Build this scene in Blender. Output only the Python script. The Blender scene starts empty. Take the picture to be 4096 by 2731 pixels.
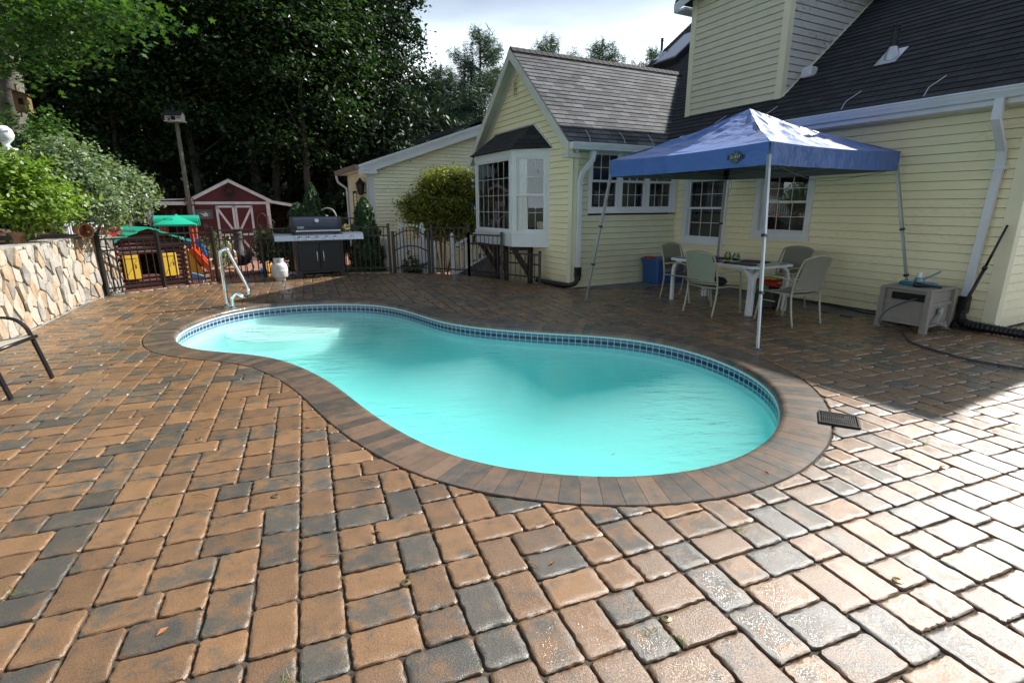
import bpy, math, random
import numpy as np
from math import sin, cos, pi, radians, sqrt, atan2, tan
from mathutils import Matrix, Vector
random.seed(7)
SC = bpy.context.scene
COL = SC.collection

# ------------------------------------------------------------------ camera, world, sun, exposure
FOC, PITCH, ROLL, EYE = 2084.5, radians(14.574), radians(.25), 1.55
YAW = radians(-62.27)                       # direction of the house's long wall
cam = bpy.data.objects.new('camera', bpy.data.cameras.new('camera'))
COL.objects.link(cam)
cam.data.lens = FOC / 4096 * 36
cam.data.sensor_width = 36
cam.data.clip_end = 3000
cam.data.clip_start = .02
cam.location = (0, 0, EYE)
cam.rotation_euler = (Matrix.Rotation(pi/2 - PITCH, 3, 'X') @ Matrix.Rotation(-ROLL, 3, 'Z')).to_euler()
SC.camera = cam
SUN_EL = radians(39.2)
SUN_AZ = YAW + pi/2 + radians(5.5)          # math angle of the direction towards the sun (behind the house)
w = bpy.data.worlds.new('World')
SC.world = w
w.use_nodes = True
nt = w.node_tree
bg = nt.nodes['Background']
sky = nt.nodes.new('ShaderNodeTexSky')
sky.sky_type = 'NISHITA'
sky.sun_disc = False
sky.sun_elevation = SUN_EL
sky.sun_rotation = pi/2 - SUN_AZ
sky.dust_density = 1.2
sky.air_density = 1.0
tc = nt.nodes.new('ShaderNodeTexCoord')
mp = nt.nodes.new('ShaderNodeMapping')
mp.inputs['Scale'].default_value = (1.6, 1.6, 5.5)
nz = nt.nodes.new('ShaderNodeTexNoise')
nz.inputs['Scale'].default_value = 1.3
nz.inputs['Detail'].default_value = 5
cr = nt.nodes.new('ShaderNodeValToRGB')
cr.color_ramp.elements[0].position = .36
cr.color_ramp.elements[1].position = .56
mx = nt.nodes.new('ShaderNodeMix')
mx.data_type = 'RGBA'
mx.inputs[7].default_value = (19.5, 21.6, 22.8, 1)
nt.links.new(tc.outputs['Generated'], mp.inputs[0])
nt.links.new(mp.outputs[0], nz.inputs['Vector'])
nt.links.new(nz.outputs['Fac'], cr.inputs[0])
cr.color_ramp.elements[0].color = (.45, .45, .45, 1)
sx0 = nt.nodes.new('ShaderNodeSeparateXYZ'); nt.links.new(tc.outputs['Generated'], sx0.inputs[0])
mr = nt.nodes.new('ShaderNodeMapRange'); mr.interpolation_type = 'SMOOTHSTEP'
for k_, v_ in ((1, .17), (2, .36), (3, 1.0), (4, .12)): mr.inputs[k_].default_value = v_
nt.links.new(sx0.outputs[2], mr.inputs[0])
mu = nt.nodes.new('ShaderNodeMath'); mu.operation = 'MULTIPLY'
nt.links.new(cr.outputs[0], mu.inputs[0]); nt.links.new(mr.outputs[0], mu.inputs[1])
nt.links.new(mu.outputs[0], mx.inputs[0])
nt.links.new(sky.outputs[0], mx.inputs[6])
nt.links.new(mx.outputs[2], bg.inputs[0])
bg.inputs[1].default_value = .064
sl = bpy.data.lights.new('sun', 'SUN')
sl.energy = 5.0
sl.angle = radians(.55)
sl.color = (1, .97, .915)
so = bpy.data.objects.new('sun', sl)
COL.objects.link(so)
sd = Vector((cos(SUN_EL)*cos(SUN_AZ), cos(SUN_EL)*sin(SUN_AZ), sin(SUN_EL)))
so.rotation_euler = sd.to_track_quat('Z', 'Y').to_euler()
so.location = (0, 0, 30)
SC.view_settings.view_transform = 'Standard'
SC.view_settings.look = 'None'
SC.view_settings.exposure = .72
SC.view_settings.gamma = 1
SC.cycles.max_bounces = 10
SC.cycles.volume_bounces = 8
SC.cycles.diffuse_bounces = 5
SC.cycles.transparent_max_bounces = 16
SC.cycles.caustics_reflective = False
SC.cycles.caustics_refractive = False

# ------------------------------------------------------------------ plan coordinates from the survey of the photograph
D1 = np.array([cos(YAW), sin(YAW)])
D2 = np.array([-sin(YAW), cos(YAW)])
def ray(x, y):
    x = (x-2048)/FOC; y = (y-1365.5)/FOC
    X = cos(ROLL)*x + sin(ROLL)*y; up = sin(ROLL)*x - cos(ROLL)*y
    return np.array([X, cos(PITCH)+sin(PITCH)*up, -sin(PITCH)+cos(PITCH)*up])
def at(x, y, z=0):
    d = ray(x, y); t = (z-EYE)/d[2]
    return np.array([0, 0, EYE]) + d*t
def atY(x, y, Y):
    d = ray(x, y); return np.array([0, 0, EYE]) + d*(Y/d[1])
def atv(x, y, b):                            # height above a known foot
    b = np.array(b[:2]); d = ray(x, y); t = b.dot(b)/d[:2].dot(b)
    return np.array([0, 0, EYE]) + d*t
def UV(u, v, z=0):
    p = D1*u + D2*v; return np.array([p[0], p[1], z])
def frame(o, x, y=None):                     # frame matrix: origin o, x axis direction (2d), y = x turned left
    x = np.array(x[:2], float); x /= np.hypot(*x)
    return Matrix(((x[0], -x[1], 0, o[0]), (x[1], x[0], 0, o[1]), (0, 0, 1, o[2] if len(o) > 2 else 0), (0, 0, 0, 1)))
HF = frame((0, 0, 0), D1)                    # house frame: local (u, v, z)

# ------------------------------------------------------------------ mesh builder
ROOTW = {}
class MB:
    def __init__(s, M=None):
        s.v = []; s.f = []; s.uv = []; s.c = []; s.rim = {}; s.M = M or Matrix(); s.hasuv = False; s.hasc = False; s.col = (0, 0, 0)
    def add(s, vs, fs, uvs=None):
        n = len(s.v)
        for p in vs: s.v.append(s.M @ Vector(p))
        for i, f in enumerate(fs):
            s.f.append([n+k for k in f])
            if uvs: s.hasuv = True; s.uv.append(uvs[i])
            else: s.uv.append([(0, 0)]*len(f))
            s.c.append(s.col)
    def quad(s, a, b, c, d, uv=None): s.add([a, b, c, d], [(0, 1, 2, 3)], [uv] if uv else None)
    def box(s, c, d, R=None, taper=1):
        x, y, z = d[0]/2, d[1]/2, d[2]/2; t = taper
        vs = [(-x, -y, -z), (x, -y, -z), (x, y, -z), (-x, y, -z), (-x*t, -y*t, z), (x*t, -y*t, z), (x*t, y*t, z), (-x*t, y*t, z)]
        if R is not None: vs = [R @ Vector(p) for p in vs]
        s.add([(p[0]+c[0], p[1]+c[1], p[2]+c[2]) for p in vs], [(0, 3, 2, 1), (4, 5, 6, 7), (0, 1, 5, 4), (1, 2, 6, 5), (2, 3, 7, 6), (3, 0, 4, 7)])
    def bb(s, x0, x1, y0, y1, z0, z1): s.box(((x0+x1)/2, (y0+y1)/2, (z0+z1)/2), (abs(x1-x0), abs(y1-y0), abs(z1-z0)))
    def bevbox(s, x0, x1, y0, y1, z0, z1, b=.01):
        prof = [(z0, b), (z0+b, 0), (z1-b, 0), (z1, b)]; rings = []
        for z, i in prof:
            X0, X1, Y0, Y1 = x0+i, x1-i, y0+i, y1-i; c = b
            rings.append([(X0+c, Y0, z), (X1-c, Y0, z), (X1, Y0+c, z), (X1, Y1-c, z), (X1-c, Y1, z), (X0+c, Y1, z), (X0, Y1-c, z), (X0, Y0+c, z)])
        s.rings(rings)
    def rings(s, rings, cap=True, closed=True):
        n = len(rings[0]); vs = [p for r in rings for p in r]; fs = []
        for i in range(len(rings)-1):
            for j in range(n if closed else n-1):
                k = (j+1) % n; fs.append((i*n+j, i*n+k, (i+1)*n+k, (i+1)*n+j))
        if cap: fs.append(tuple(range(n-1, -1, -1))); fs.append(tuple((len(rings)-1)*n+j for j in range(n)))
        s.add(vs, fs)
    def bar(s, p, q, w, h=None, up=(0, 0, 1)):
        h = h or w; p = Vector(p); q = Vector(q); d = (q-p).normalized(); up = Vector(up)
        if abs(d.dot(up)) > .98: up = Vector((1, 0, 0))
        sx = d.cross(up).normalized(); sy = sx.cross(d)
        r = lambda o: [o-sx*w/2-sy*h/2, o+sx*w/2-sy*h/2, o+sx*w/2+sy*h/2, o-sx*w/2+sy*h/2]
        s.rings([r(p), r(q)])
    def tube(s, pts, r, n=8, cap=True, flat=1):
        pts = [Vector(p) for p in pts]; rings = []; up = None
        for i, p in enumerate(pts):
            d = (pts[min(i+1, len(pts)-1)]-pts[max(i-1, 0)]).normalized()
            if up is None: up = Vector((0, 0, 1)) if abs(d.z) < .9 else Vector((1, 0, 0))
            sx = d.cross(up).normalized(); up = sx.cross(d).normalized()
            rr = r[i] if isinstance(r, (list, tuple)) else r
            rings.append([p+sx*cos(2*pi*k/n)*rr*flat+up*sin(2*pi*k/n)*rr for k in range(n)])
        s.rings(rings, cap)
    def lathe(s, prof, c=(0, 0, 0), n=16, ax='z', cap=True):
        rings = []
        for r, z in prof:
            ring = []
            for k in range(n):
                a, b = r*cos(2*pi*k/n), r*sin(2*pi*k/n)
                ring.append({'z': (c[0]+a, c[1]+b, c[2]+z), 'y': (c[0]+a, c[1]+z, c[2]-b), 'x': (c[0]+z, c[1]+a, c[2]+b)}[ax])
            rings.append(ring)
        s.rings(rings, cap)
    def ball(s, c, r, n=12, sz=1):
        s.lathe([(max(r*sin(pi*k/8), 1e-4), -r*sz*cos(pi*k/8)) for k in range(9)], c, n)
    def prism(s, poly, y0, y1, ax='y'):       # polygon in the x-z plane given depth y0..y1 (or x-y plane, depth z)
        if ax == 'y': a = [(x, y0, z) for x, z in poly]; b = [(x, y1, z) for x, z in poly]
        elif ax == 'z': a = [(x, z, y0) for x, z in poly]; b = [(x, z, y1) for x, z in poly]
        else: a = [(y0, x, z) for x, z in poly]; b = [(y1, x, z) for x, z in poly]
        s.rings([a, b])
    def build(s, name, m, parent=None, smooth=False, label=None):
        me = bpy.data.meshes.new(name)
        inv = ROOTW[parent.name].inverted() if parent is not None else Matrix()
        if parent is None and s.v:
            c = sum((v for v in s.v), Vector())/len(s.v); c.z = min(v.z for v in s.v); inv = Matrix.Translation(-c)
        me.from_pydata([inv @ v for v in s.v], [], s.f)
        if s.hasuv:
            ul = me.uv_layers.new(name='UVMap'); k = 0
            flat = [c for f in s.uv for p in f for c in p]
            ul.data.foreach_set('uv', flat)
        if s.hasc:
            ca = me.color_attributes.new('tone', 'FLOAT_COLOR', 'CORNER')
            rm = s.rim
            ca.data.foreach_set('color', [q for f, c in zip(s.f, s.c) for k_ in f for q in (c[0], c[1], rm.get(k_, c[2]), 1)])
        me.materials.append(m)
        if smooth:
            me.polygons.foreach_set('use_smooth', [True]*len(me.polygons))
            if smooth != 'all': me.set_sharp_from_angle(angle=radians(38))
        me.update()
        o = bpy.data.objects.new(name, me); COL.objects.link(o)
        if parent is not None: o.parent = parent; ROOTW[o.name] = ROOTW[parent.name]
        else: o.location = c; ROOTW[o.name] = Matrix.Translation(c)
        if label: o['label'] = label
        return o
def tag(o, label, cat, group=None):
    o['label'] = label; o['category'] = cat
    if group: o['group'] = group
    return o
def struct(o, kind='structure'): o['kind'] = kind; return o
def thing(name, label, cat, M, group=None):
    if not isinstance(M, Matrix): M = Matrix.Translation(Vector(M))
    o = bpy.data.objects.new(name, None); COL.objects.link(o); o.matrix_world = M
    o.location = M.to_translation(); o.rotation_euler = M.to_euler(); o.empty_display_size = .1
    ROOTW[o.name] = M.copy(); return tag(o, label, cat, group)
def dup(o, M, label, parent=None):
    c = o.copy(); COL.objects.link(c)
    if parent is not None: c.parent = parent
    else: c.location = M.to_translation(); c.rotation_euler = M.to_euler(); c.scale = M.to_scale(); c['label'] = label
    for ch in list(o.children): dup(ch, None, None, c)
    return c

# ------------------------------------------------------------------ materials
def nodes(m): return m.node_tree.nodes, m.node_tree.links
def mat(name, col, rough=.5, metal=0, bump=0, bscale=30, var=0, vscale=4, spec=.5, coat=0, sheen=0, trans=0, col2=None, det=4):
    m = bpy.data.materials.new(name); m.use_nodes = True; N, L = nodes(m); b = N['Principled BSDF']
    b.inputs['Base Color'].default_value = (*col, 1); b.inputs['Roughness'].default_value = rough
    b.inputs['Metallic'].default_value = metal; b.inputs['Specular IOR Level'].default_value = spec
    b.inputs['Coat Weight'].default_value = coat; b.inputs['Sheen Weight'].default_value = sheen
    b.inputs['Transmission Weight'].default_value = trans
    if var or bump or col2: t = N.new('ShaderNodeTexCoord')
    if var or col2:
        n = N.new('ShaderNodeTexNoise'); n.inputs['Scale'].default_value = vscale; n.inputs['Detail'].default_value = det
        r = N.new('ShaderNodeValToRGB'); e = r.color_ramp.elements; e[0].position = .32; e[1].position = .68
        c2 = col2 or tuple(c*(1-var) for c in col)
        e[0].color = (*c2, 1); e[1].color = (*[min(1, c*(1+var*.5)) for c in col], 1)
        L.new(t.outputs['Object'], n.inputs['Vector']); L.new(n.outputs['Fac'], r.inputs[0]); L.new(r.outputs[0], b.inputs['Base Color'])
    if bump:
        n2 = N.new('ShaderNodeTexNoise'); n2.inputs['Scale'].default_value = bscale; n2.inputs['Detail'].default_value = 5
        bp = N.new('ShaderNodeBump'); bp.inputs['Strength'].default_value = bump; bp.inputs['Distance'].default_value = .01
        L.new(t.outputs['Object'], n2.inputs['Vector']); L.new(n2.outputs['Fac'], bp.inputs['Height']); L.new(bp.outputs[0], b.inputs['Normal'])
    return m
def math_(N, L, op, a, b=None, c=None, clamp=False):
    n = N.new('ShaderNodeMath'); n.operation = op; n.use_clamp = clamp
    for i, x in enumerate((a, b, c)):
        if x is None: continue
        if isinstance(x, (int, float)): n.inputs[i].default_value = x
        else: L.new(x, n.inputs[i])
    return n.outputs[0]
def mixc(N, L, f, a, b, mode='MIX'):
    n = N.new('ShaderNodeMix'); n.data_type = 'RGBA'; n.blend_type = mode
    for i, x in ((0, f), (6, a), (7, b)):
        if isinstance(x, (int, float)): n.inputs[i].default_value = x
        elif isinstance(x, tuple): n.inputs[i].default_value = (*x, 1)
        else: L.new(x, n.inputs[i])
    return n.outputs[2]
def noise(N, L, vec, scale, detail=4, rough=.5):
    n = N.new('ShaderNodeTexNoise'); n.inputs['Scale'].default_value = scale; n.inputs['Detail'].default_value = detail
    n.inputs['Roughness'].default_value = rough; L.new(vec, n.inputs['Vector']); return n.outputs['Fac']
def ramp(N, L, f, stops):
    r = N.new('ShaderNodeValToRGB'); e = r.color_ramp.elements
    e[0].position, e[0].color = stops[0][0], (*stops[0][1], 1); e[1].position, e[1].color = stops[-1][0], (*stops[-1][1], 1)
    for p, c in stops[1:-1]: x = e.new(p); x.color = (*c, 1)
    L.new(f, r.inputs[0]); return r.outputs[0]
def stone_mat(name, warm, cool, dark, rough_lo, rough_hi, bump=.5, coat=0):
    m = bpy.data.materials.new(name); m.use_nodes = True; N, L = nodes(m); b = N['Principled BSDF']
    a = N.new('ShaderNodeAttribute'); a.attribute_name = 'tone'
    sp = N.new('ShaderNodeSeparateColor'); L.new(a.outputs['Color'], sp.inputs[0])
    t = N.new('ShaderNodeTexCoord').outputs['Object']
    blot = noise(N, L, t, 10, 6, .68); fine = noise(N, L, t, 190, 3, .8)
    f = math_(N, L, 'ADD', sp.outputs[0], math_(N, L, 'MULTIPLY', math_(N, L, 'SUBTRACT', blot, .5), 2.3))
    c = ramp(N, L, f, [(.18, dark), (.42, cool), (.62, warm), (.95, tuple(min(1, x*1.18) for x in warm))])
    k = math_(N, L, 'MULTIPLY_ADD', sp.outputs[1], .5, .75)
    c = mixc(N, L, 1.0, c, k, 'MULTIPLY')
    spk = ramp(N, L, fine, [(.3, (.62, .62, .62)), (.5, (1, 1, 1)), (.66, (1.2, 1.2, 1.2)), (.8, (2.2, 2.1, 2.0))])
    c = mixc(N, L, 1.0, c, spk, 'MULTIPLY')
    L.new(c, b.inputs['Base Color'])
    wet = noise(N, L, t, 1.6, 3, .6)
    r = N.new('ShaderNodeMapRange'); r.inputs[1].default_value = .35; r.inputs[2].default_value = .65
    r.inputs[3].default_value = rough_lo; r.inputs[4].default_value = rough_hi; L.new(wet, r.inputs[0]); L.new(r.outputs[0], b.inputs['Roughness'])
    bp = N.new('ShaderNodeBump'); bp.inputs['Strength'].default_value = bump; bp.inputs['Distance'].default_value = .006
    g = noise(N, L, t, 130, 4, .8); g2 = noise(N, L, t, 420, 2, .6)
    L.new(math_(N, L, 'MULTIPLY_ADD', g2, .35, g), bp.inputs['Height']); L.new(bp.outputs[0], b.inputs['Normal'])
    L.new(math_(N, L, 'MULTIPLY', ramp(N, L, fine, [(.36, (.30, .30, .30)), (.56, (1, 1, 1))]), coat), b.inputs['Coat Weight']); b.inputs['Coat IOR'].default_value = 1.80; b.inputs['Specular IOR Level'].default_value = .35
    bc = N.new('ShaderNodeBump'); bc.inputs['Strength'].default_value = bump*.8; bc.inputs['Distance'].default_value = .004
    L.new(math_(N, L, 'MULTIPLY_ADD', g2, .6, g), bc.inputs['Height']); L.new(bc.outputs[0], b.inputs['Coat Normal'])
    wetn = noise(N, L, t, 16, 3, .6); rim = math_(N, L, 'ADD', sp.outputs[2], math_(N, L, 'SUBTRACT', wetn, .5))
    mr_ = N.new('ShaderNodeMapRange'); mr_.interpolation_type = 'SMOOTHSTEP'; L.new(rim, mr_.inputs[0])
    for k_, v_ in ((1, .2), (2, .85), (3, 1.0), (4, .0)): mr_.inputs[k_].default_value = v_
    mw_ = N.new('ShaderNodeMapRange'); L.new(math_(N, L, 'ADD', sp.outputs[1], math_(N, L, 'SUBTRACT', wet, .5)), mw_.inputs[0]); mw_.inputs[1].default_value = .25; mw_.inputs[2].default_value = .5
    film = math_(N, L, 'MULTIPLY', mr_.outputs[0], mw_.outputs[0])
    L.new(math_(N, L, 'MULTIPLY_ADD', film, -.19, .31), b.inputs['Coat Roughness'])
    return m
def siding_mat(name, col, dirt=.0, dirtcol=(.12, .13, .07)):
    m = bpy.data.materials.new(name); m.use_nodes = True; N, L = nodes(m); b = N['Principled BSDF']
    t = N.new('ShaderNodeTexCoord').outputs['Object']
    c = mixc(N, L, noise(N, L, t, 1.1, 3), tuple(x*.93 for x in col), tuple(min(1, x*1.05) for x in col))
    if dirt:
        mpn = N.new('ShaderNodeMapping'); mpn.inputs['Scale'].default_value = (1, 1, 3); L.new(t, mpn.inputs[0])
        n1 = noise(N, L, mpn.outputs[0], .8, 2); n2 = noise(N, L, mpn.outputs[0], 12, 5, .75)
        f = math_(N, L, 'MULTIPLY', ramp(N, L, n1, [(.42, (0, 0, 0)), (.62, (1, 1, 1))]), ramp(N, L, n2, [(.48, (0, 0, 0)), (.7, (1, 1, 1))]))
        c = mixc(N, L, math_(N, L, 'MULTIPLY', f, dirt), c, dirtcol)
    zz = N.new('ShaderNodeSeparateXYZ'); L.new(t, zz.inputs[0])
    sp_ = math_(N, L, 'MULTIPLY', math_(N, L, 'SUBTRACT', .34, zz.outputs[2], None, True), math_(N, L, 'MULTIPLY', noise(N, L, t, 7, 5, .7), 2.2), None, True)
    c = mixc(N, L, sp_, c, (.22, .18, .11))
    L.new(c, b.inputs['Base Color']); b.inputs['Roughness'].default_value = .42
    bp = N.new('ShaderNodeBump'); bp.inputs['Strength'].default_value = .25; bp.inputs['Distance'].default_value = .01
    L.new(noise(N, L, t, 5, 2), bp.inputs['Height']); L.new(bp.outputs[0], b.inputs['Normal'])
    return m
def shingle_mat(name, lo, hi):
    m = bpy.data.materials.new(name); m.use_nodes = True; N, L = nodes(m); b = N['Principled BSDF']
    u = N.new('ShaderNodeUVMap').outputs[0]
    br = N.new('ShaderNodeTexBrick'); br.offset = .5; br.offset_frequency = 2
    for k, v in (('Scale', 1), ('Mortar Size', .006), ('Brick Width', .24), ('Row Height', .135), ('Bias', 0)): br.inputs[k].default_value = v
    br.inputs['Color1'].default_value = (*lo, 1); br.inputs['Color2'].default_value = (*hi, 1); br.inputs['Mortar'].default_value = (lo[0]*.25, lo[1]*.25, lo[2]*.25, 1)
    L.new(u, br.inputs['Vector'])
    t = N.new('ShaderNodeTexCoord').outputs['Object']; n = noise(N, L, t, 160, 2, .7); n1 = noise(N, L, t, 1.3, 3)
    c = mixc(N, L, 1.0, br.outputs['Color'], ramp(N, L, n, [(.3, (.6, .6, .6)), (.7, (1.5, 1.5, 1.5))]), 'MULTIPLY')
    c = mixc(N, L, 1.0, c, ramp(N, L, n1, [(.3, (.85, .85, .85)), (.7, (1.1, 1.1, 1.1))]), 'MULTIPLY')
    L.new(c, b.inputs['Base Color']); b.inputs['Roughness'].default_value = .85
    bp = N.new('ShaderNodeBump'); bp.inputs['Strength'].default_value = .5; bp.inputs['Distance'].default_value = .006
    L.new(n, bp.inputs['Height']); L.new(bp.outputs[0], b.inputs['Normal'])
    return m
def glass_mat(name, tint=(.93, .95, .95), rough=.01, ior=1.6):
    m = bpy.data.materials.new(name); m.use_nodes = True; N, L = nodes(m); N.remove(N['Principled BSDF'])
    tr = N.new('ShaderNodeBsdfTransparent'); tr.inputs[0].default_value = (*tint, 1)
    gl = N.new('ShaderNodeBsdfGlossy'); gl.inputs['Roughness'].default_value = rough; gl.inputs[0].default_value = (.9, .95, 1, 1)
    fr = N.new('ShaderNodeFresnel'); fr.inputs[0].default_value = ior
    f = math_(N, L, 'MULTIPLY_ADD', fr.outputs[0], 1.0, .03, True)
    mx = N.new('ShaderNodeMixShader'); L.new(f, mx.inputs[0]); L.new(tr.outputs[0], mx.inputs[1]); L.new(gl.outputs[0], mx.inputs[2])
    L.new(mx.outputs[0], N['Material Output'].inputs[0]); return m
def leaf_mat(name, lo, hi, trans=.35, rough=.45, spec=.5):
    m = bpy.data.materials.new(name); m.use_nodes = True; N, L = nodes(m); b = N['Principled BSDF']
    g = N.new('ShaderNodeNewGeometry')
    c = ramp(N, L, g.outputs['Random Per Island'], [(0, lo), (1, hi)])
    L.new(c, b.inputs['Base Color']); b.inputs['Roughness'].default_value = rough; b.inputs['Specular IOR Level'].default_value = spec
    if trans:
        tl = N.new('ShaderNodeBsdfTranslucent'); L.new(mixc(N, L, 1.0, c, (1.5, 1.7, .6), 'MULTIPLY'), tl.inputs[0])
        mx = N.new('ShaderNodeMixShader'); mx.inputs[0].default_value = trans
        L.new(b.outputs[0], mx.inputs[1]); L.new(tl.outputs[0], mx.inputs[2]); L.new(mx.outputs[0], N['Material Output'].inputs[0])
    return m
def mulch_mat():
    return mat('mulch', (.12, .055, .035), .9, bump=1, bscale=25, var=.6, vscale=30)

M = {}
M['paver'] = stone_mat('tumbled concrete paver', (.200, .108, .047), (.122, .091, .058), (.080, .072, .056), .45, .7, .6, 1.0)
M['coping'] = stone_mat('pool coping brick', (.150, .096, .062), (.112, .086, .062), (.074, .067, .056), .4, .6, .35, .8)
M['bed'] = mat('joint sand', (.075, .058, .042), .95, bump=1, bscale=60, var=.5, vscale=40)
M['concrete'] = mat('old concrete', (.2, .19, .175), .85, bump=.5, bscale=40, var=.35, vscale=3)
M['cream'] = siding_mat('pale yellow vinyl siding', (.90, .82, .54), .25)
M['creamg'] = siding_mat('weathered yellow vinyl siding', (.88, .87, .66), .75)
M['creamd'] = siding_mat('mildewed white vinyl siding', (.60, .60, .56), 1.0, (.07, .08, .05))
M['creamt'] = mat('cream corner trim', (.82, .78, .56), .4, var=.06, vscale=2)
M['white'] = mat('white painted trim', (.72, .74, .76), .38, var=.06, vscale=3)
M['white2'] = mat('white painted timber', (.74, .75, .76), .5, var=.15, vscale=6, bump=.2, bscale=20)
M['gutter'] = mat('white aluminium gutter', (.70, .73, .78), .32, var=.08, vscale=2)
M['shingle'] = shingle_mat('dark asphalt shingle', (.014, .015, .019), (.034, .036, .043))
M['shingleg'] = shingle_mat('grey asphalt shingle', (.030, .033, .039), (.120, .126, .140))
M['glass'] = glass_mat('window glass')
M['room'] = mat('dim room wall', (.07, .06, .05), .9, var=.3, vscale=2)
M['screen'] = mat('dark insect screen', (.035, .037, .04), .8)
M['curtain'] = mat('white lace curtain', (.75, .75, .72), .9, bump=.5, bscale=40)
M['black'] = mat('black powder coated metal', (.008, .008, .009), .35, bump=.05)
M['blackp'] = mat('black corrugated plastic', (.010, .010, .011), .38)
M['steel'] = mat('stainless steel', (.66, .69, .74), .30, 1)
M['chrome'] = mat('polished tube', (.8, .82, .82), .09, 1)
M['galv'] = mat('galvanised steel leg', (.36, .39, .42), .35, .7, var=.1)
M['flash'] = mat('metal flashing', (.6, .62, .66), .35, .9)
M['mulch'] = mulch_mat()
M['bark'] = mat('tree bark', (.10, .085, .07), .95, bump=1, bscale=14, var=.5, vscale=5)
M['barkd'] = mat('dark tree bark', (.075, .064, .054), .95, bump=1, bscale=12, var=.5, vscale=4)
M['soil'] = mat('forest floor', (.04, .04, .022), .95, bump=1, bscale=4, var=.6, vscale=1.2)
# ================================================================== THE GROUND, THE DECK AND THE POOL
POOL = [[-3.768,5.835],[-3.406,5.652],[-3.017,5.533],[-2.637,5.389],[-2.295,5.170],[-1.991,4.900],[-1.713,4.604],[-1.458,4.287],[-1.213,3.961],[-.958,3.645],[-.680,3.348],[-.366,3.090],[-.002,2.911],[.394,2.821],[.799,2.820],[1.192,2.921],[1.545,3.121],[1.839,3.401],[2.067,3.737],[2.233,4.108],[2.318,4.505],[2.308,4.910],[2.213,5.305],[2.041,5.673],[1.793,5.994],[1.477,6.249],[1.111,6.425],[.722,6.541],[.329,6.648],[-.056,6.779],[-.429,6.941],[-.777,7.151],[-1.078,7.424],[-1.338,7.736],[-1.594,8.053],[-1.874,8.347],[-2.203,8.585],[-2.583,8.726],[-2.987,8.766],[-3.390,8.722],[-3.775,8.593],[-4.111,8.366],[-4.346,8.037],[-4.452,7.646],[-4.470,7.240],[-4.419,6.837],[-4.282,6.455],[-4.062,6.114]]
def smooth_loop(P, n):
    z = np.array([complex(*p) for p in P]); m = len(z); F = np.fft.fft(z); k = np.fft.fftfreq(m, 1/m)
    t = np.linspace(0, 1, 2000, endpoint=False); Z = sum(F[i]*np.exp(2j*pi*k[i]*t) for i in range(m))/m
    d = np.abs(np.diff(np.append(Z, Z[0]))); s = np.r_[0, np.cumsum(d)]; q = np.linspace(0, s[-1], n, endpoint=False)
    tt = np.interp(q, s, np.arange(2001)/2000); Z = sum(F[i]*np.exp(2j*pi*k[i]*tt) for i in range(m))/m
    T = np.roll(Z, -1)-np.roll(Z, 1); T /= np.abs(T); Nn = T*(-1j)      # outward normal for a counter-clockwise loop
    return np.c_[Z.real, Z.imag], np.c_[Nn.real, Nn.imag], s[-1]
LP, LN, LLEN = smooth_loop(POOL, 760)
CW = .335
OUT = LP + LN*CW
def inside(p, poly):
    x, y = p; c = False; j = len(poly)-1
    for i in range(len(poly)):
        xi, yi = poly[i]; xj, yj = poly[j]
        if (yi > y) != (yj > y) and x < (xj-xi)*(y-yi)/(yj-yi)+xi: c = not c
        j = i
    return c
def clip(poly, p, n):                          # keep the side dot(q-p, n) >= 0
    out = []
    for i in range(len(poly)):
        a, b = poly[i], poly[(i+1) % len(poly)]
        da = (a[0]-p[0])*n[0]+(a[1]-p[1])*n[1]; db = (b[0]-p[0])*n[0]+(b[1]-p[1])*n[1]
        if da >= 0: out.append(a)
        if da*db < 0: t = da/(da-db); out.append((a[0]+(b[0]-a[0])*t, a[1]+(b[1]-a[1])*t))
    return out
# far edge of the deck: the wall foot on the left, then the fence line, then the house
WALLB = [(-11.5, .4), (-9.0, 2.2), tuple(at(0, 1372)[:2]), tuple(at(140, 1300)[:2]), tuple(at(250, 1245)[:2]), tuple(at(345, 1197)[:2]), tuple(at(436, 1168)[:2])]
FP = [tuple(at(*q)[:2]) for q in [(434, 1168), (663, 1141), (877, 1120), (1065, 1104)]] + [(-4.62, 12.2), (-3.75, 12.62), tuple(at(1566, 1086)[:2]), tuple(at(1735, 1090)[:2]), tuple(at(1880, 1100)[:2]), tuple(at(2010, 1117)[:2]), tuple(at(2160, 1135)[:2])]
hp = lambda u, v: tuple(UV(u, v)[:2])
DECK = [(-11.5, -3)] + WALLB + FP[1:] + [hp(-9.1, 5.72), hp(-8.42, 5.72), hp(-8.42, 8.35), hp(-2.85, 8.35), hp(-2.85, 13), (13, 6), (13, -3)]
SLABP = [hp(-8.42, 6.0), hp(-7.75, 6.0), hp(-7.75, 7.5), hp(-3.4, 7.75), hp(-3.4, 8.35), hp(-8.42, 8.35)]
# ground beyond: one sheet to the horizon, lower than the deck
g = MB(); R_ = 400
def gz(x, y): return -.42
n = 48
xs = [R_*((i/n*2-1)**3) for i in range(n+1)]
for i in range(n):
    for j in range(n):
        x0, x1 = xs[i], xs[i+1]; y0, y1 = 14+xs[j], 14+xs[j+1]
        g.quad(*[(x, y, -.42) for x, y in ((x0, y0), (x1, y0), (x1, y1), (x0, y1))])
poolhole = None
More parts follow.
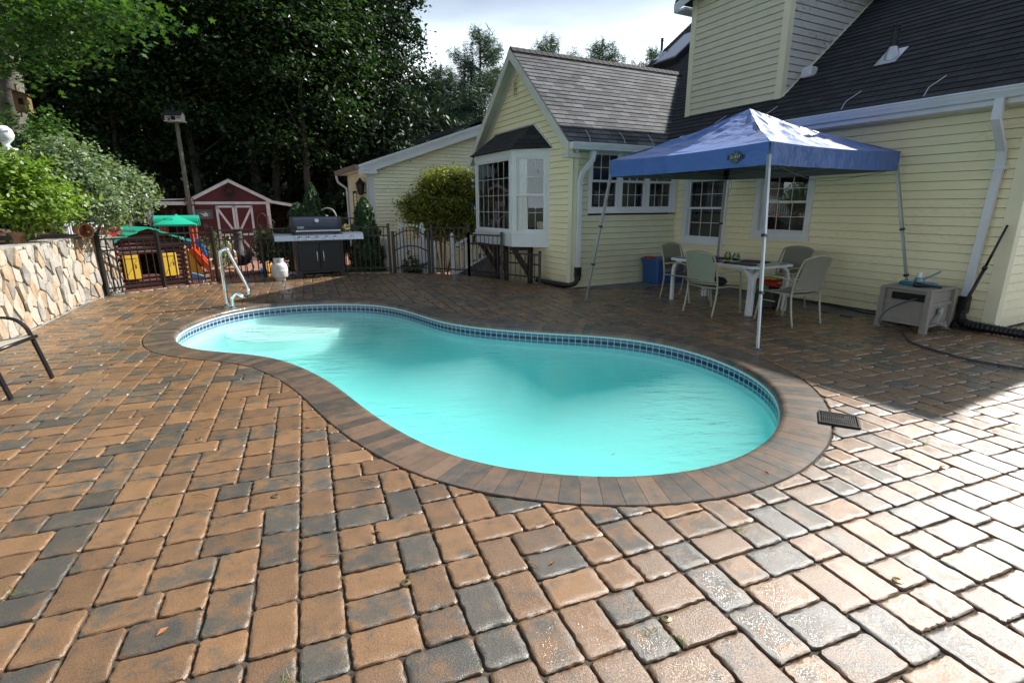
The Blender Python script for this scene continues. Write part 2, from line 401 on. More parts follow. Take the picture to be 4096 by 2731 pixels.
# the sheet has to stay out of the pool basin: faces near the pool are lowered under it
for v in g.v:
    if abs(v.x+1) < 8 and abs(v.y-5.2) < 5.6: v.z = -2.6
struct(g.build('ground', M['soil']))
bp_ = MB()
PB = [(-14, 9), (-3, 12), (-1.5, 12), (0, 10.5), hp(-9.5, 5.72), hp(-14.9, 5.6), hp(-15.0, 3.4), (-4.2, 24), (-20, 24)]
bp_.add([(x, y, -.30) for x, y in [(-14, 8.8), (0.9, 8.8), hp(-9.2, 6), hp(-15, 5.8), (-3.5, 22), (-16, 22)]], [tuple(range(6))])
bm_ = bpy.data.materials.new('red brick paving'); bm_.use_nodes = True
N, L = nodes(bm_); br = N.new('ShaderNodeTexBrick'); br.inputs['Scale'].default_value = 5
br.inputs['Color1'].default_value = (.30, .13, .09, 1); br.inputs['Color2'].default_value = (.38, .19, .14, 1); br.inputs['Mortar'].default_value = (.16, .12, .10, 1)
L.new(N.new('ShaderNodeTexCoord').outputs['Object'], br.inputs['Vector']); L.new(br.outputs[0], N['Principled BSDF'].inputs['Base Color']); N['Principled BSDF'].inputs['Roughness'].default_value = .8
struct(bp_.build('brick_patio', bm_))

# bedding under the pavers: a ring of quads from the coping outward is not needed, a triangulated sheet with the pool cut out is
def sheet_with_hole(outer, hole, z):
    bmx = bpy.data.meshes.new('tmp'); import bmesh
    bm = bmesh.new(); ed = []
    for loop in (outer, hole):
        vs = [bm.verts.new((x, y, z)) for x, y in loop]
        for i in range(len(vs)): ed.append(bm.edges.new((vs[i], vs[(i+1) % len(vs)])))
    bmesh.ops.triangle_fill(bm, edges=ed, use_beauty=True)
    vs = [tuple(v.co) for v in bm.verts]; bm.verts.index_update(); fs = [tuple(v.index for v in f.verts) for f in bm.faces]; bm.free(); return vs, fs
hole = [tuple(p) for p in (LP+LN*.12)[::8]]
vs, fs = sheet_with_hole(DECK, hole, -.014)
sb = MB(); sb.add(vs, fs)
n0 = len(DECK)
for i in range(len(DECK)):                     # the skirt of the deck down to the lower ground
    a, b = DECK[i], DECK[(i+1) % len(DECK)]
    sb.quad((*a, -.022), (*b, -.022), (*b, -.6), (*a, -.6))
struct(sb.build('deck_bed', M['bed']))

# pavers: three sizes on a grid turned 21 degrees, laid by a small random exact tiling that repeats every 24 cells
def tiling(n, seed):
    rnd = random.Random(seed); occ = [[-1]*n for _ in range(n)]; pcs = []
    cells = [(i, j) for j in range(n) for i in range(n)]; budget = [60000]
    shapes = [(3, 2), (2, 3), (2, 2), (3, 2), (3, 2), (2, 3)]
    def fits(i, j, w, h): return all(occ[(j+b) % n][(i+a) % n] < 0 for a in range(w) for b in range(h))
    def put(i, j, w, h, k):
        for a in range(w):
            for b in range(h): occ[(j+b) % n][(i+a) % n] = k
    def rec(pos):
        while pos < n*n and occ[cells[pos][1]][cells[pos][0]] >= 0: pos += 1
        if pos == n*n: return True
        budget[0] -= 1
        if budget[0] < 0: return False
        i, j = cells[pos]; sh = shapes[:]; rnd.shuffle(sh); seen = set()
        for w, h in sh:
            if (w, h) in seen: continue
            seen.add((w, h))
            if i+w <= n+3 and fits(i, j, w, h):
                put(i, j, w, h, len(pcs)); pcs.append((i, j, w, h))
                if rec(pos+1): return True
                pcs.pop(); put(i, j, w, h, -1)
        return False
    import sys; sys.setrecursionlimit(5000)
    return pcs if rec(0) else None
TIL = None; sd_ = 1
while TIL is None: TIL = tiling(18, sd_); sd_ += 1
CELL = .0868; GA = radians(21.0); ga, gb = np.array([cos(GA), sin(GA)]), np.array([sin(GA), -cos(GA)])
Lx = LP[::4]; Ox = OUT[::4]; Nx = LN[::4]
DE = np.array(DECK)
def edge_clip(poly, c, pl, cw):
    for i in range(len(pl)):
        a, b = np.array(pl[i]), np.array(pl[(i+1) % len(pl)]); e = b-a; l = np.hypot(*e); e = e/l
        t = np.dot(c-a, e)
        if -.25 < t < l+.25:
            nn = np.array([e[1], -e[0]]) if cw else np.array([-e[1], e[0]])
            dd = np.dot(c-a, nn)
            if abs(dd) < .3: poly = clip(poly, a, nn)
    return poly
pv = MB(); pv.hasc = True; rnd = random.Random(5)
def add_paver(mb, poly, c, big=True, z=0, amt=.0060, bev=.011, sub=4):
    # poly counter-clockwise; builds worn edges around a nearly flat top
    n = len(poly); ring = []
    cx, cy = sum(p[0] for p in poly)/n, sum(p[1] for p in poly)/n
    for i in range(n):
        a, b = poly[i], poly[(i+1) % n]; l = sqrt((b[0]-a[0])**2+(b[1]-a[1])**2)
        if l < .012: ring.append(a); continue
        k = sub if l > .06 else 2; ex, ey = (b[0]-a[0])/l, (b[1]-a[1])/l
        cr = min(.016, l*.3)
        for q in range(k+1):
            t = cr+(l-2*cr)*q/k; j = rnd.uniform(0, amt)+.0022
            ring.append((a[0]+ex*t-ey*j, a[1]+ey*t+ex*j))
    m = len(ring); tilt = (rnd.gauss(0, .011), rnd.gauss(0, .011)); dz = rnd.uniform(-.0016, .0016)+z
    def zz(x, y): return dz+(x-cx)*tilt[0]+(y-cy)*tilt[1]
    def ins(p, d):
        vx, vy = cx-p[0], cy-p[1]; l = sqrt(vx*vx+vy*vy)+1e-6; d = min(d, l*.6); return (p[0]+vx/l*d, p[1]+vy/l*d)
    r0 = [(x, y, zz(x, y)-.024) for x, y in ring]; r1 = [(x, y, zz(x, y)-bev*rnd.uniform(.5, .8)) for x, y in ring]
    r2 = []
    r3 = []
    for p in ring: q = ins(p, rnd.uniform(.003, .009)); r2.append((*q, zz(*q)-.0008-rnd.uniform(0, .0008))); q = ins(p, .018); r3.append((*q, zz(*q)))
    r4 = [(*ins(p, .050), zz(*ins(p, .050))-.0006) for p in ring] if sub > 3 and z == 0 else None
    vs = r0+r1+r2+r3+(r4 or []); fs = []; nr_ = 4 if r4 else 3; base_ = len(mb.v)
    for t in range(nr_):
        for j in range(m): k = (j+1) % m; fs.append((t*m+j, t*m+k, (t+1)*m+k, (t+1)*m+j))
    fs.append(tuple(nr_*m+j for j in range(m)))
    mb.col = (c[0], c[1], 1.0 if r4 else .6); mb.add(vs, fs)
    if r4:
        for j in range(m): mb.rim[base_+4*m+j] = 0.0
def tone():
    r = rnd.random()
    a = rnd.uniform(.60, .92) if r < .60 else (rnd.uniform(.42, .58) if r < .80 else rnd.uniform(.16, .38))
    return (a, rnd.random(), rnd.random())
NT = 18
slabp = np.array(SLABP)
for ti in range(-9, 11):
    for tj in range(-10, 8):
        for (i, j, w_, h_) in TIL:
            a0, b0 = (ti*NT+i)*CELL, (tj*NT+j)*CELL
            cc = ga*(a0+w_*CELL/2)+gb*(b0+h_*CELL/2)
            x, y = cc
            if y < -1.2 or y > 13.6 or x < -10.5 or x > 11 or (y < .9 and (abs(x) > 5)): continue
            if y > 1 and abs(x) > y*1.25+1.6: continue
            if inside(cc, SLABP): continue
            dO = np.hypot(*(Ox-cc).T); kk = int(dO.argmin())
            rel = np.dot(cc-Ox[kk], Nx[kk])
            if dO[kk] > 1.0 and inside(cc, Ox[::6]): continue
            if dO[kk] < 1.0 and rel < -.16: continue
            ind = inside(cc, DECK)
            poly = [ga*a0+gb*b0, ga*a0+gb*(b0+h_*CELL), ga*(a0+w_*CELL)+gb*(b0+h_*CELL), ga*(a0+w_*CELL)+gb*b0]
            poly = [tuple(q) for q in poly]
            if dO[kk] < .3: poly = clip(poly, Ox[kk]+Nx[kk]*.004, Nx[kk])
            if len(poly) > 2: poly = edge_clip(poly, cc, DECK, True)
            if not ind and not any(inside(q, DECK) for q in poly): continue
            if len(poly) < 3: continue
            ar = abs(sum(poly[q][0]*poly[(q+1) % len(poly)][1]-poly[(q+1) % len(poly)][0]*poly[q][1] for q in range(len(poly))))/2
            if ar < .0025: continue
            d = sqrt(x*x+y*y)
            add_paver(pv, poly, tone(), sub=9 if d < 3 else (6 if d < 5 else (3 if d < 9 else 1)))
pvo = struct(pv.build('paved_deck', M['paver'], smooth=True))
sl_ = MB(); sl_.add([(*p, -.004) for p in SLABP], [tuple(range(len(SLABP)-1, -1, -1))]); struct(sl_.build('concrete_slab', M['concrete']))
# kerb course along the far edge of the deck
kb = MB(); kb.hasc = True
for i in range(0, 6):
    a, b = np.array(FP[i]), np.array(FP[i+1]); l = np.hypot(*(b-a)); e = (b-a)/l; nn = np.array([-e[1], e[0]]); k = int(l/.2)
    for q in range(k):
        p0, p1 = a+e*l*q/k, a+e*l*(q+1)/k
        add_paver(kb, [tuple(p0-nn*.10), tuple(p1-nn*.10), tuple(p1+nn*.06), tuple(p0+nn*.06)], tone(), z=.022, bev=.015)
        kb.quad((*(p0+nn*.06), .0), (*(p1+nn*.06), .0), (*(p1+nn*.06), -.45), (*(p0+nn*.06), -.45))
struct(kb.build('deck_kerb', M['paver'], smooth='all'))

# the pool: liner wall, tile band, floor, steps, coping, skimmer
pool = thing('swimming_pool', 'curved inground pool with blue tile band and brown brick coping', 'pool', (-1, 6, -1.6))
cp = MB(); cp.hasc = True; nb = 188
CP, CN, _ = smooth_loop(POOL, nb*4)
for b in range(nb):
    i0 = b*4; idx = [(i0+k) % (nb*4) for k in range(5)]
    cp.col = (rnd.choice([rnd.uniform(.55, .85), rnd.uniform(.35, .6), rnd.uniform(.2, .4)]), rnd.random(), 0)
    pr = [(CW-.003, -.03), (CW-.003, -.006), (CW-.008, 0), (.05, .001), (.022, -.003), (.006, -.014), (-.002, -.032), (-.003, -.054), (.03, -.056)]
    rings = []
    for q, k in enumerate(idx):
        g_ = .0012 if q == 0 else (-.0012 if q == 4 else 0); t = np.array([-CN[k][1], CN[k][0]])
        rings.append([(*(CP[k]+CN[k]*d+t*g_), z+rnd.uniform(-.0006, .0006)) for d, z in pr])
    cp.rings(rings)
cp.build('coping', M['coping'], pool, smooth=True)
tk = MB()
for i in range(0, 760, 2):
    j = (i+2) % 760
    for (d0, z0), (d1, z1) in zip([(.03, -.0565), (-.012, -.0565), (-.014, -.062), (-.012, -.076), (.004, -.078)][:-1], [(-.012, -.0565), (-.014, -.062), (-.012, -.076), (.004, -.078)]):
        tk.quad((*(LP[i]+LN[i]*d0), z0), (*(LP[j]+LN[j]*d0), z0), (*(LP[j]+LN[j]*d1), z1), (*(LP[i]+LN[i]*d1), z1))
tk.build('liner_track', mat('white vinyl track', (.72, .75, .72), .35), pool, smooth='all')
tb = MB(); SLEN = LLEN/760
for i in range(0, 760, 2):
    j = (i+2) % 760; s0, s1 = i*SLEN, (i+2)*SLEN; o = .004
    tb.quad((*(LP[i]+LN[i]*o), -.076), (*(LP[i]+LN[i]*o), -.27), (*(LP[j]+LN[j]*o), -.27), (*(LP[j]+LN[j]*o), -.076), [(s0, 0), (s0, .194), (s1, .194), (s1, 0)])
tm = bpy.data.materials.new('blue pool tile'); tm.use_nodes = True; N, L = nodes(tm)
u = N.new('ShaderNodeUVMap').outputs[0]; sx = N.new('ShaderNodeSeparateXYZ'); L.new(u, sx.inputs[0])
TW = LLEN/round(LLEN/.083)
fu = math_(N, L, 'FRACT', math_(N, L, 'DIVIDE', sx.outputs[0], TW)); v_ = sx.outputs[1]
au = math_(N, L, 'ABSOLUTE', math_(N, L, 'SUBTRACT', fu, .5))             # 0 centre .. .5 edge
vl = math_(N, L, 'GREATER_THAN', au, .455)                                # vertical grout
arch = math_(N, L, 'MULTIPLY_ADD', math_(N, L, 'POWER', math_(N, L, 'MULTIPLY', au, 2), 3), .011, .037)
hl = math_(N, L, 'LESS_THAN', math_(N, L, 'ABSOLUTE', math_(N, L, 'SUBTRACT', v_, arch)), .0032)
arch2 = math_(N, L, 'MULTIPLY_ADD', math_(N, L, 'POWER', math_(N, L, 'MULTIPLY', au, 2), 3), -.011, .094)
hl2 = math_(N, L, 'LESS_THAN', math_(N, L, 'ABSOLUTE', math_(N, L, 'SUBTRACT', v_, arch2)), .003)
low = math_(N, L, 'GREATER_THAN', v_, arch); low2 = math_(N, L, 'GREATER_THAN', v_, arch2)
nz_ = noise(N, L, N.new('ShaderNodeTexCoord').outputs['Object'], 90, 3, .7)
navy = mixc(N, L, nz_, (.006, .012, .035), (.03, .06, .13)); lt = mixc(N, L, nz_, (.07, .13, .27), (.11, .19, .36))
c = mixc(N, L, low, lt, navy); c = mixc(N, L, low2, c, lt)
gr = math_(N, L, 'MAXIMUM', vl, math_(N, L, 'MAXIMUM', hl, hl2)); c = mixc(N, L, gr, c, (.55, .62, .66))
below = math_(N, L, 'GREATER_THAN', v_, .128); c = mixc(N, L, below, c, (.55, .80, .82))
L.new(c, N['Principled BSDF'].inputs['Base Color']); N['Principled BSDF'].inputs['Roughness'].default_value = .22
tb.build('tile_band', tm, pool, smooth='all')
liner = mat('pale blue pool liner', (.80, .95, .95), .5)
lw = MB()
for i in range(0, 760, 2):
    j = (i+2) % 760
    lw.quad((*LP[i], -.26), (*(LP[i]-LN[i]*.10), -2.0), (*(LP[j]-LN[j]*.10), -2.0), (*LP[j], -.26))
lw.build('liner_wall', liner, pool, smooth='all')
fl = MB(); ax_ = np.array([.86, -.51])          # deep end towards the right
def depth(x, y):
    t = (np.dot((x+3.2, y-7.4), ax_))/6.4; t = min(max(t, 0), 1); t = t*t*(3-2*t); return -.75-.60*t
xs = np.arange(-5.2, 3.2, .25); ys = np.arange(2.2, 9.4, .25)
for x in xs:
    for y in ys: fl.quad(*[(a, b, depth(a, b)) for a, b in ((x, y), (x+.25, y), (x+.25, y+.25), (x, y+.25))])
fl.build('floor', liner, pool, smooth='all')
st = MB(); smat = mat('white fibreglass step', (.80, .84, .80), .4)
for k, (rad, zt) in enumerate([(1.75, -.58), (1.3, -.43), (.85, -.30)]):
    c0 = np.array([-3.55, 8.0]); ring = []
    for a in range(28):
        p = c0+np.array([cos(2*pi*a/28), sin(2*pi*a/28)])*rad; ring.append((p[0], p[1]))
    st.rings([[(x, y, zt-.3) for x, y in ring], [(x, y, zt-.02) for x, y in ring], [(c0[0]+(x-c0[0])*.985, c0[1]+(y-c0[1])*.985, zt) for x, y in ring]])
st.build('steps', smat, pool, smooth=True)
# water
wt = MB(); vs, fs = [], []
import bmesh
bm = bmesh.new(); lo = [bm.verts.new((*p, -.172)) for p in LP[::4]]; bm.faces.new(lo)
bmesh.ops.triangulate(bm, faces=bm.faces[:]); bm.verts.index_update()
fs_top = [tuple(v.index for v in f.verts) for f in bm.faces]; wt.add([tuple(v.co) for v in bm.verts], fs_top); bm.free(); q_ = LP[::4]; w_n = LN[::4]*.02; m_w = len(q_)
ring0 = [(*p, -.172) for p in q_]; ring1 = [(*p, -.176) for p in q_+w_n]; ring2 = [(*p, -2.3) for p in q_+w_n]
for a_r, b_r in ((ring1, ring0), (ring2, ring1)):
    for i in range(m_w): wt.quad(a_r[i], a_r[(i+1) % m_w], b_r[(i+1) % m_w], b_r[i])
wt.add([(x, y, -2.3) for x, y, z in [wt.v[k] for k in range(m_w)]], [tuple(reversed(f)) for f in fs_top])
wm = bpy.data.materials.new('turquoise pool water'); wm.use_nodes = True; N, L = nodes(wm); N.remove(N['Principled BSDF'])
t = N.new('ShaderNodeTexCoord').outputs['Object']
mpn = N.new('ShaderNodeMapping'); mpn.inputs['Scale'].default_value = (1, 2.6, 1); mpn.inputs['Rotation'].default_value = (0, 0, radians(-14)); L.new(t, mpn.inputs[0])
h1 = noise(N, L, mpn.outputs[0], 3.2, 3, .5); h2 = noise(N, L, mpn.outputs[0], 11, 3, .55)
zone = ramp(N, L, noise(N, L, t, .7, 1), [(.38, (.15, .15, .15)), (.6, (1, 1, 1))])
bp = N.new('ShaderNodeBump'); bp.inputs['Strength'].default_value = .55; bp.inputs['Distance'].default_value = .05
L.new(math_(N, L, 'MULTIPLY', math_(N, L, 'MULTIPLY_ADD', h2, .35, h1), zone), bp.inputs['Height'])
tr = N.new('ShaderNodeBsdfTransparent'); tr.inputs[0].default_value = (.97, 1, 1, 1)
df = N.new('ShaderNodeBsdfDiffuse'); df.inputs[0].default_value = (.16, .80, .74, 1)
gl = N.new('ShaderNodeBsdfGlossy'); gl.inputs['Roughness'].default_value = .03; L.new(bp.outputs[0], gl.inputs['Normal'])
fr = N.new('ShaderNodeFresnel'); fr.inputs[0].default_value = 1.33; L.new(bp.outputs[0], fr.inputs['Normal'])
m1 = N.new('ShaderNodeMixShader'); m1.inputs[0].default_value = .03; L.new(tr.outputs[0], m1.inputs[1]); L.new(df.outputs[0], m1.inputs[2])
m2 = N.new('ShaderNodeMixShader'); bf_ = N.new('ShaderNodeNewGeometry').outputs['Backfacing']; L.new(math_(N, L, 'MULTIPLY', fr.outputs[0], math_(N, L, 'SUBTRACT', 1.0, bf_)), m2.inputs[0]); L.new(m1.outputs[0], m2.inputs[1]); L.new(gl.outputs[0], m2.inputs[2])
L.new(m2.outputs[0], N['Material Output'].inputs[0])
va = N.new('ShaderNodeVolumeAbsorption'); va.inputs['Color'].default_value = (.34, .990, .960, 1); va.inputs['Density'].default_value = 1.0
vs_ = N.new('ShaderNodeVolumeScatter'); vs_.inputs['Color'].default_value = (.75, .99, .97, 1); vs_.inputs['Density'].default_value = 1.1; vs_.inputs['Anisotropy'].default_value = .5
ad = N.new('ShaderNodeAddShader'); L.new(va.outputs[0], ad.inputs[0]); L.new(vs_.outputs[0], ad.inputs[1]); L.new(ad.outputs[0], N['Material Output'].inputs[1])
struct(wt.build('pool_water', wm))
# ================================================================== THE HOUSE
def wframe(u, v, facing):                     # wall frame: x to the right as seen from outside, y inward, z up
    if facing == '-v': return HF @ Matrix.Translation((u, v, 0))
    if facing == '+u': return HF @ Matrix(((0, -1, 0, u), (1, 0, 0, v), (0, 0, 1, 0), (0, 0, 0, 1)))
    if facing == '-u': return HF @ Matrix(((0, 1, 0, u), (-1, 0, 0, v), (0, 0, 1, 0), (0, 0, 0, 1)))
EXP = .114
SRN = random.Random(99)
def xrange_(poly, z):
    xs = []
    for i in range(len(poly)):
        (x0, z0), (x1, z1) = poly[i], poly[(i+1) % len(poly)]
        if (z0 <= z <= z1) or (z1 <= z <= z0):
            if abs(z1-z0) < 1e-9: xs += [x0, x1]
            else: xs.append(x0+(x1-x0)*(z-z0)/(z1-z0))
    return (min(xs), max(xs)) if xs else None
def siding(mb, poly, holes=(), e=EXP, z0=None, out=.024):
    zlo = min(p[1] for p in poly); zhi = max(p[1] for p in poly); z = zlo if z0 is None else z0
    while z < zhi-1e-4:
        za, zb = max(z, zlo+1e-4), min(z+e, zhi-1e-4); a = xrange_(poly, za); b = xrange_(poly, zb); zm = (za+zb)/2
        if a and b:
            cuts = sorted((h[0], h[1]) for h in holes if h[2] < zm < h[3])
            sp = []; cur = None
            L0, R0, L1, R1 = a[0], a[1], b[0], b[1]
            xs = [('s', L0, L1)]
            for c0, c1 in cuts: xs += [('e', c0, c0), ('s', c1, c1)]
            xs.append(('e', R0, R1))
            for q in range(0, len(xs), 2):
                (_, p0, p1), (_, q0, q1) = xs[q], xs[q+1]
                if q0-p0 > .004 or q1-p1 > .004:
                    zt_ = zb-.008*min(1, (zb-za)/.06); ft = (zt_-za)/(zb-za) if zb > za else 0; pt_, qt_ = p0+(p1-p0)*ft, q0+(q1-q0)*ft
                    mb.quad((p0, -out, za), (q0, -out, za), (qt_, -.010, zt_), (pt_, -.010, zt_)); mb.quad((pt_, -.010, zt_), (qt_, -.010, zt_), (q1, .012, zb), (p1, .012, zb))
                    mb.quad((p0, .012, za+.001), (q0, .012, za+.001), (q0, -out, za), (p0, -out, za))
                    mb.quad((q0, -out, za), (q0, .0, za), (q1, .0, zb), (q1, -.004, zb))
            if b[1]-b[0] > 1.2:
                for _ in range(max(1, int((b[1]-b[0])/3.2))):
                    xj = SRN.uniform(max(a[0], b[0])+.2, min(a[1], b[1])-.2)
                    if not any(c0-.05 < xj < c1+.05 for c0, c1 in cuts): mb.quad((xj, -out-.0015, za), (xj+.005, -out-.0015, za), (xj+.005, -.0115, zb-.009), (xj, -.0115, zb-.009)); mb.quad((xj+.005, -out-.0015, za), (xj+.005, -out+.006, za), (xj+.005, .0, zb-.009), (xj+.005, -.0115, zb-.009))
        z += e
def shingles(mb, O, X, S, poly, e=.135, th=.011, ju=0):
    # poly in (x along eave, s up the slope); O origin, X unit along, S unit up the slope
    O, X, S = Vector(O), Vector(X), Vector(S); Nn = X.cross(S).normalized()
    if Nn.z < 0: Nn = -Nn
    lo = min(p[1] for p in poly); hi = max(p[1] for p in poly); s = lo
    P = lambda x, s_, h: O+X*x+S*s_+Nn*h
    k = 0
    while s < hi-1e-4:
        sa, sb_ = max(s, lo+1e-4), min(s+e, hi-1e-4); a, b = xrange_(poly, sa), xrange_(poly, sb_)
        if a and b:
            x = a[0]; xe = a[1]; n = max(1, int((xe-x)/.9)); r = random.Random(k*7+int(lo*10))
            hs = th*r.uniform(.85, 1.25)
            mb.quad(P(a[0], sa, hs), P(a[1], sa, hs), P(b[1], sb_, .002), P(b[0], sb_, .002), [(a[0]+ju, sa), (a[1]+ju, sa), (b[1]+ju, sb_), (b[0]+ju, sb_)])
            mb.quad(P(a[0], sa, 0), P(a[1], sa, 0), P(a[1], sa, hs), P(a[0], sa, hs), [(a[0]+ju, sa)]*4)
        s += e; k += 1
def rect_frame(mb, x0, x1, z0, z1, w_, ya, yb):
    mb.bb(x0, x1, ya, yb, z1-w_, z1); mb.bb(x0, x1, ya, yb, z0, z0+w_)
    mb.bb(x0, x0+w_, ya, yb, z0+w_, z1-w_); mb.bb(x1-w_, x1, ya, yb, z0+w_, z1-w_)
def window(M_, x0, x1, z0, z1, parent, sashes, trim=.09, sill=True, name='window', casing=None, depth_=.075, room=True, tz=None):
    """sashes: list of (x0,x1,z0,z1,cols,rows,y) glazed leaves; the casing is the part, leaves and panes its sub-parts"""
    f = MB(M_); rect_frame(f, x0, x1, z0, z1, trim, -.035, .03)
    rect_frame(f, x0+trim, x1-trim, z0+trim, z1-trim, .012, -.02, depth_+.02)
    if sill: f.bb(x0-.02, x1+.02, -.06, .0, z0-.028, z0+.012)
    o = f.build(name, casing or M['white'], parent)
    s = MB(M_); p = MB(M_)
    for (a, b, c, d, nc, nr, y) in sashes:
        rect_frame(s, a, b, c, d, .038, y, y+.032)
        for i in range(1, nc): x = a+.038+(b-a-.076)*i/nc; s.bb(x-.005, x+.005, y+.008, y+.022, c+.038, d-.038)
        for j in range(1, nr): z = c+.038+(d-c-.076)*j/nr; s.bb(a+.038, b-.038, y+.0085, y+.0215, z-.005, z+.005)
        p.quad((a+.03, y+.015, c+.03), (b-.03, y+.015, c+.03), (b-.03, y+.015, d-.03), (a+.03, y+.015, d-.03))
    s.build('sash', M['white'], o); p.build('pane', M['glass'], o)
    if room:
        r = MB(M_); D = .55; a, b, c, d = x0+trim*.6, x1-trim*.6, z0+trim*.6, z1-trim*.6
        r.quad((a-.3, D, c-.3), (b+.3, D, c-.3), (b+.3, D, d+.3), (a-.3, D, d+.3))
        for q in [((a, .1, c), (a-.3, D, c-.3), (a-.3, D, d+.3), (a, .1, d)), ((b, .1, c), (b, .1, d), (b+.3, D, d+.3), (b+.3, D, c-.3)), ((a, .1, c), (b, .1, c), (b+.3, D, c-.3), (a-.3, D, c-.3)), ((a, .1, d), (a-.3, D, d+.3), (b+.3, D, d+.3), (b, .1, d))]: r.quad(*q)
        r.build('room', M['room'], o)
    return o
def gutter(M_, x0, x1, y, z, parent, mat_=None):  # along x, outward is -y
    pr = [(-.0, 0), (-.125, 0), (-.13, -.014), (-.118, -.03), (-.112, -.05), (-.092, -.085), (-.08, -.115), (0, -.12)]
    mb = MB(M_); n = len(pr)
    ra = [(x0, y+a, z+b) for a, b in pr]; rb = [(x1, y+a, z+b) for a, b in pr]
    mb.rings([ra, rb]); return mb.build('gutter', mat_ or M['gutter'], parent)
UM, UR, VM, VW, UL = -8.42, -2.85, 8.35, 5.72, -12.50
house = thing('house', 'pale yellow sided house with grey shingle roofs, bay window and dormer beside the pool', 'house', frame(UV(UM, VM), D1))
# --- main long wall
Mm = wframe(0, VM, '-v')
W1 = (-8.20, -7.10, .80, 2.14); W2 = (-6.50, -5.42, .99, 2.16)
s = MB(Mm); siding(s, [(UM, .02), (UR, .02), (UR, 2.68), (UM, 2.68)], [W1, W2])
Ms = wframe(UR, VM, '+u'); s.M = Ms; siding(s, [(0, .02), (8.6, .02), (8.6, 2.7), (4.3, 6.5), (0, 2.7)], [])
s.build('wall', M['cream'], house)
s = MB(Mm); s.bb(UR-.115, UR+.02, -.03, -.0, .0, 2.6); s.bb(UM+.0, UM+.05, -.03, 0, .0, 2.6); s.M = Ms; s.bb(-.028, .10, -.026, 0, .0, 2.6)
s.build('corner_trim', M['creamt'], house)
def dh(w, cols=3, tr=.09, gap=.0): # double hung leaves inside a casing
    x0, x1, z0, z1 = w; a, b, c, d = x0+tr+.012, x1-tr-.012, z0+tr+.012, z1-tr-.012; mz = c+(d-c)*.52
    return [(a, b, mz-.02, d, cols, 2, .012), (a, b, c, mz+.018, cols, 2, .048)]
window(Mm, *W1, house, dh(W1), trim=.10)
window(Mm, *W2, house, dh(W2), trim=.10)
# --- eave, soffit, gutter of the main roof
EV, EZ, SL = 8.03, 2.84, .82
s = MB(HF); s.bb(UL-.3, UR+.32, EV-.0, EV+.02, EZ-.16, EZ-.01); s.bb(UM-.05, UR+.3, EV, VM, 2.66, 2.68)
s.build('fascia', M['gutter'], house)
gutter(HF, UM+.42, UR+.33, EV, EZ-.005, house)
# --- main roof
ca = cos(math.atan(SL)); sa = sin(math.atan(SL)); RV = 13.1; slen = (RV-EV)/ca
r = MB(HF)
DU0, DU1, DV = -8.55, -6.42, 8.58
shingles(r, (0, EV-.03, EZ), (1, 0, 0), (0, ca, sa), [(UL-.3, 0), (UR+.32, 0), (UR+.32, slen), (UL-.3, slen)])
shingles(r, (0, 2*RV-EV+.03, EZ), (-1, 0, 0), (0, -ca, sa), [(-UR-.32, 0), (-UL+.3, 0), (-UL+.3, slen), (-UR-.32, slen)])
r.bb(UL-.3, UR+.32, RV-.12, RV+.12, EZ+(RV-EV)*SL-.08, EZ+(RV-EV)*SL+.03)
r.build('roof', M['shingle'], house)
s = MB(HF)                                      # rake boards at both ends
for u0, u1 in ((UL-.32, UL-.29), (UR+.305, UR+.335)):
    for sg in (1, -1):
        a = (0, EV if sg > 0 else 2*RV-EV, EZ); P0 = (u0, a[1], EZ-.17); P1 = (u0, RV, EZ+(RV-EV)*SL-.17)
        s.rings([[(u0, a[1], EZ-.17), (u1, a[1], EZ-.17), (u1, a[1], EZ-.015), (u0, a[1], EZ-.015)], [(u0, RV, P1[2]), (u1, RV, P1[2]), (u1, RV, P1[2]+.155), (u0, RV, P1[2]+.155)]])
s.build('rake_board', M['white'], house)
# closed back and left of the house
s = MB(HF)
s.quad((UL, VM, 0), (UL, 17.9, 0), (UL, 17.9, 2.7), (UL, VM, 2.7)); s.add([(UL, VM, 2.7), (UL, 17.9, 2.7), (UL, RV, 6.9)], [(0, 1, 2)])
s.quad((UL, 17.9, 0), (UR, 17.9, 0), (UR, 17.9, 2.8), (UL, 17.9, 2.8)); s.quad((UL, VM, 0), (UM, VM, 0), (UM, VM, 2.9), (UL, VM, 2.9))
s.quad((UL, VM, -.03), (UR, VM, -.03), (UR, 17.9, -.03), (UL, 17.9, -.03))
s.build('back_wall', M['cream'], house)
# --- vents, skylights, heat cable clips on the roof
def onroof(u, v, h=0): return (u, v, EZ+(v-EV+.03)*SL+h)
for (u, v, rr, hh, lab) in [(-4.95, 9.02, .048, .42, 1), (-12.55, 11.45, .035, .45, 0)]:
    p = onroof(u, v); f = MB(HF @ Matrix.Translation(p)); f.lathe([(rr, -.05), (rr, hh-.07), (rr*1.25, hh-.07), (rr*1.25, hh-.05), (rr*.95, hh-.05), (rr*.95, hh-.03), (rr*1.2, hh-.02), (rr*1.2, hh)], n=16)
    o = f.build('vent_pipe', M['black'], house, smooth=True)
    f = MB(HF @ Matrix.Translation(p)); f.lathe([(rr*2.2, -.06), (rr*1.9, .04), (rr*1.15, .13)], n=16, cap=False)
    q = [(-.15, -.17), (.15, -.17), (.15, .12), (-.15, .12)]; f.quad(*[(a, b, b*SL+.022) for a, b in q]); f.build('flashing', M['flash'], o, smooth=True)
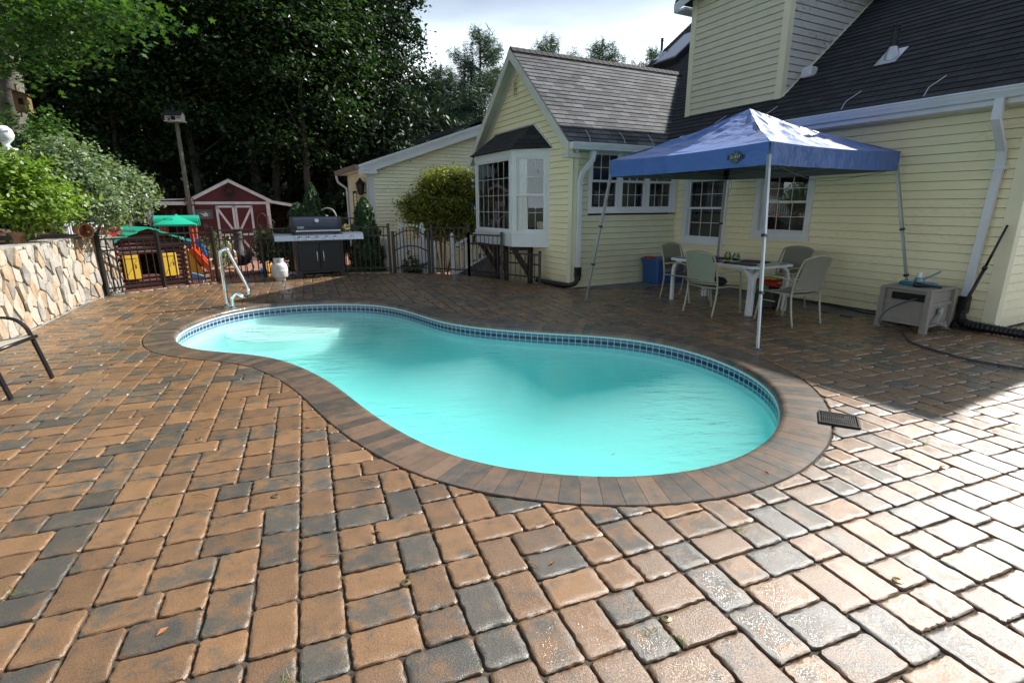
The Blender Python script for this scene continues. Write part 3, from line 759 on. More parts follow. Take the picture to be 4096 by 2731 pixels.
for (u0, u1, v0, v1) in [(-12.05, -11.2, 10.75, 11.85), (-6.05, -5.1, 10.6, 11.8)]:
    f = MB(HF); h = .13
    A = [onroof(u0, v0, .02), onroof(u1, v0, .02), onroof(u1, v1, .02), onroof(u0, v1, .02)]; B = [(x, y-.06, z+h) for x, y, z in A]; f.rings([A, B])
    o = f.build('skylight', mat('dark skylight frame', (.03, .032, .035), .4, .5), house)
    k = .06; f = MB(HF); C_ = [(u0+k, v0+k), (u1-k, v0+k), (u1-k, v1-k), (u0+k, v1-k)]
    f.quad(*[(a, b-.065, onroof(a, b, .155)[2]) for a, b in C_]); f.build('pane', mat('skylight glass', (.25, .27, .3), .06, spec=1), o)
cl = MB(HF)
for u in (-6.35, -5.0, -3.95, -7.4):
    cl.tube([onroof(u, EV+.0, .0), onroof(u, EV+.10, .05), onroof(u+.05, EV+.24, .03), onroof(u+.07, EV+.32, .015)], .006, 5)
cl.build('gutter_strap', M['flash'], house)
# --- dormer
DT = 5.42; base = EZ+(DV-EV)*SL
Md = wframe(0, DV, '-v'); s = MB(Md); siding(s, [(DU0, base+.02), (DU1, base+.02), (DU1, DT), ((DU0+DU1)/2, DT+.26), (DU0, DT)], [])
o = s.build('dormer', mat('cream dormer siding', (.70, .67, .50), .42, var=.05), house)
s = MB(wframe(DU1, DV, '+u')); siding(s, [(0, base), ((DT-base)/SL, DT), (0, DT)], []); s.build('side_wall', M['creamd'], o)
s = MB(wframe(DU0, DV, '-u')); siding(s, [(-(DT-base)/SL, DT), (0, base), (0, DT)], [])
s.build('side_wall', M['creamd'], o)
s = MB(Md); s.bb(DU1-.10, DU1+.022, -.03, 0, base, DT); s.bb(DU0-.022, DU0+.10, -.03, 0, base, DT)
s.M = wframe(DU1, DV, '+u'); s.bb(-.028, .09, -.026, 0, base, DT)
s.M = HF; s.bar((DU1+.03, DV, base+.03), (DU1+.03, DV+(DT-base)/SL, DT+.03), .05, .02); s.build('corner_trim', M['creamt'], o)
s = MB(HF); mu_ = (DU0+DU1)/2
for sg in (-1, 1):
    e_ = mu_+sg*(DU1-mu_+.28); hx = abs(e_-mu_); sl2 = .26/(DU1-mu_); L_ = sqrt(hx**2+(hx*sl2)**2)
    A = [(e_, DV-.25, DT-.28*sl2+.06), (mu_, DV-.25, DT+.32), (mu_, DV+3.6, DT+.32), (e_, DV+3.6, DT-.28*sl2+.06)]
    if sg > 0: A = A[::-1]
    s.rings([A, [(x, y, z+.05) for x, y, z in A]])
s.build('dormer_roof', M['shingle'], o)
s = MB(HF)
for sg in (-1, 1):
    e_ = mu_+sg*(DU1-mu_+.28); zz_ = DT-.28*.26/(DU1-mu_)+.05
    s.rings([[(e_, DV-.27, zz_-.15), (e_, DV-.25, zz_-.15), (e_, DV-.25, zz_), (e_, DV-.27, zz_)], [(mu_, DV-.27, DT+.16), (mu_, DV-.25, DT+.16), (mu_, DV-.25, DT+.31), (mu_, DV-.27, DT+.31)]])
    s.bb(min(e_, mu_+sg*(DU1-mu_)), max(e_, mu_+sg*(DU1-mu_)), DV-.25, DV+3, zz_-.16, zz_-.12)
s.build('dormer_fascia', M['gutter'], o)
f = MB(HF @ Matrix.Translation(onroof(-6.22, 8.98, .03))); f.bevbox(-.09, .09, -.1, .1, -.05, .12, .02); f.build('roof_box', M['gutter'], house)
# --- the gabled wing: side wall with the triple window, gable with the bay
Mw = wframe(UM, 0, '+u'); W3 = (6.06, 8.30, 1.40, 2.60)
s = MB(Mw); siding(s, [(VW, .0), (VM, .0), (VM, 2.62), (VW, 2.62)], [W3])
Mg = wframe(0, VW, '-v'); AP = (UL+UM)/2; GZ = 2.70; GSL = .90
apz = GZ+(UM-AP)*GSL
B0, B1 = -12.20, -9.22                              # the bay
siding_g = MB(Mg); siding(siding_g, [(UL, -.25), (UM, -.25), (UM, GZ), (AP, apz), (UL, GZ)], [(B0, B1, .76, 2.55)], z0=-.25)
s.build('wing_wall', mat('shaded yellow vinyl siding', (.66, .64, .46), .42, var=.05), house)  # same siding as the gable, with this wall's shade put into the colour
siding_g.build('gable_wall', M['cream'], house)
s = MB(Mw); s.bb(VW-.02, VW+.09, -.03, 0, 0, 2.62); s.M = Mg; s.bb(UM-.10, UM+.03, -.03, -.0, -.25, 2.66); s.bb(UL-.02, UL+.1, -.03, 0, -.25, 2.66)
s.build('corner_trim', M['creamt'], house)
s = MB(HF); s.quad((UL, VW, -.25), (UL, VM, -.25), (UL, VM, 2.75), (UL, VW, 2.75)); s.build('back_wall', M['cream'], house)
tr = .075; a0, a1 = W3[0]+tr, W3[1]-tr; wd = (a1-a0)/3
lv = []
for k in range(3):
    x0, x1 = a0+wd*k+(.03 if k else .01), a0+wd*(k+1)-(.03 if k < 2 else .01); z0, z1 = W3[2]+tr+.01, W3[3]-tr-.01; mz = (z0+z1)/2
    lv += [(x0, x1, mz-.015, z1, 3, 2, .012), (x0, x1, z0, mz+.015, 3, 2, .045)]
o = window(Mw, *W3, house, lv, trim=tr, sill=False)
s = MB(Mw)
for k in (1, 2): s.bb(a0+wd*k-.04, a0+wd*k+.04, -.032, .06, W3[2]+tr, W3[3]-tr)
s.build('mullion', M['white'], o)
# bay: three facets on two brackets
bd = .56; C1 = B1-.58; C0 = B0+.58; zb0, zb1, zs0, zs1 = .72, .98, 1.0, 2.52
path = [(B0, 0), (C0, -bd), (C1, -bd), (B1, 0)]
def band(z0, z1, off=0):
    mb = MB(Mg); pts = []
    for (x, y) in path: k = off; pts.append((x+(-k if x < AP else k)*.7, y-(k if y < 0 else 0)))
    ring = lambda z: [(x, y, z) for x, y in pts]; mb.rings([ring(z0), ring(z1)]); return mb
bay = band(zb0, zb1).build('bay_window', M['white'], house, label='white bay window with dark hipped shingle roof')
m_ = band(zb1-.005, zb1+.028, .028); b2 = band(zs1, zs1+.12, .01); m_.v += []; m_.build('bay_sill', M['white'], bay); b2.build('bay_head', M['white'], bay)
def facet(i, cols, rows, kind):
    (x0, y0), (x1, y1) = path[i], path[i+1]; l = sqrt((x1-x0)**2+(y1-y0)**2)
    Mf = Mg @ frame((x0, y0, 0), (x1-x0, y1-y0)); s = MB(Mf); z0, z1 = zb1+.028, zs1; p = MB(Mf)
    s.bb(.0, .075, .0, .06, z0, z1); s.bb(l-.075, l, .0, .06, z0, z1); rect_frame(s, .075, l-.075, z0, z1, .035, -.012, .05)
    if kind == 'fixed': lv = [(.11, l-.11, z0+.035, z1-.035, cols, rows, .01)]
    else: mz = z0+(z1-z0)*.50; lv = [(.11, l-.11, mz-.02, z1-.035, cols, 2, .005), (.11, l-.11, z0+.035, mz+.02, cols, 2, .036)]
    for (a, b, c, d, nc, nr, y) in lv:
        rect_frame(s, a, b, c, d, .035, y, y+.03)
        for q in range(1, nc): x = a+.035+(b-a-.07)*q/nc; s.bb(x-.004, x+.004, y+.008, y+.02, c+.03, d-.03)
        for q in range(1, nr): z = c+.035+(d-c-.07)*q/nr; s.bb(a+.03, b-.03, y+.0085, y+.0195, z-.004, z+.004)
        p.quad((a+.03, y+.013, c+.03), (b-.03, y+.013, c+.03), (b-.03, y+.013, d-.03), (a+.03, y+.013, d-.03))
    s.build('sash', M['white'], bay); p.build('pane', M['glass'], bay)
facet(0, 3, 2, 'dh'); facet(1, 6, 4, 'fixed'); facet(2, 3, 2, 'dh')
s = MB(Mg)                                      # room seen through the bay
s.quad((B0-.5, 2.4, .7), (B1+.5, 2.4, .7), (B1+.5, 2.4, 2.6), (B0-.5, 2.4, 2.6)); s.quad((B0-.5, 0.02, .98), (B1+.5, .02, .98), (B1+.5, 2.4, .98), (B0-.5, 2.4, .98))
s.quad((B1+.5, .02, .7), (B1+.5, 2.4, .7), (B1+.5, 2.4, 2.6), (B1+.5, .02, 2.6)); s.quad((B0-.5, .02, .7), (B0-.5, 2.4, .7), (B0-.5, 2.4, 2.6), (B0-.5, .02, 2.6)); s.quad((B0-.5, .02, 2.6), (B1+.5, .02, 2.6), (B1+.5, 2.4, 2.6), (B0-.5, 2.4, 2.6))
s.build('room', M['room'], bay)
s = MB(Mg); n = 14
for (xa, ya, xb, yb) in [(C1+.03, -.49, C1+.22, -.30), (B1-.16, -.03, B1-.05, .06)]:
    ring = lambda z: [(xa+(xb-xa)*q/n, ya+(yb-ya)*q/n+.02*sin(q*2.4+z), z) for q in range(n+1)]
    s.rings([ring(1.05), ring(1.5), ring(2.1), ring(2.5)], cap=False, closed=False)
s.build('curtain', M['curtain'], bay)
# hipped roof of the bay
rz = zs1+.12; ht = .50; s = MB(Mg)
e0, e1, e2, e3 = (B0-.10, .0, rz), (C0-.05, -bd-.10, rz), (C1+.05, -bd-.10, rz), (B1+.10, .0, rz)
t0, t1 = (B0+.62, -.01, rz+ht), (B1-.62, -.01, rz+ht)
for q in [(e0, e1, t0), (e1, e2, t1, t0), (e2, e3, t1)]:
    P = [Vector(p) for p in q]; ex = (P[1]-P[0]).normalized(); nn = (P[1]-P[0]).cross(P[2]-P[0]).normalized(); es = nn.cross(ex)
    poly = [((p-P[0]).dot(ex), (p-P[0]).dot(es)) for p in P]; shingles(s, P[0], ex, es, poly, e=.12, th=.008)
s.quad(e0, e3, e2, e1); s.build('bay_roof', M['shingle'], bay)
f = MB(Mg); 
for a, b in [((e0[0]+.02, -.02, rz+.02), (t0[0], -.03, rz+ht+.02)), ((t0[0]-.02, -.03, rz+ht+.02), (t1[0]+.02, -.03, rz+ht+.02)), ((t1[0], -.03, rz+ht+.02), (e3[0]-.02, -.02, rz+.02))]: f.bar(a, b, .03, .02)
f.build('flashing', M['gutter'], bay)
f = MB(Mg)
for x in (C0+.1, -11.05, -9.90):
    f.bb(x-.05, x+.05, -.10, -.018, -.2, zb0); f.bar((x, -.08, .10), (x, -bd+.08, zb0-.04), .09, .09, up=(1, 0, 0)); f.bb(x-.05, x+.05, -bd+.02, -.02, zb0-.09, zb0-.002)
f.build('bracket', mat('dark brown timber bracket', (.045, .03, .024), .7, bump=.4, bscale=20), bay)
# louvre vent of the gable
f = MB(Mg); rect_frame(f, -10.72, -10.50, 3.80, 4.16, .022, -.04, -.01)
lo = f.build('gable_vent', M['creamt'], house); f = MB(Mg)
for k in range(9): z = 3.83+k*.035; f.quad((-10.70, -.03, z), (-10.52, -.03, z), (-10.52, -.008, z+.03), (-10.70, -.008, z+.03))
f.build('louvre', mat('brown louvre', (.25, .2, .16), .6), lo)
# wing roof
OV = VW-.24; wl = VM+.9
r = MB(HF); gca, gsa = cos(math.atan(GSL)), sin(math.atan(GSL)); over = .20; RZ0 = GZ+.13; gs = (UM+over-AP)/gca
shingles(r, (UM+over, 0, RZ0-over*GSL), (0, 1, 0), (-gca, 0, gsa), [(OV, 0), (VM-.2, 0), (VM+3.2, gs), (OV, gs)])
r.build('wing_roof', M['shingleg'], house)
r2 = MB(HF); shingles(r2, (UL-over, 0, RZ0-over*GSL), (0, -1, 0), (gca, 0, gsa), [(-(VM+3.2), 0), (-OV, 0), (-OV, gs), (-(VM+3.2), gs)])
RT = RZ0+(UM-AP)*GSL
k = 0
v = OV
while v < VM+2.6:                                # ridge caps
    for sg in (-1, 1): r2.quad((AP, v, RT+.035), (AP, v+.30, RT+.022), (AP+sg*.13, v+.30, RT-.13*GSL+.03), (AP+sg*.13, v, RT-.13*GSL+.045))
    r2.quad((AP-.13, v, RT-.13*GSL+.02), (AP, v, RT+.01), (AP+.0, v, RT+.035), (AP-.13, v, RT-.13*GSL+.045)); v += .145
r2.build('wing_roof', M['shingleg'], house)
s = MB(HF)                                      # wide rake boards on the gable
for sg in (-1, 1):
    ue = AP+sg*(UM-AP+over); ze = RZ0-over*GSL
    for (v0, v1, w0, w1) in ((OV-.02, OV, .02, .21), (OV, OV+.22, .015, .03), (VW-.028, VW-.018, .02, .24)):
        A = [(ue, v0, ze-w0), (ue, v1, ze-w0), (ue, v1, ze-w1), (ue, v0, ze-w1)]; B = [(AP, v0, RT-w0), (AP, v1, RT-w0), (AP, v1, RT-w1), (AP, v0, RT-w1)]
        s.rings([A, B])
    s.bb(min(ue, ue-sg*over), max(ue, ue-sg*over), OV-.018, VW, ze-.26, ze-.19)
s.build('rake_board', mat('off white rake board', (.62, .62, .56), .5, var=.1), house)
gutter(wframe(0, 0, '+u'), OV+.02, VM-.28, -(UM+over), RZ0-over*GSL-.01, house)
gutter(wframe(0, 0, '-u') , -(VM), -(OV+.02), UL-over, RZ0-over*GSL-.01, house)
s = MB(HF); s.bb(UM, UM+over+.0, OV+.2, VM-.05, 2.60, 2.62); s.bb(UM-.0, UM+.025, VW, VM, 2.60, 2.66); s.build('soffit', M['gutter'], house)
cl = MB(HF)
for v in (5.95, 6.75, 7.45):
    q = lambda d, h: (UM+over-d, v+d*.25, RZ0-over*GSL+d*GSL+h); cl.tube([q(0, 0), q(.06, .05), q(.2, .03), q(.27, .012)], .006, 5)
cl.build('gutter_strap', M['flash'], house)
# downspouts
def spout(pts, up, name='downspout', w_=.075, h_=.055):
    s = MB(HF)
    for a, b in zip(pts[:-1], pts[1:]):
        a_, b_ = Vector(a), Vector(b); d = (b_-a_).normalized()*.012; s.bar(a_-d, b_+d, w_, h_, up)
    return s
s = spout([(UM+.22, 6.02, 2.50), (UM+.21, 6.0, 2.36), (UM+.10, 5.86, 2.14), (UM+.075, 5.83, 1.98), (UM+.075, 5.83, .36)], (1, 0, 0)); s.bb(UM+.02, UM+.125, 5.775, 5.885, 1.93, 1.96)
s.build('downspout', M['gutter'], house)
s = spout([(-3.12, EV-.05, 2.72), (-3.12, EV-.05, 2.50), (-3.10, VM-.11, 2.16), (-3.10, VM-.075, 2.0), (-3.16, VM-.075, .36)], (0, 1, 0), w_=.085); s.bb(-3.19, -3.02, VM-.11, VM-.03, 1.95, 1.98)
s.build('downspout', M['gutter'], house)
# corrugated black outlets
def corr(name, pts, r, lab, step=.022):
    P = [Vector(p) for p in pts]; out = []                          # Catmull-Rom resample
    for i in range(len(P)-1):
        p0, p1, p2, p3 = P[max(i-1, 0)], P[i], P[i+1], P[min(i+2, len(P)-1)]; n = max(2, int((p2-p1).length/step*2))
        for k in range(n): t = k/n; out.append(.5*((2*p1)+(-p0+p2)*t+(2*p0-5*p1+4*p2-p3)*t*t+(-p0+3*p1-3*p2+p3)*t**3))
    out.append(P[-1]); s = MB(HF); s.tube(out, [r*(1+.07*(1 if i % 4 < 2 else -1)) for i in range(len(out))], 14)
    return tag(s.build(name, M['blackp'], smooth='all'), lab, 'drain pipe')
s = MB(HF); s.bar((UM+.075, 5.83, .40), (UM+.075, 5.83, .20), .11, .09); s.lathe([(.06, 0), (.06, .1)], (UM+.075, 5.83, .14)); a = s.build('downspout_adapter', M['blackp'], house)
corr('drain_pipe', [(UM+.075, 5.83, .22), (UM+.07, 5.79, .10), (UM+.02, 5.66, .055), (UM-.22, 5.60, .05), (UM-.6, 5.56, .045), (UM-.95, 5.52, .045)], .045, 'black corrugated drain pipe curving from the gable corner downspout')
s = MB(HF); s.bar((-3.16, VM-.08, .40), (-3.16, VM-.08, .18), .115, .10); s.build('downspout_adapter', M['blackp'], house)
corr('drain_pipe', [(-3.16, VM-.10, .24), (-3.15, VM-.12, .12), (-3.05, VM-.17, .062), (-2.75, VM-.22, .058), (-2.3, VM-.18, .058), (-1.7, VM-.1, .058), (-1.0, VM-.1, .058)], .055, 'black corrugated drain pipe along the paving at the right house corner')
corr('drain_pipe', [(-2.45, VM+.1, .07), (-2.25, VM+.2, .075), (-1.9, VM+.28, .07), (-1.4, VM+.33, .06)], .06, 'short grey corrugated pipe end beside the right house wall').data.materials[0] = mat('grey corrugated plastic', (.06, .06, .055), .6)
# ================================================================== OBJECTS ON THE DECK
def catmull(P, n=8):
    P = [Vector(p) for p in P]; out = []
    for i in range(len(P)-1):
        p0, p1, p2, p3 = P[max(i-1, 0)], P[i], P[i+1], P[min(i+2, len(P)-1)]
        for k in range(n): t = k/n; out.append(.5*((2*p1)+(-p0+p2)*t+(2*p0-5*p1+4*p2-p3)*t*t+(-p0+3*p1-3*p2+p3)*t**3))
    return out+[P[-1]]
# --- stainless handrail: two feet, one loop
b1, b2 = Vector((-4.60, 8.30, 0)), Vector((-4.42, 8.14, 0)); hd = Vector((.30, .17, 0))
rail = thing('pool_handrail', 'curved stainless steel handrail on the coping at the shallow end', 'handrail', b1)
s = MB(); t1 = atv(906, 1002, b1); tip = atv(902, 985, b1)
P = [b1, b1+Vector((0.0, 0.01, .45)), b1+Vector((.0, .02, .82)), Vector(atv(893, 990, b1))+Vector((.0, 0, .0)), Vector(atv(913, 990, b1)), Vector(atv(940, 1040, b1-Vector((0, .02, 0)))), Vector(atv(978, 1110, b1-Vector((.0, .05, 0)))), Vector(atv(997, 1150, b1-Vector((0, .08, 0)))), Vector(atv(990, 1172, b1-Vector((0, .10, 0)))), Vector(atv(972, 1176, b2)), Vector(atv(945, 1165, b2)), Vector(atv(932, 1180, b2)), b2+Vector((0, 0, .08)), b2]
s.tube(catmull(P, 7), .030, 14); s.build('tube', M['chrome'], rail, smooth='all')
for b in (b1, b2):
    s = MB(); s.lathe([(.062, .002), (.062, .012), (.045, .022), (.03, .034), (.0255, .036)], b, 20); s.build('escutcheon', M['chrome'], rail, smooth=True)
# --- canopy tent
cu0, cu1, cv0, cv1, cz0, cz1 = -6.95, -4.12, 5.43, 8.05, 1.985, 2.235
tent = thing('canopy_tent', 'blue pop-up canopy tent with slanted grey legs over the patio table', 'canopy', frame(UV(-5.5, 6.75), D1))
fab = bpy.data.materials.new('blue canopy cloth'); fab.use_nodes = True; N, L = nodes(fab); b = N['Principled BSDF']
b.inputs['Base Color'].default_value = (.025, .115, .42, 1); b.inputs['Roughness'].default_value = .43; b.inputs['Specular IOR Level'].default_value = .8; b.inputs['Coat Weight'].default_value = .0; b.inputs['Coat Roughness'].default_value = .4; b.inputs['Sheen Weight'].default_value = .15
t = N.new('ShaderNodeTexCoord').outputs['Object']; mpn = N.new('ShaderNodeMapping'); mpn.inputs['Scale'].default_value = (1.2, 3.2, 2); mpn.inputs['Rotation'].default_value = (0, 0, .5); L.new(t, mpn.inputs[0])
bp = N.new('ShaderNodeBump'); bp.inputs['Strength'].default_value = .8; bp.inputs['Distance'].default_value = .08
L.new(math_(N, L, 'MULTIPLY_ADD', noise(N, L, mpn.outputs[0], 6, 3, .5), .25, noise(N, L, mpn.outputs[0], 1.6, 2, .4)), bp.inputs['Height']); L.new(bp.outputs[0], b.inputs['Normal'])
inn = N.new('ShaderNodeBsdfDiffuse'); inn.inputs[0].default_value = (.22, .25, .27, 1); ge = N.new('ShaderNodeNewGeometry'); mx = N.new('ShaderNodeMixShader')
L.new(ge.outputs['Backfacing'], mx.inputs[0]); L.new(b.outputs[0], mx.inputs[1]); L.new(inn.outputs[0], mx.inputs[2]); L.new(mx.outputs[0], N['Material Output'].inputs[0])
s = MB(HF); pk = np.array([-5.53, 6.76, 2.88]); n = 18; cr_ = [(cu0, cv0), (cu1, cv0), (cu1, cv1), (cu0, cv1)]; rr = random.Random(3)
for q in range(4):
    A, B = np.array([*cr_[q], cz1]), np.array([*cr_[(q+1) % 4], cz1])
    def pt(i, j):                              # i along the eave 0..n, j up 0..n
        t = i/n; f = j/n; e = A+(B-A)*t
        mid = 1-(2*t-1)**2
        e = e-np.array([0, 0, .030*mid]) if f < 1 else e
        p = e+(pk-e)*f
        sag = .085*sin(pi*f)*(0.55+.45*mid)
        wr = .014*sin(9*t+5*f+q)*sin(pi*f)*mid+.010*sin(23*t-11*f+2*q)*sin(pi*f)+.006*sin(41*t+17*f)*sin(pi*f)
        return tuple(p+np.array([0, 0, -sag+wr]))
    for i in range(n):
        for j in range(n): s.quad(pt(i, j), pt(i+1, j), pt(i+1, j+1), pt(i, j+1))
    on = np.array([[0, -1], [1, 0], [0, 1], [-1, 0]][q])
    def vl_(i, j):
        t = i/n; e = A+(B-A)*t; mid = 1-(2*t-1)**2; f = j/5
        o = (.012*sin(13*t+q*2)+.008*sin(31*t+q))*f*mid
        return (e[0]+on[0]*(.012+o), e[1]+on[1]*(.012+o), e[2]-.03*mid-(cz1-cz0-.02*mid)*f)
    for i in range(n):
        for j in range(5): s.quad(vl_(i, j+1), vl_(i+1, j+1), vl_(i+1, j), vl_(i, j))
        a, b_ = pt(i, 0), pt(i+1, 0); s.quad(vl_(i, 0), vl_(i+1, 0), b_, a)
ct = s.build('canopy_cloth', fab, tent, smooth=True)
# badge on the front valance
Mb = wframe(cu1-.43, cv0-.03, '-v') @ Matrix.Translation((0, 0, 2.098)) @ Matrix.Rotation(radians(-1), 4, 'Y')
s = MB(Mb); s.lathe([(.072, -.001), (.072, .003)], (0, 0, 0), 28, 'y'); bd_ = s.build('badge', mat('slate badge', (.045, .08, .10), .6), ct)
s = MB(Mb); pale = mat('pale badge print', (.62, .68, .62), .6); blk = mat('black badge print', (.012, .011, .010), .6)
for k in range(8):
    a = pi/8+k*pi/4; R_2 = .066; s.add([(0, -.0025, 0), (cos(a)*R_2, -.0025, sin(a)*R_2), (cos(a+.28)*.022, -.0025, sin(a+.28)*.022)], [(0, 1, 2)])
s.build('star', pale, ct); s = MB(Mb)
for k in range(8):
    a = pi/8+k*pi/4; s.add([(0, -.0024, 0), (cos(a)*.066, -.0024, sin(a)*.066), (cos(a-.3)*.022, -.0024, sin(a-.3)*.022)], [(0, 2, 1)])
s.bb(-.112, .112, -.0065, -.003, -.026, .026); s.build('band', blk, ct)
s = MB(Mb); rect_frame(s, -.106, .106, -.021, .021, .0022, -.0075, -.0066); s.build('band_line', mat('brown badge line', (.16, .10, .08), .6), ct)
tc_ = bpy.data.curves.new('t', 'FONT'); tc_.body = 'QUEST'; tc_.size = .046; tc_.align_x = 'CENTER'; tc_.align_y = 'CENTER'; tc_.space_character = 1.12
to = bpy.data.objects.new('t', tc_); COL.objects.link(to); bpy.context.view_layer.update()
me = bpy.data.meshes.new_from_object(to); COL.objects.unlink(to)
s = MB(Mb); s.add([(v.co.x, -.0085, v.co.y) for v in me.vertices], [tuple(p.vertices) for p in me.polygons]); s.build('lettering', pale, ct)
feet = [(-7.13, 5.17), (-3.67, 5.01), (-3.70, 8.20), (-7.10, 8.20)]
for q in range(4):
    fx, fy = feet[q]; tx, ty = cr_[q]; tx += .03 if q in (0, 3) else -.03; ty += .03 if q < 2 else -.03
    T = Vector((tx, ty, cz1-.03)); F = Vector((fx, fy, .01)); s = MB(HF); m1 = F+(T-F)*.55
    s.bar(m1, T, .036, .036, up=(1, 0, 0)); s.bar(F+(T-F)*.27, m1, .030, .030, up=(1, 0, 0)); s.bar(F, F+(T-F)*.27, .025, .025, up=(1, 0, 0))
    lg = s.build('leg', M['galv'], tent)
    for f_ in (.55, .27):
        s = MB(HF); c = F+(T-F)*f_; d = (T-F).normalized()*.016; s.bar(c-d, c+d, .05, .046, up=(1, 0, 0)); s.build('collar', M['black'], lg)
    s = MB(HF); s.bb(fx-.05, fx+.05, fy-.035, fy+.035, .001, .006); s.build('foot_plate', M['galv'], lg)
    s = MB(HF); s.bb(tx-.028, tx+.028, ty-.028, ty+.028, cz1-.24, cz1-.08); s.build('corner_bracket', M['black'], lg)
s = MB(HF)
for q in range(4):                              # scissor trusses under the eaves and to the peak
    A, B = Vector((*cr_[q], 0)), Vector((*cr_[(q+1) % 4], 0)); cen = (A+B)/2; inw = (Vector((-5.53, 6.76, 0))-cen).normalized()*.035; A += inw; B += inw; cen += inw
    for a, b_ in ((A, cen), (cen, B)):
        for (za, zb_) in ((2.16, 2.04), (2.02, 2.17)): s.bar((a.x, a.y, za), (b_.x, b_.y, zb_), .022, .012)
    s.bar((cen.x, cen.y, 2.10), (-5.53, 6.76, 2.42), .022, .012); s.bar((A.x, A.y, 2.19), (-5.53, 6.76, 2.80), .02, .012)
s.bar((-5.53, 6.76, 2.35), (-5.53, 6.76, 2.86), .04, .04); s.build('truss', M['galv'], tent)
s = MB(HF); c = cr_[1]
s.tube(catmull([(cu1, cv0-.02, 2.20), (cu1-.0, cv0+.15, 2.0), (cu1+.02, cv0+.9, 1.83), (cu1+.02, cv0+1.8, 1.90), (cu1, cv1-.05, 2.0)], 8), .004, 5)
s.tube(catmull([(cu0+.15, cv1-.05, 2.0), (cu0+.19, cv1-.05, 1.86), (cu0+.12, cv1-.05, 1.72)], 6), .003, 5); s.build('tie_cord', mat('grey cord', (.1, .1, .1), .7), tent)
# --- table
tb_ = thing('patio_table', 'white framed glass patio table under the blue canopy', 'table', frame(UV(-5.72, 6.86), D1))
TL = HF @ Matrix.Translation((-5.72, 6.86, 0)); hx, hy, tz = .86, .45, .705
def rr_poly(hx, hy, r, n=6):
    out = []
    for cx, cy, a0 in ((hx-r, -hy+r, -pi/2), (hx-r, hy-r, 0), (-hx+r, hy-r, pi/2), (-hx+r, -hy+r, pi)):
        out += [(cx+r*cos(a0+pi/2*k/n), cy+r*sin(a0+pi/2*k/n)) for k in range(n+1)]
    return out
o_, i_ = rr_poly(hx, hy, .14), rr_poly(hx-.05, hy-.05, .11); s = MB(TL); m = len(o_)
R_3 = [[(x, y, tz-.035) for x, y in o_], [(x, y, tz-.008) for x, y in o_], [(x*.993, y*.988, tz) for x, y in o_], [(x, y, tz) for x, y in i_], [(x, y, tz-.03) for x, y in i_]]
s.rings(R_3, cap=False); s.build('table_frame', M['white'], tb_, smooth=True)
s = MB(TL); s.rings([[(x, y, tz-.012) for x, y in i_], [(x, y, tz-.006) for x, y in i_]]); s.build('glass_top', glass_mat('greenish table glass', (.45, .55, .50), .02, 1.5), tb_)
for sx_, sy_ in ((1, -1), (1, 1), (-1, -1), (-1, 1)):
    s = MB(TL); x, y = sx_*(hx-.06), sy_*(hy-.05); k = .09
    for dx, dy in ((1, 0), (0, 1)):
        P = [(x-sx_*(.02+.0*dx)-sx_*k*dy*0, y, 0), (x-sx_*.02, y, .45), (x-sx_*(.02+dx*.03), y-sy_*dy*.03, .58), (x-sx_*(.02+dx*.12), y-sy_*dy*.12, .655), (x-sx_*(.02+dx*.2), y-sy_*dy*.2, tz-.03)]
        P = [(a-sx_*.028*dx, b-sy_*.028*dy, c) for a, b, c in P]; P = catmull(P, 5)
        for a, b_ in zip(P[:-1], P[1:]): s.bar(a, b_+(b_-a)*.05, .05 if dx else .045, .045, up=(dy, dx, 0))
    s.build('leg', M['white'], tb_)
# place mats, jars
pm = mat('woven navy placemat', (.05, .05, .10), .8, col2=(.25, .12, .16), vscale=40, bump=.5, bscale=80)
for i, (x, y, a, nm) in enumerate([(.42, -.22, 0, 'nearest the right front corner of the glass table'), (.30, .24, .15, 'at the wall side of the glass table behind the jars'), (-.18, -.24, .1, 'just left of the candle jars on the glass table'), (-.45, .20, -.1, 'at the far left end of the glass table')]):
    s = MB(TL @ Matrix.Translation((x, y, tz-.003)) @ Matrix.Rotation(a, 4, 'Z')); s.rings([[(p*1.0, q*.62, 0) for p, q in rr_poly(.21, .21, .1)], [(p*.99, q*.62, .006) for p, q in rr_poly(.21, .21, .1)]])
    tag(s.build('placemat', pm), 'navy and pink woven placemat '+nm, 'placemat', 'placemats on the glass table')
gg = glass_mat('ribbed jar glass', (.75, .85, .75), .05)
for (x, y, col, nm) in [(-.02, .0, (.42, .38, .05), 'yellow'), (.14, .0, (.10, .32, .12), 'green')]:
    T_ = TL @ Matrix.Translation((x, y, tz+.004)); j = thing('candle_jar', nm+' candle in a ribbed glass jar on the patio table', 'candle jar', T_, 'candle jars')
    s = MB(T_); s.lathe([(.03, 0), (.052, .01), (.058, .05), (.05, .09), (.038, .105), (.036, .112), (.045, .13)], n=20, cap=False); s.build('glass', gg, j, smooth='all')
    s = MB(T_); s.lathe([(.03, .004), (.05, .012), (.054, .045), (.05, .062), (.001, .064)], n=16); s.build('wax', mat(nm+' wax', col, .5), j, smooth=True)
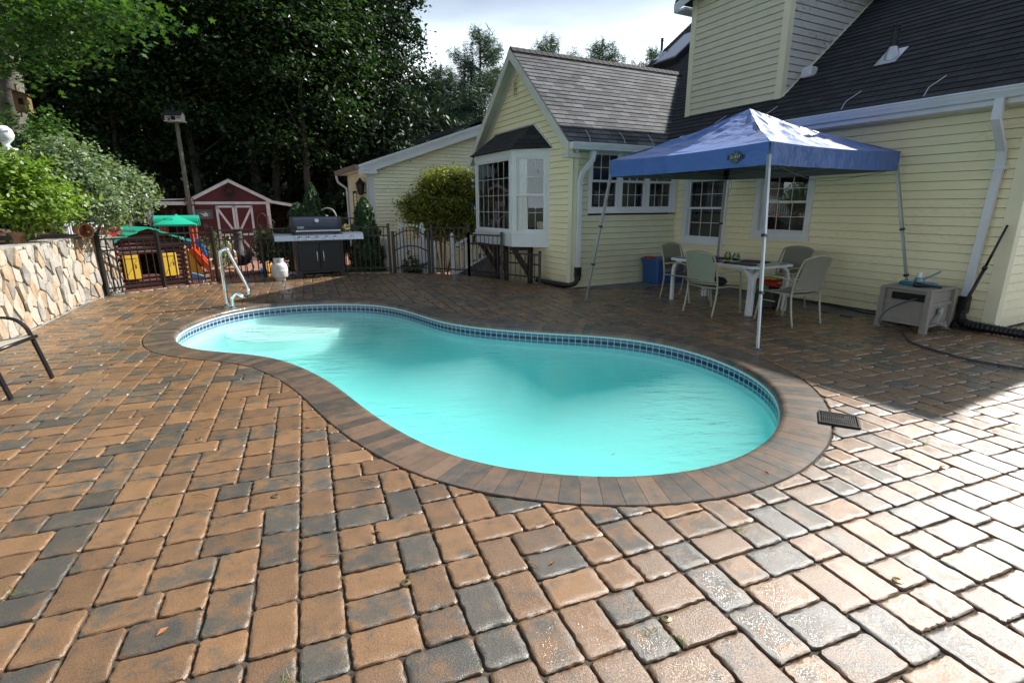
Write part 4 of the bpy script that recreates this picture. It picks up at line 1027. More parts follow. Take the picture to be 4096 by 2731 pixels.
# --- sling chairs
tf, tsl = mat('taupe chair frame', (.36, .33, .27), .35, .1), mat('grey green sling fabric', (.23, .225, .18), .75, bump=.4, bscale=150)
tslB = mat('faded green sling fabric', (.28, .30, .24), .75, bump=.4, bscale=150)
def make_chair(M_, label, sling):
    c = thing('patio_chair', label, 'chair', M_, 'sling chairs around the patio table')
    wd, W2_ = .27, .255
    for sx_ in (-1, 1):
        s = MB(M_); P = catmull([(sx_*wd, -.30, 0), (sx_*wd, -.255, .22), (sx_*wd, -.235, .42), (sx_*wd*.99, -.27, .66), (sx_*wd*.95, -.345, .87)], 6); s.tube(P, .0135, 8); s.build('rear_leg', tf, c, smooth='all')
        s = MB(M_); P = catmull([(sx_*wd, .30, 0), (sx_*wd, .262, .25), (sx_*wd, .24, .42), (sx_*(wd+.01), .215, .58), (sx_*(wd+.02), .15, .632), (sx_*(wd+.015), -.05, .628), (sx_*wd, -.25, .60)], 6); s.tube(P, .0135, 8); s.build('arm', tf, c, smooth='all')
    s = MB(M_); top = [(-wd*.95, -.345, .87)]+[(x, -.355-.01*(1-(x/.27)**2), .875+.045*(1-(x/.27)**2)) for x in (-.18, -.09, 0, .09, .18)]+[(wd*.95, -.345, .87)]
    s.tube(catmull(top, 4), .0135, 8); s.tube([(-wd, -.258, .50), (0, -.262, .485), (wd, -.258, .50)], .011, 8); s.tube([(-wd, -.25, .47), (0, -.25, .455), (wd, -.25, .47)], .011, 8)
    s.tube([(-W2_, -.235, .42), (-W2_, .24, .42)], .012, 8); s.tube([(W2_, -.235, .42), (W2_, .24, .42)], .012, 8); s.tube([(-W2_, .22, .415), (0, .225, .40), (W2_, .22, .415)], .012, 8); s.tube([(-W2_, -.22, .41), (0, -.22, .40), (W2_, -.22, .41)], .012, 8)
    s.tube([(-wd, .0, .30), (-wd, .27, .30)], .008, 6)
    s.build('frame', tf, c, smooth='all')
    s = MB(M_); n = 8
    def bk(i, j): x = -.235+.47*i/n; t = j/n; z = .505+(.355+.045*(1-(x/.27)**2))*t; y = -.262-.09*t**1.4+.0*x; return (x, y-.02*sin(pi*i/n), z)
    for i in range(n):
        for j in range(n): s.quad(bk(i, j), bk(i+1, j), bk(i+1, j+1), bk(i, j+1))
    s.build('backrest', sling, c, smooth='all')
    s = MB(M_)
    def se(i, j): x = -.25+.5*i/n; y = -.225+.455*j/n; return (x, y, .425-.03*sin(pi*i/n)-.012*sin(pi*j/n)+.01*j/n)
    for i in range(n):
        for j in range(n): s.quad(se(i, j), se(i+1, j), se(i+1, j+1), se(i, j+1))
    s.build('seat', sling, c, smooth='all')
    return c
def hfm(u, v, a): return HF @ Matrix.Translation((u, v, 0)) @ Matrix.Rotation(radians(a), 4, 'Z')
CHA = make_chair(hfm(-5.36, 6.17, 0), 'sling chair seen from behind at the pool side of the table', tslB)
make_chair(hfm(-6.40, 6.68, -82), 'sling chair at the far left end of the table beside the blue tub', tsl)
make_chair(hfm(-4.42, 6.57, 86), 'sling chair with its back to the hose box at the right end', tsl)
make_chair(hfm(-5.20, 7.42, 176), 'sling chair between the table and the long yellow wall', tsl)
s = MB(hfm(-5.36, 6.17, 0)); s.lathe([(.001, .0), (.10, .01), (.13, .05), (.09, .10), (.001, .12)], (.03, .05, .42), 12); s.lathe([(.001, 0), (.08, .02), (.09, .06), (.001, .1)], (-.10, .02, .42), 10)
tag(s.build('bag', mat('black bag', (.006, .006, .006), .7, bump=.8, bscale=12), smooth='all'), 'small black bag lying on the seat of the nearest chair', 'bag')
# red and green toy under the table
tM = HF @ Matrix.Translation((-5.25, 7.25, 0)); ty = thing('toy_bin', 'red yellow and green plastic toy on a stool behind the table', 'toy', tM)
s = MB(tM); s.bevbox(-.2, .2, -.12, .12, .34, .44, .02); s.build('red_body', mat('red plastic', (.5, .02, .02), .35), ty)
s = MB(tM); s.bevbox(-.17, .1, -.14, -.121, .28, .36, .006); s.build('green_panel', mat('green plastic', (.02, .3, .08), .35), ty)
s = MB(tM); s.bevbox(.0, .16, -.10, .1, .445, .50, .012); s.build('yellow_lid', mat('yellow plastic', (.65, .5, .05), .35), ty)
s = MB(tM); s.bevbox(-.15, .15, -.1, .1, 0.0, .335, .02); s.build('stool', mat('dark grey plastic', (.03, .03, .03), .5), ty)
# --- blue storage tub with a ring
tM = hfm(-8.13, 7.84, 2); tub = thing('storage_tub', 'blue plastic storage tub in the corner of the house walls', 'tub', tM)
blue = mat('blue tub plastic', (.025, .10, .28), .38)
s = MB(tM)
for z0, z1, e in ((0, .42, 0), (.42, .47, .02)):
    rp = rr_poly(.23+e, .40+e, .04, 4); s.rings([[(x*(.93 if z0 == 0 else 1), y*(.95 if z0 == 0 else 1), z0) for x, y in rp], [(x, y, z1) for x, y in rp]])
s.build('body', blue, tub, smooth=True)
s = MB(tM); rp = rr_poly(.262, .432, .05, 4); s.rings([[(x, y, .47) for x, y in rp], [(x, y, .495) for x, y in rp], [(x*.93, y*.95, .51) for x, y in rp]]); s.build('lid', blue, tub, smooth=True)
s = MB(tM); s.tube([(.235*cos(a)*.0-.05+.12*cos(a), -.36+.12*sin(a), .525) for a in np.linspace(0, 2*pi, 25)], .012, 8); tag(s.build('toy_ring', mat('red ring plastic', (.45, .02, .015), .35), smooth='all'), 'flat red plastic ring lying on the blue tub lid', 'ring')
# --- hose box
hM = hfm(-3.43, 7.68, 0); hb = thing('hose_box', 'taupe plastic hose reel box by the wall with a crank', 'hose box', hM)
tp = mat('taupe resin', (.27, .245, .215), .55, bump=.3, bscale=90, var=.1, vscale=8)
hw, hd_, hz = .27, .30, .53
s = MB(hM); s.bb(-hw+.02, hw-.02, -hd_+.025, hd_-.03, .09, .36); s.bb(-hw+.02, hw-.02, -hd_+.04, hd_-.03, .36, hz-.02); s.build('panel', tp, hb)
s = MB(hM)
for sx_ in (-1, 1):
    for sy_ in (-1, 1): s.box((sx_*(hw-.012), sy_*(hd_-.012), hz/2), (.07, .07, hz), Matrix(((1, 0, -sx_*.0), (0, 1, 0), (0, 0, 1))), .8)
s.bb(-hw, hw, -hd_+.005, -hd_+.024, .33, .37); s.bb(-hw, hw, -hd_+.005, -hd_+.024, .085, .12); s.bb(hw-.019, hw-.001, -hd_, hd_, .33, .37); s.bb(hw-.019, hw-.001, -hd_, hd_, .07, .11); s.build('frame', tp, hb)
s = MB(hM); s.bevbox(-hw-.01, hw+.01, -hd_-.01, hd_+.01, hz-.02, hz+.012, .008); s.build('lid', tp, hb)
s = MB(hM); s.bevbox(-.16, .22, -hd_+.012, -hd_+.045, .385, .47, .006); s.build('hose_slot', mat('dark opening', (.006, .006, .006), .9), hb)
s = MB(hM); s.bar((hw+.012, .0, .25), (hw+.03, -.11, .12), .03, .03); s.lathe([(.045, 0), (.045, .025)], (hw-.001, 0, .26), 14, 'x'); s.tube([(hw+.03, -.11, .12), (hw+.15, -.13, .115)], .015, 8); s.build('crank', mat('light grey crank', (.36, .35, .33), .5), hb)
hose = mat('grey blue garden hose', (.05, .055, .075), .4)
s = MB(); hx_ = UV(-3.32, 7.40)
P = [UV(-3.28, 7.46, .42), UV(-3.33, 7.33, .40), UV(-3.48, 7.17, .28), UV(-3.5, 7.05, .12), at(3600, 1330, .02), at(3640, 1378, .014), at(3710, 1406, .014), at(3838, 1444, .014), at(3965, 1470, .014), at(4096, 1492, .014), at(4300, 1520, .014)]
s.tube(catmull(P, 8), .0115, 8); tag(s.build('garden_hose', hose, smooth='all'), 'grey garden hose running from the hose box slot across the paving', 'hose')
s = MB(); P = [UV(-3.72, 7.98, .12), UV(-3.9, 7.95, .05), UV(-4.2, 8.05, .016), UV(-4.6, 8.15, .016), UV(-5.2, 8.2, .016), UV(-5.6, 8.22, .016)]
s.tube(catmull(P, 8), .012, 8); tag(s.build('garden_hose', mat('dark green hose', (.012, .03, .02), .4), smooth='all'), 'dark green hose lying along the foot of the long yellow wall', 'hose')
# vacuum head and nozzle on the lid
vM = hM @ Matrix.Translation((-.03, .03, hz+.012)); vh = thing('pool_vacuum_head', 'clear blue pool vacuum head with white cap on the hose box', 'vacuum head', vM)
cb = mat('clear blue plastic', (.02, .17, .24), .15, spec=.7)
s = MB(vM); s.rings([[(x, y, .004) for x, y in rr_poly(.20, .12, .09)], [(x, y, .035) for x, y in rr_poly(.20, .12, .09)], [(x*.9, y*.85, .05) for x, y in rr_poly(.20, .12, .09)]]); s.build('base', cb, vh, smooth=True)
s = MB(vM); s.lathe([(.05, .05), (.045, .09), (.03, .10)], n=14); s.bar((.03, .02, .07), (.19, .07, .19), .03, .02); s.build('handle', cb, vh, smooth=True)
s = MB(vM); s.lathe([(.036, .10), (.036, .115), (.03, .12), (.028, .165)], n=14); s.build('cap', M['white'], vh, smooth=True)
s = MB(hM @ Matrix.Translation((.13, -.12, hz+.03))); s.tube([(-.08, -.05, .01), (.0, 0, .008), (.14, .06, .0)], [.035, .016, .014], 10); s.ball((-.09, -.055, .014), .036); tag(s.build('spray_nozzle', M['blackp'], smooth='all'), 'black hose spray nozzle lying on the hose box lid', 'nozzle')
s = MB(HF); s.tube([(-3.13, 7.96, .02), (-3.02, 8.09, .55), (-2.98, 8.14, .78)], .019, 10); s.tube([(-2.98, 8.14, .78), (-2.90, 8.27, 1.30)], [.015, .012], 10); s.tube([(-2.985, 8.135, .765), (-2.975, 8.15, .80)], .028, 10)
tag(s.build('telescopic_pole', M['black'], smooth='all'), 'black telescopic pole leaning on the wall behind the hose box', 'pole')
# --- drain grate lying on coping and pavers
gp = [at(3268, 1655), at(3413, 1678), at(3441, 1735), at(3288, 1708)]; gc = sum(gp)/4
ax = (gp[1]-gp[0])+(gp[2]-gp[3]); gM = frame((gc[0], gc[1], .001), ax); gr_ = thing('drain_grate', 'black plastic drain grate lying loose beside the pool coping', 'grate', gM)
s = MB(gM); rect_frame_ = lambda x0, x1, y0, y1, w_: [s.bb(x0, x1, y0, y0+w_, 0, .015), s.bb(x0, x1, y1-w_, y1, 0, .015), s.bb(x0, x0+w_, y0+w_, y1-w_, 0, .015), s.bb(x1-w_, x1, y0+w_, y1-w_, 0, .015)]
rect_frame_(-.13, .13, -.125, .125, .012); s.bb(-.10, .10, -.005, .005, .006, .0135); s.build('frame', M['blackp'], gr_)
s = MB(gM)
for i in range(17): x = -.105+.21*i/16; s.bb(x-.003, x+.003, -.113, .113, .004, .013)
s.build('bars', M['blackp'], gr_)
# brass deck anchors
br_ = mat('brass anchor', (.32, .26, .13), .35, .8); first = None
for i, (px, py, lb) in enumerate([(2655, 2480, 'in the foreground nearest the bottom edge'), (3582, 2335, 'shining in the wet pavers at lower right'), (3770, 1885, 'in the bright pavers right of the drain grate'), (1615, 2327, 'in the dry pavers at lower centre left'), (1098, 1975, 'in the pavers left of the pool below its narrow end'), (793, 1745, 'in the pavers well left of the coping')]):
    p = at(px, py); M_ = Matrix.Translation((p[0], p[1], .001))
    if first is None:
        first = thing('deck_anchor', 'x', 'deck anchor', M_, 'brass safety cover anchors')
        s = MB(M_); s.lathe([(.021, 0), (.020, .005), (.010, .0075), (.0085, .0045)], n=18, cap=False); s.build('collar', br_, first, smooth=True)
        s = MB(M_); s.lathe([(.0084, .001), (.008, .0035), (.001, .0035)], n=6); s.build('screw', mat('dark brass screw', (.1, .08, .04), .4, .8), first); o = first
    else: o = dup(first, M_, '')
    o['label'] = 'small brass anchor '+lb
# --- black framed lounge chairs at the left edge
bf, ls = mat('black chair frame', (.010, .009, .010), .32), mat('beige sling seat', (.46, .42, .33), .7, bump=.3, bscale=150)
def lounge(M_, label):
    c = thing('sling_armchair', label, 'armchair', M_, 'black framed sling chairs at the left edge')
    w2 = .285
    for sx_ in (-1, 1):
        s = MB(M_); s.bar((sx_*w2, .33, 0), (sx_*w2, .245, .40), .02, .038, up=(1, 0, 0))
        P = catmull([(sx_*w2, .245, .40), (sx_*w2, .215, .50), (sx_*w2, .14, .575), (sx_*w2, .0, .60), (sx_*w2, -.25, .60)], 6)
        for a, b_ in zip(P[:-1], P[1:]): s.bar(a, b_+(b_-a)*.1, .016, .04, up=(1, 0, 0))
        s.build('arm', bf, c)
        s = MB(M_); s.bar((sx_*w2, -.36, 0), (sx_*w2, -.22, .42), .02, .035, up=(1, 0, 0)); s.bar((sx_*w2, -.22, .42), (sx_*w2*.98, -.42, 1.0), .02, .035, up=(1, 0, 0)); s.build('rear_leg', bf, c)
    s = MB(M_)
    for x in (-w2+.02, w2-.02): s.bar((x, -.24, .36), (x, .26, .405), .028, .03)
    s.tube([(-w2-.01, .275, .41), (w2+.01, .275, .41)], .016, 10); s.tube([(-w2, -.24, .36), (w2, -.24, .36)], .014, 8); s.tube([(-w2*.98, -.42, .99), (w2*.98, -.42, .99)], .014, 8); s.build('frame', bf, c, smooth=True)
    s = MB(M_); n = 6
    se = lambda i, j: (-.26+.52*i/n, -.23+.50*j/n, .375+.048*j/n-.02*sin(pi*i/n)+(0 if j < n else -.0))
    for i in range(n):
        for j in range(n): s.quad(se(i, j), se(i+1, j), se(i+1, j+1), se(i, j+1))
    s.build('seat', ls, c, smooth='all'); s = MB(M_)
    be = lambda i, j: (-.26+.52*i/n, -.25-.16*j/n-.02*sin(pi*i/n), .42+.55*j/n)
    for i in range(n):
        for j in range(n): s.quad(be(i, j), be(i+1, j), be(i+1, j+1), be(i, j+1))
    s.build('backrest', ls, c, smooth='all'); return c
def faceM(x, y, deg): return Matrix.Translation((x, y, 0)) @ Matrix.Rotation(radians(deg-90), 4, 'Z')
lc = lounge(faceM(-4.58, 4.31, 13), 'black armchair with beige seat at the left edge facing the pool')
dup(lc, faceM(-4.13, 3.27, 25), 'second black armchair mostly out of frame at the lower left edge')
# --- grill and tank
GM = frame(at(1195, 1105), D2); GW = 1.03                     # x to the right, y away from us
grill = thing('gas_grill', 'black gas grill with stainless shelves and closed hood beside the fence', 'grill', GM)
bk = mat('black enamel', (.006, .007, .010), .32, spec=.35); bkm = mat('matt black panel', (.006, .006, .007), .45)
s = MB(GM); s.bb(0, GW, 0, .50, .10, .80); s.bb(0, .09, 0, .5, .0, .1); s.bb(GW-.09, GW, 0, .5, .0, .1); s.prism([(.09, .10), (.13, .10), (.09, .03)], 0, .02); s.prism([(GW-.09, .10), (GW-.09, .03), (GW-.13, .10)], 0, .02); s.build('cart', bkm, grill)
for x0, x1, hx_2 in ((.05, GW/2-.004, GW/2-.07), (GW/2+.004, GW-.05, GW/2+.07)):
    s = MB(GM); s.bevbox(x0, x1, -.022, -.002, .14, .76, .008); d_ = s.build('door', bk, grill)
    s = MB(GM); s.tube(catmull([(hx_2, -.024, .35), (hx_2, -.06, .37), (hx_2, -.065, .47), (hx_2, -.06, .57), (hx_2, -.024, .59)], 4), .009, 8); s.build('handle', M['steel'], d_, smooth='all')
s = MB(GM); s.bb(.0, GW, .0, .52, .80, .98); s.bb(.03, GW-.03, .02, .5, .98, 1.04); s.build('firebox', bkm, grill)
s = MB(GM); s.rings([[(x, -.115, .825), (x, -.085, .94), (x, -.0, .975), (x, -.0, .80)] for x in (0, GW)]); cpn = s.build('control_panel', M['steel'], grill)
for x0, x1, nm in ((-.40, -.004, 'l'), (GW+.004, GW+.46, 'r')):
    s = MB(GM); s.rings([[(x, -.115, .825), (x, -.085, .94), (x, .0, .975), (x, .48, .975), (x, .48, .94), (x, .0, .85)] for x in (x0, x1)]); s.build('side_shelf', M['steel'], grill)
for i in range(6):
    x = .10+i*.19 if i < 5 else GW+.2; K = GM @ Matrix.Translation((x, -.10, .885)) @ Matrix.Rotation(radians(-14), 4, 'X')
    s = MB(K); s.lathe([(.036, 0), (.036, -.006), (.030, -.008)], n=18, ax='y'); s.lathe([(.024, -.008), (.021, -.035), (.018, -.04), (.001, -.04)], n=14, ax='y'); s.box((0, -.045, 0), (.010, .02, .042)); s.build('knob', mat('polished knob', (.75, .72, .70), .12, 1) if i == 0 else bpy.data.materials['polished knob'], cpn, smooth=True); s = MB(K); s.lathe([(.042, .001), (.042, -.002), (.037, -.003)], n=18, ax='y'); s.build('knob_ring', M['black'], cpn)
s = MB(GM); hp_ = [(-.0, 1.0), (.0, 1.06), (.035, 1.19), (.10, 1.29), (.20, 1.335), (.32, 1.32), (.44, 1.25), (.50, 1.12), (.50, 1.0)]
s.rings([[(x, y, z) for y, z in hp_] for x in (.02, GW-.02)]); lid = s.build('hood', mat('dark blue enamel hood', (.022, .026, .042), .2, coat=.4), grill, smooth=True)
for x0, x1 in ((-.02, .035), (GW-.035, GW+.02)):
    s = MB(GM); s.rings([[(x, .25+(y-.25)*1.03, z+.006) for y, z in hp_] for x in (x0, x1)]); s.build('hood_end', M['black'], lid, smooth=True)
s = MB(GM); s.tube([(.08, -.06, 1.03), (GW-.06, -.06, 1.03)], .016, 10); s.bb(.06, .10, -.06, .0, 1.015, 1.045); s.bb(GW-.08, GW-.04, -.06, .0, 1.015, 1.045); s.build('hood_handle', M['steel'], lid, smooth=True)
K = GM @ Matrix.Translation((GW/2, .068, 1.245)) @ Matrix.Rotation(radians(-34), 4, 'X'); s = MB(K); s.lathe([(.05, 0), (.045, -.012), (.001, -.014)], n=20, ax='y'); s.build('thermometer', M['steel'], lid, smooth=True)
K = GM @ Matrix.Translation((.16, .012, 1.10)) @ Matrix.Rotation(radians(-15), 4, 'X'); s = MB(K); rect_frame(s, -.07, .07, -.02, .02, .004, -.008, 0)
for i in range(7): s.bar((-.05+i*.015, -.006, -.004+.006*sin(i*2.3)), (-.037+i*.015, -.006, .004+.005*cos(i*1.7)), .004, .006)
s.bar((.025, -.006, .012), (.015, -.006, -.014), .004, .004); s.build('nameplate', pale, lid)
tk_p = at(1125, 1113); TM = Matrix.Translation((tk_p[0], tk_p[1], 0)); tank = thing('propane_tank', 'white propane gas cylinder standing in front of the black fence', 'gas cylinder', TM)
wp = mat('chalky white tank paint', (.60, .61, .61), .42, var=.15, vscale=6)
s = MB(TM); s.lathe([(.10, .0), (.11, .025), (.105, .04), (.15, .07), (.165, .10), (.17, .20), (.17, .205), (.173, .21), (.17, .215), (.17, .28), (.155, .34), (.12, .375), (.06, .39), (.001, .392)], n=28); s.build('body', wp, tank, smooth=True)
s = MB(TM); n = 28
for z0, z1, gap in ((.37, .405, []), (.405, .445, [1, 2, 3, 9, 10, 11, 12, 18, 19]), (.445, .475, [])):
    for i in range(n):
        if i in gap: continue
        a, b_ = 2*pi*(i-9)/n, 2*pi*(i-8)/n; r = .105
        s.rings([[(r*cos(a), r*sin(a), z) for z in (z0,)]+[(r*cos(b_), r*sin(b_), z0), ((r-.006)*cos(b_), (r-.006)*sin(b_), z0), ((r-.006)*cos(a), (r-.006)*sin(a), z0)], [(r*cos(a), r*sin(a), z1), (r*cos(b_), r*sin(b_), z1), ((r-.006)*cos(b_), (r-.006)*sin(b_), z1), ((r-.006)*cos(a), (r-.006)*sin(a), z1)]])
s.build('collar', wp, tank, smooth=True); s = MB(TM); s.lathe([(.02, .39), (.02, .43), (.03, .435), (.03, .45)], n=10); s.build('valve', br_, tank)
# debris: leaves and twigs on the paving
s = MB(); rr = random.Random(11)
lm = mat('dry leaf', (.30, .11, .03), .7); 
for i, (px, py) in enumerate([(1102, 1662), (660, 1560), (960, 1590), (1230, 1700), (430, 1585), (2450, 1820), (640, 2510), (1500, 2120), (2200, 2250), (3060, 1900)]):
    p = at(px, py, .004); a = rr.uniform(0, 6.3); l = .025; d = Vector((cos(a)*l, sin(a)*l, 0)); q = Vector((-sin(a)*l*.35, cos(a)*l*.35, 0)); c = Vector(p); s.add([c-d, c+q+Vector((0, 0, .008)), c+d, c-q], [(0, 1, 2, 3)])
struct(s.build('fallen_leaves', lm), 'stuff')
s = MB()
for i in range(34):
    y = rr.uniform(1.6, 7); x = rr.uniform(-.9, .6)*y; 
    if inside((x, y), [tuple(q) for q in OUT[::10]]): continue
    a = rr.uniform(0, 3.1); l = rr.uniform(.02, .06); c = Vector((x, y, .007)); s.tube([c-Vector((cos(a)*l, sin(a)*l, 0)), c+Vector((0, 0, .003)), c+Vector((cos(a+.4)*l, sin(a+.4)*l, 0))], .0014, 4)
struct(s.build('twigs', mat('dead twig', (.05, .03, .02), .9)), 'stuff')
# ================================================================== FENCES, GATE, STONE WALL, BACK YARD
brz = mat('bronze black fence metal', (.014, .012, .011), .4)
FPv = [Vector((*p, 0)) for p in FP]
def fence(idx, hts, label, skip_first=False):
    t = thing('metal_fence', label, 'fence', FPv[idx[0]], 'black metal fences around the deck')
    for k, i in enumerate(idx):
        if k == 0 and skip_first: continue
        p = FPv[i]; h = max(hts[max(k-1, 0)], hts[min(k, len(hts)-1)])+.05
        s = MB(); s.bb(p.x-.028, p.x+.028, p.y-.028, p.y+.028, -.05, h); s.box((p.x, p.y, h+.008), (.07, .07, .016)); s.box((p.x, p.y, h+.026), (.064, .064, .02), taper=.2); s.build('post', brz, t)
    for k in range(len(idx)-1):
        a, b = FPv[idx[k]], FPv[idx[k+1]]; h = hts[k]; d = (b-a); l = d.length; e = d/l
        s = MB(); a1, b1_ = a+e*.03, b-e*.03
        for z in (h, h-.20, .12): s.bar(a1+Vector((0, 0, z)), b1_+Vector((0, 0, z)), .026, .03)
        s.build('rail', brz, t)
        s = MB(); n = max(2, int(l/.115))
        for q in range(1, n): p = a+e*l*q/n; s.bb(p.x-.0085, p.x+.0085, p.y-.0085, p.y+.0085, .045, h-.014)
        s.build('picket', brz, t)
    return t
fence([0, 1, 2, 3, 4, 5, 6], [1.0, 1.05, 1.08, 1.08, 1.08, 1.08], 'long black metal fence from the stone wall past the grill')
h9 = atv(1880, 968, FP[8])[2]
fence([7, 8], [1.07], 'short black metal fence section right of the arched gate')
fence([8, 9], [.93], 'low black metal fence section in front of the white stair railing')
fence([9, 10], [.58], 'lowest black metal fence section under the bay window', True)
# gate
ga_, gb_ = FPv[6]+Vector((.10, .0, 0)), FPv[7]-Vector((.08, .0, 0)); GT = frame(ga_, gb_-ga_); gl_ = (gb_-ga_).length
gate = thing('garden_gate', 'black arched metal gate topped with nine pale balls', 'gate', GT)
s = MB(GT); s.bb(-.03, .03, -.03, .03, 0, .98); s.bb(gl_-.03, gl_+.03, -.03, .03, 0, .98); s.bb(.03, gl_-.03, -.012, .012, .10, .13); s.build('frame', brz, gate)
arc = lambda x, z0, rise: z0+rise*(1-((x/gl_)*2-1)**2)
for z0, ri, nm in ((.83, .17, 'arch'), (.50, .14, 'arch')):
    s = MB(GT); P = [(gl_*k/14, 0, arc(gl_*k/14, z0, ri)) for k in range(15)]
    for a, b_ in zip(P[:-1], P[1:]): s.bar(a, Vector(b_)+(Vector(b_)-Vector(a))*.1, .022, .028)
    s.build(nm, brz, gate)
s = MB(GT); balls = mat('pale green ball finial', (.60, .66, .50), .5); xs_ = [gl_*(k+1)/10 for k in range(9)]
for x in xs_: s.bb(x-.0085, x+.0085, -.0085, .0085, .04, arc(x, .93, .16))
s.build('picket', brz, gate)
for x in xs_: s = MB(GT); s.ball((x, 0, arc(x, .955, .165)), .033, 14); s.build('finial', balls, gate, smooth='all')
# white picket fence behind the gate
pk_ = thing('picket_fence', 'weathered white picket fence running behind the black gate', 'fence', atY(1600, 1080, 13.7))
A, B = Vector(atY(1526, 1080, 13.9)), Vector(atY(1745, 1095, 13.25)); A.z = B.z = -.3; d = B-A; l = d.length; e = d/l
s = MB()
for z in (.25, .80): s.bar(A+Vector((0, 0.02, z)), B+Vector((0, .02, z)), .03, .07)
s.build('rail', M['white2'], pk_)
n = int(l/.11); s = MB()
for q in range(n+1):
    p = A+e*l*q/n; h = 1.02-.05*sin(pi*((q % 9)/9)); f_ = frame(p, e); s.M = f_; s.prism([(-.032, 0), (.032, 0), (.032, h), (.018, h+.03), (0, h+.045), (-.018, h+.03), (-.032, h)], -.012, 0); s.M = Matrix()
s.build('picket', M['white2'], pk_)
for f in (.42, .80):
    s = MB(); p = A+e*l*f-Vector((0, .06, 0)); s.bb(p.x-.055, p.x+.055, p.y-.05, p.y+.05, -.3, 1.02); s.M = Matrix.Translation((p.x, p.y, 1.02)); s.lathe([(.07, 0), (.07, .02), (.045, .03), (.06, .07), (.045, .11), (.001, .15)], n=12); s.build('post', M['white2'], pk_)
# stairs with white railing beside the wing
sp0 = Vector(atY(1815, 1090, 12.7)); sp0.z = -.3; sp1 = Vector(atY(1950, 1000, 12.95)); sd_r = Vector((sp1.x-sp0.x, sp1.y-sp0.y, 0)).normalized(); SF = frame(sp0, sd_r)
rail2 = thing('stair_railing', 'white timber stair railing with turned newel post left of the bay window', 'railing', SF)
s = MB(SF); s.bb(-.06, .06, -.06, .06, 0, 1.02); s.lathe([(.075, 1.02), (.075, 1.04), (.05, 1.05), (.065, 1.10), (.06, 1.15), (.035, 1.20), (.001, 1.25)], n=16); s.build('newel_post', M['white2'], rail2, smooth=True)
s = MB(SF); s.bar((.06, 0, .93), (1.5, 0, 1.72), .07, .05); s.bar((.06, 0, .25), (1.5, 0, 1.02), .05, .05); s.build('handrail', M['white2'], rail2)
s = MB(SF)
for k in range(1, 11): x = .06+.135*k; s.bb(x-.018, x+.018, -.018, .018, .25+.535*(x-.06), .93+.548*(x-.06))
s.build('baluster', M['white2'], rail2)
s = MB(SF)
for k in range(6): s.bb(.1+.26*k, 1.9, .05, 1.0, .0+.16*k, .16*(k+1))
tag(s.build('garden_steps', mat('worn grey timber step', (.16, .15, .13), .8, bump=.4, bscale=12, var=.3)), 'grey timber steps rising behind the white stair railing', 'steps')
# --- dry laid stone wall on the left, stones from a jittered Voronoi
WB = [np.array(p) for p in WALLB]; e_ = WB[-1]-WB[-2]; e_ /= np.hypot(*e_)
WB += [WB[-1]+np.array([.05, 1.0])*.45]
SEG = [0]
for a, b in zip(WB[:-1], WB[1:]): SEG.append(SEG[-1]+np.hypot(*(b-a)))
def wallmap(s_, h, o):
    i = max(0, min(len(SEG)-2, int(np.searchsorted(SEG, s_))-1)); t = (s_-SEG[i])/(SEG[i+1]-SEG[i]); p = WB[i]+(WB[i+1]-WB[i])*t
    def nrm(k): k = max(0, min(len(WB)-2, k)); d = WB[k+1]-WB[k]; d = d/np.hypot(*d); return np.array([d[1], -d[0]])
    nn = nrm(i); n2 = nrm(i+1) if t > .5 else nrm(i-1); f = abs(t-.5); nn = nn*(1-f)+n2*f
    return (p[0]+nn[0]*(o-.04-.05*h), p[1]+nn[1]*(o-.04-.05*h), h)
ws = MB(); ws.hasc = True; rnd2 = random.Random(21); SE_ = SEG[-1]; WH = 1.06; pts = []
nx, ny = int(SE_/.19), 5
for i in range(-1, nx+1):
    for j in range(-1, ny+1):
        pts.append(((i+.5+rnd2.uniform(-.42, .42)+(.5 if j % 2 else 0))*SE_/nx, (j+.5+rnd2.uniform(-.42, .42))*WH/ny))
stone = bpy.data.materials.new('pale granite and sandstone rubble'); stone.use_nodes = True; N, L = nodes(stone); b = N['Principled BSDF']
a_ = N.new('ShaderNodeAttribute'); a_.attribute_name = 'tone'; sp_ = N.new('ShaderNodeSeparateColor'); L.new(a_.outputs['Color'], sp_.inputs[0]); t = N.new('ShaderNodeTexCoord').outputs['Object']
f = math_(N, L, 'ADD', sp_.outputs[0], math_(N, L, 'MULTIPLY', math_(N, L, 'SUBTRACT', noise(N, L, t, 5, 4, .65), .5), .9))
c = ramp(N, L, f, [(.05, (.20, .185, .165)), (.3, (.40, .37, .32)), (.6, (.48, .43, .35)), (.85, (.43, .33, .22)), (1, (.34, .23, .14))])
c = mixc(N, L, 1.0, c, ramp(N, L, noise(N, L, t, 45, 4, .7), [(.3, (.75, .75, .75)), (.7, (1.18, 1.18, 1.18))]), 'MULTIPLY'); L.new(c, b.inputs['Base Color']); b.inputs['Roughness'].default_value = .8
bp = N.new('ShaderNodeBump'); bp.inputs['Strength'].default_value = .8; bp.inputs['Distance'].default_value = .02; L.new(noise(N, L, t, 14, 6, .7), bp.inputs['Height']); L.new(bp.outputs[0], b.inputs['Normal'])
rnd_keep = rnd; rnd = rnd2
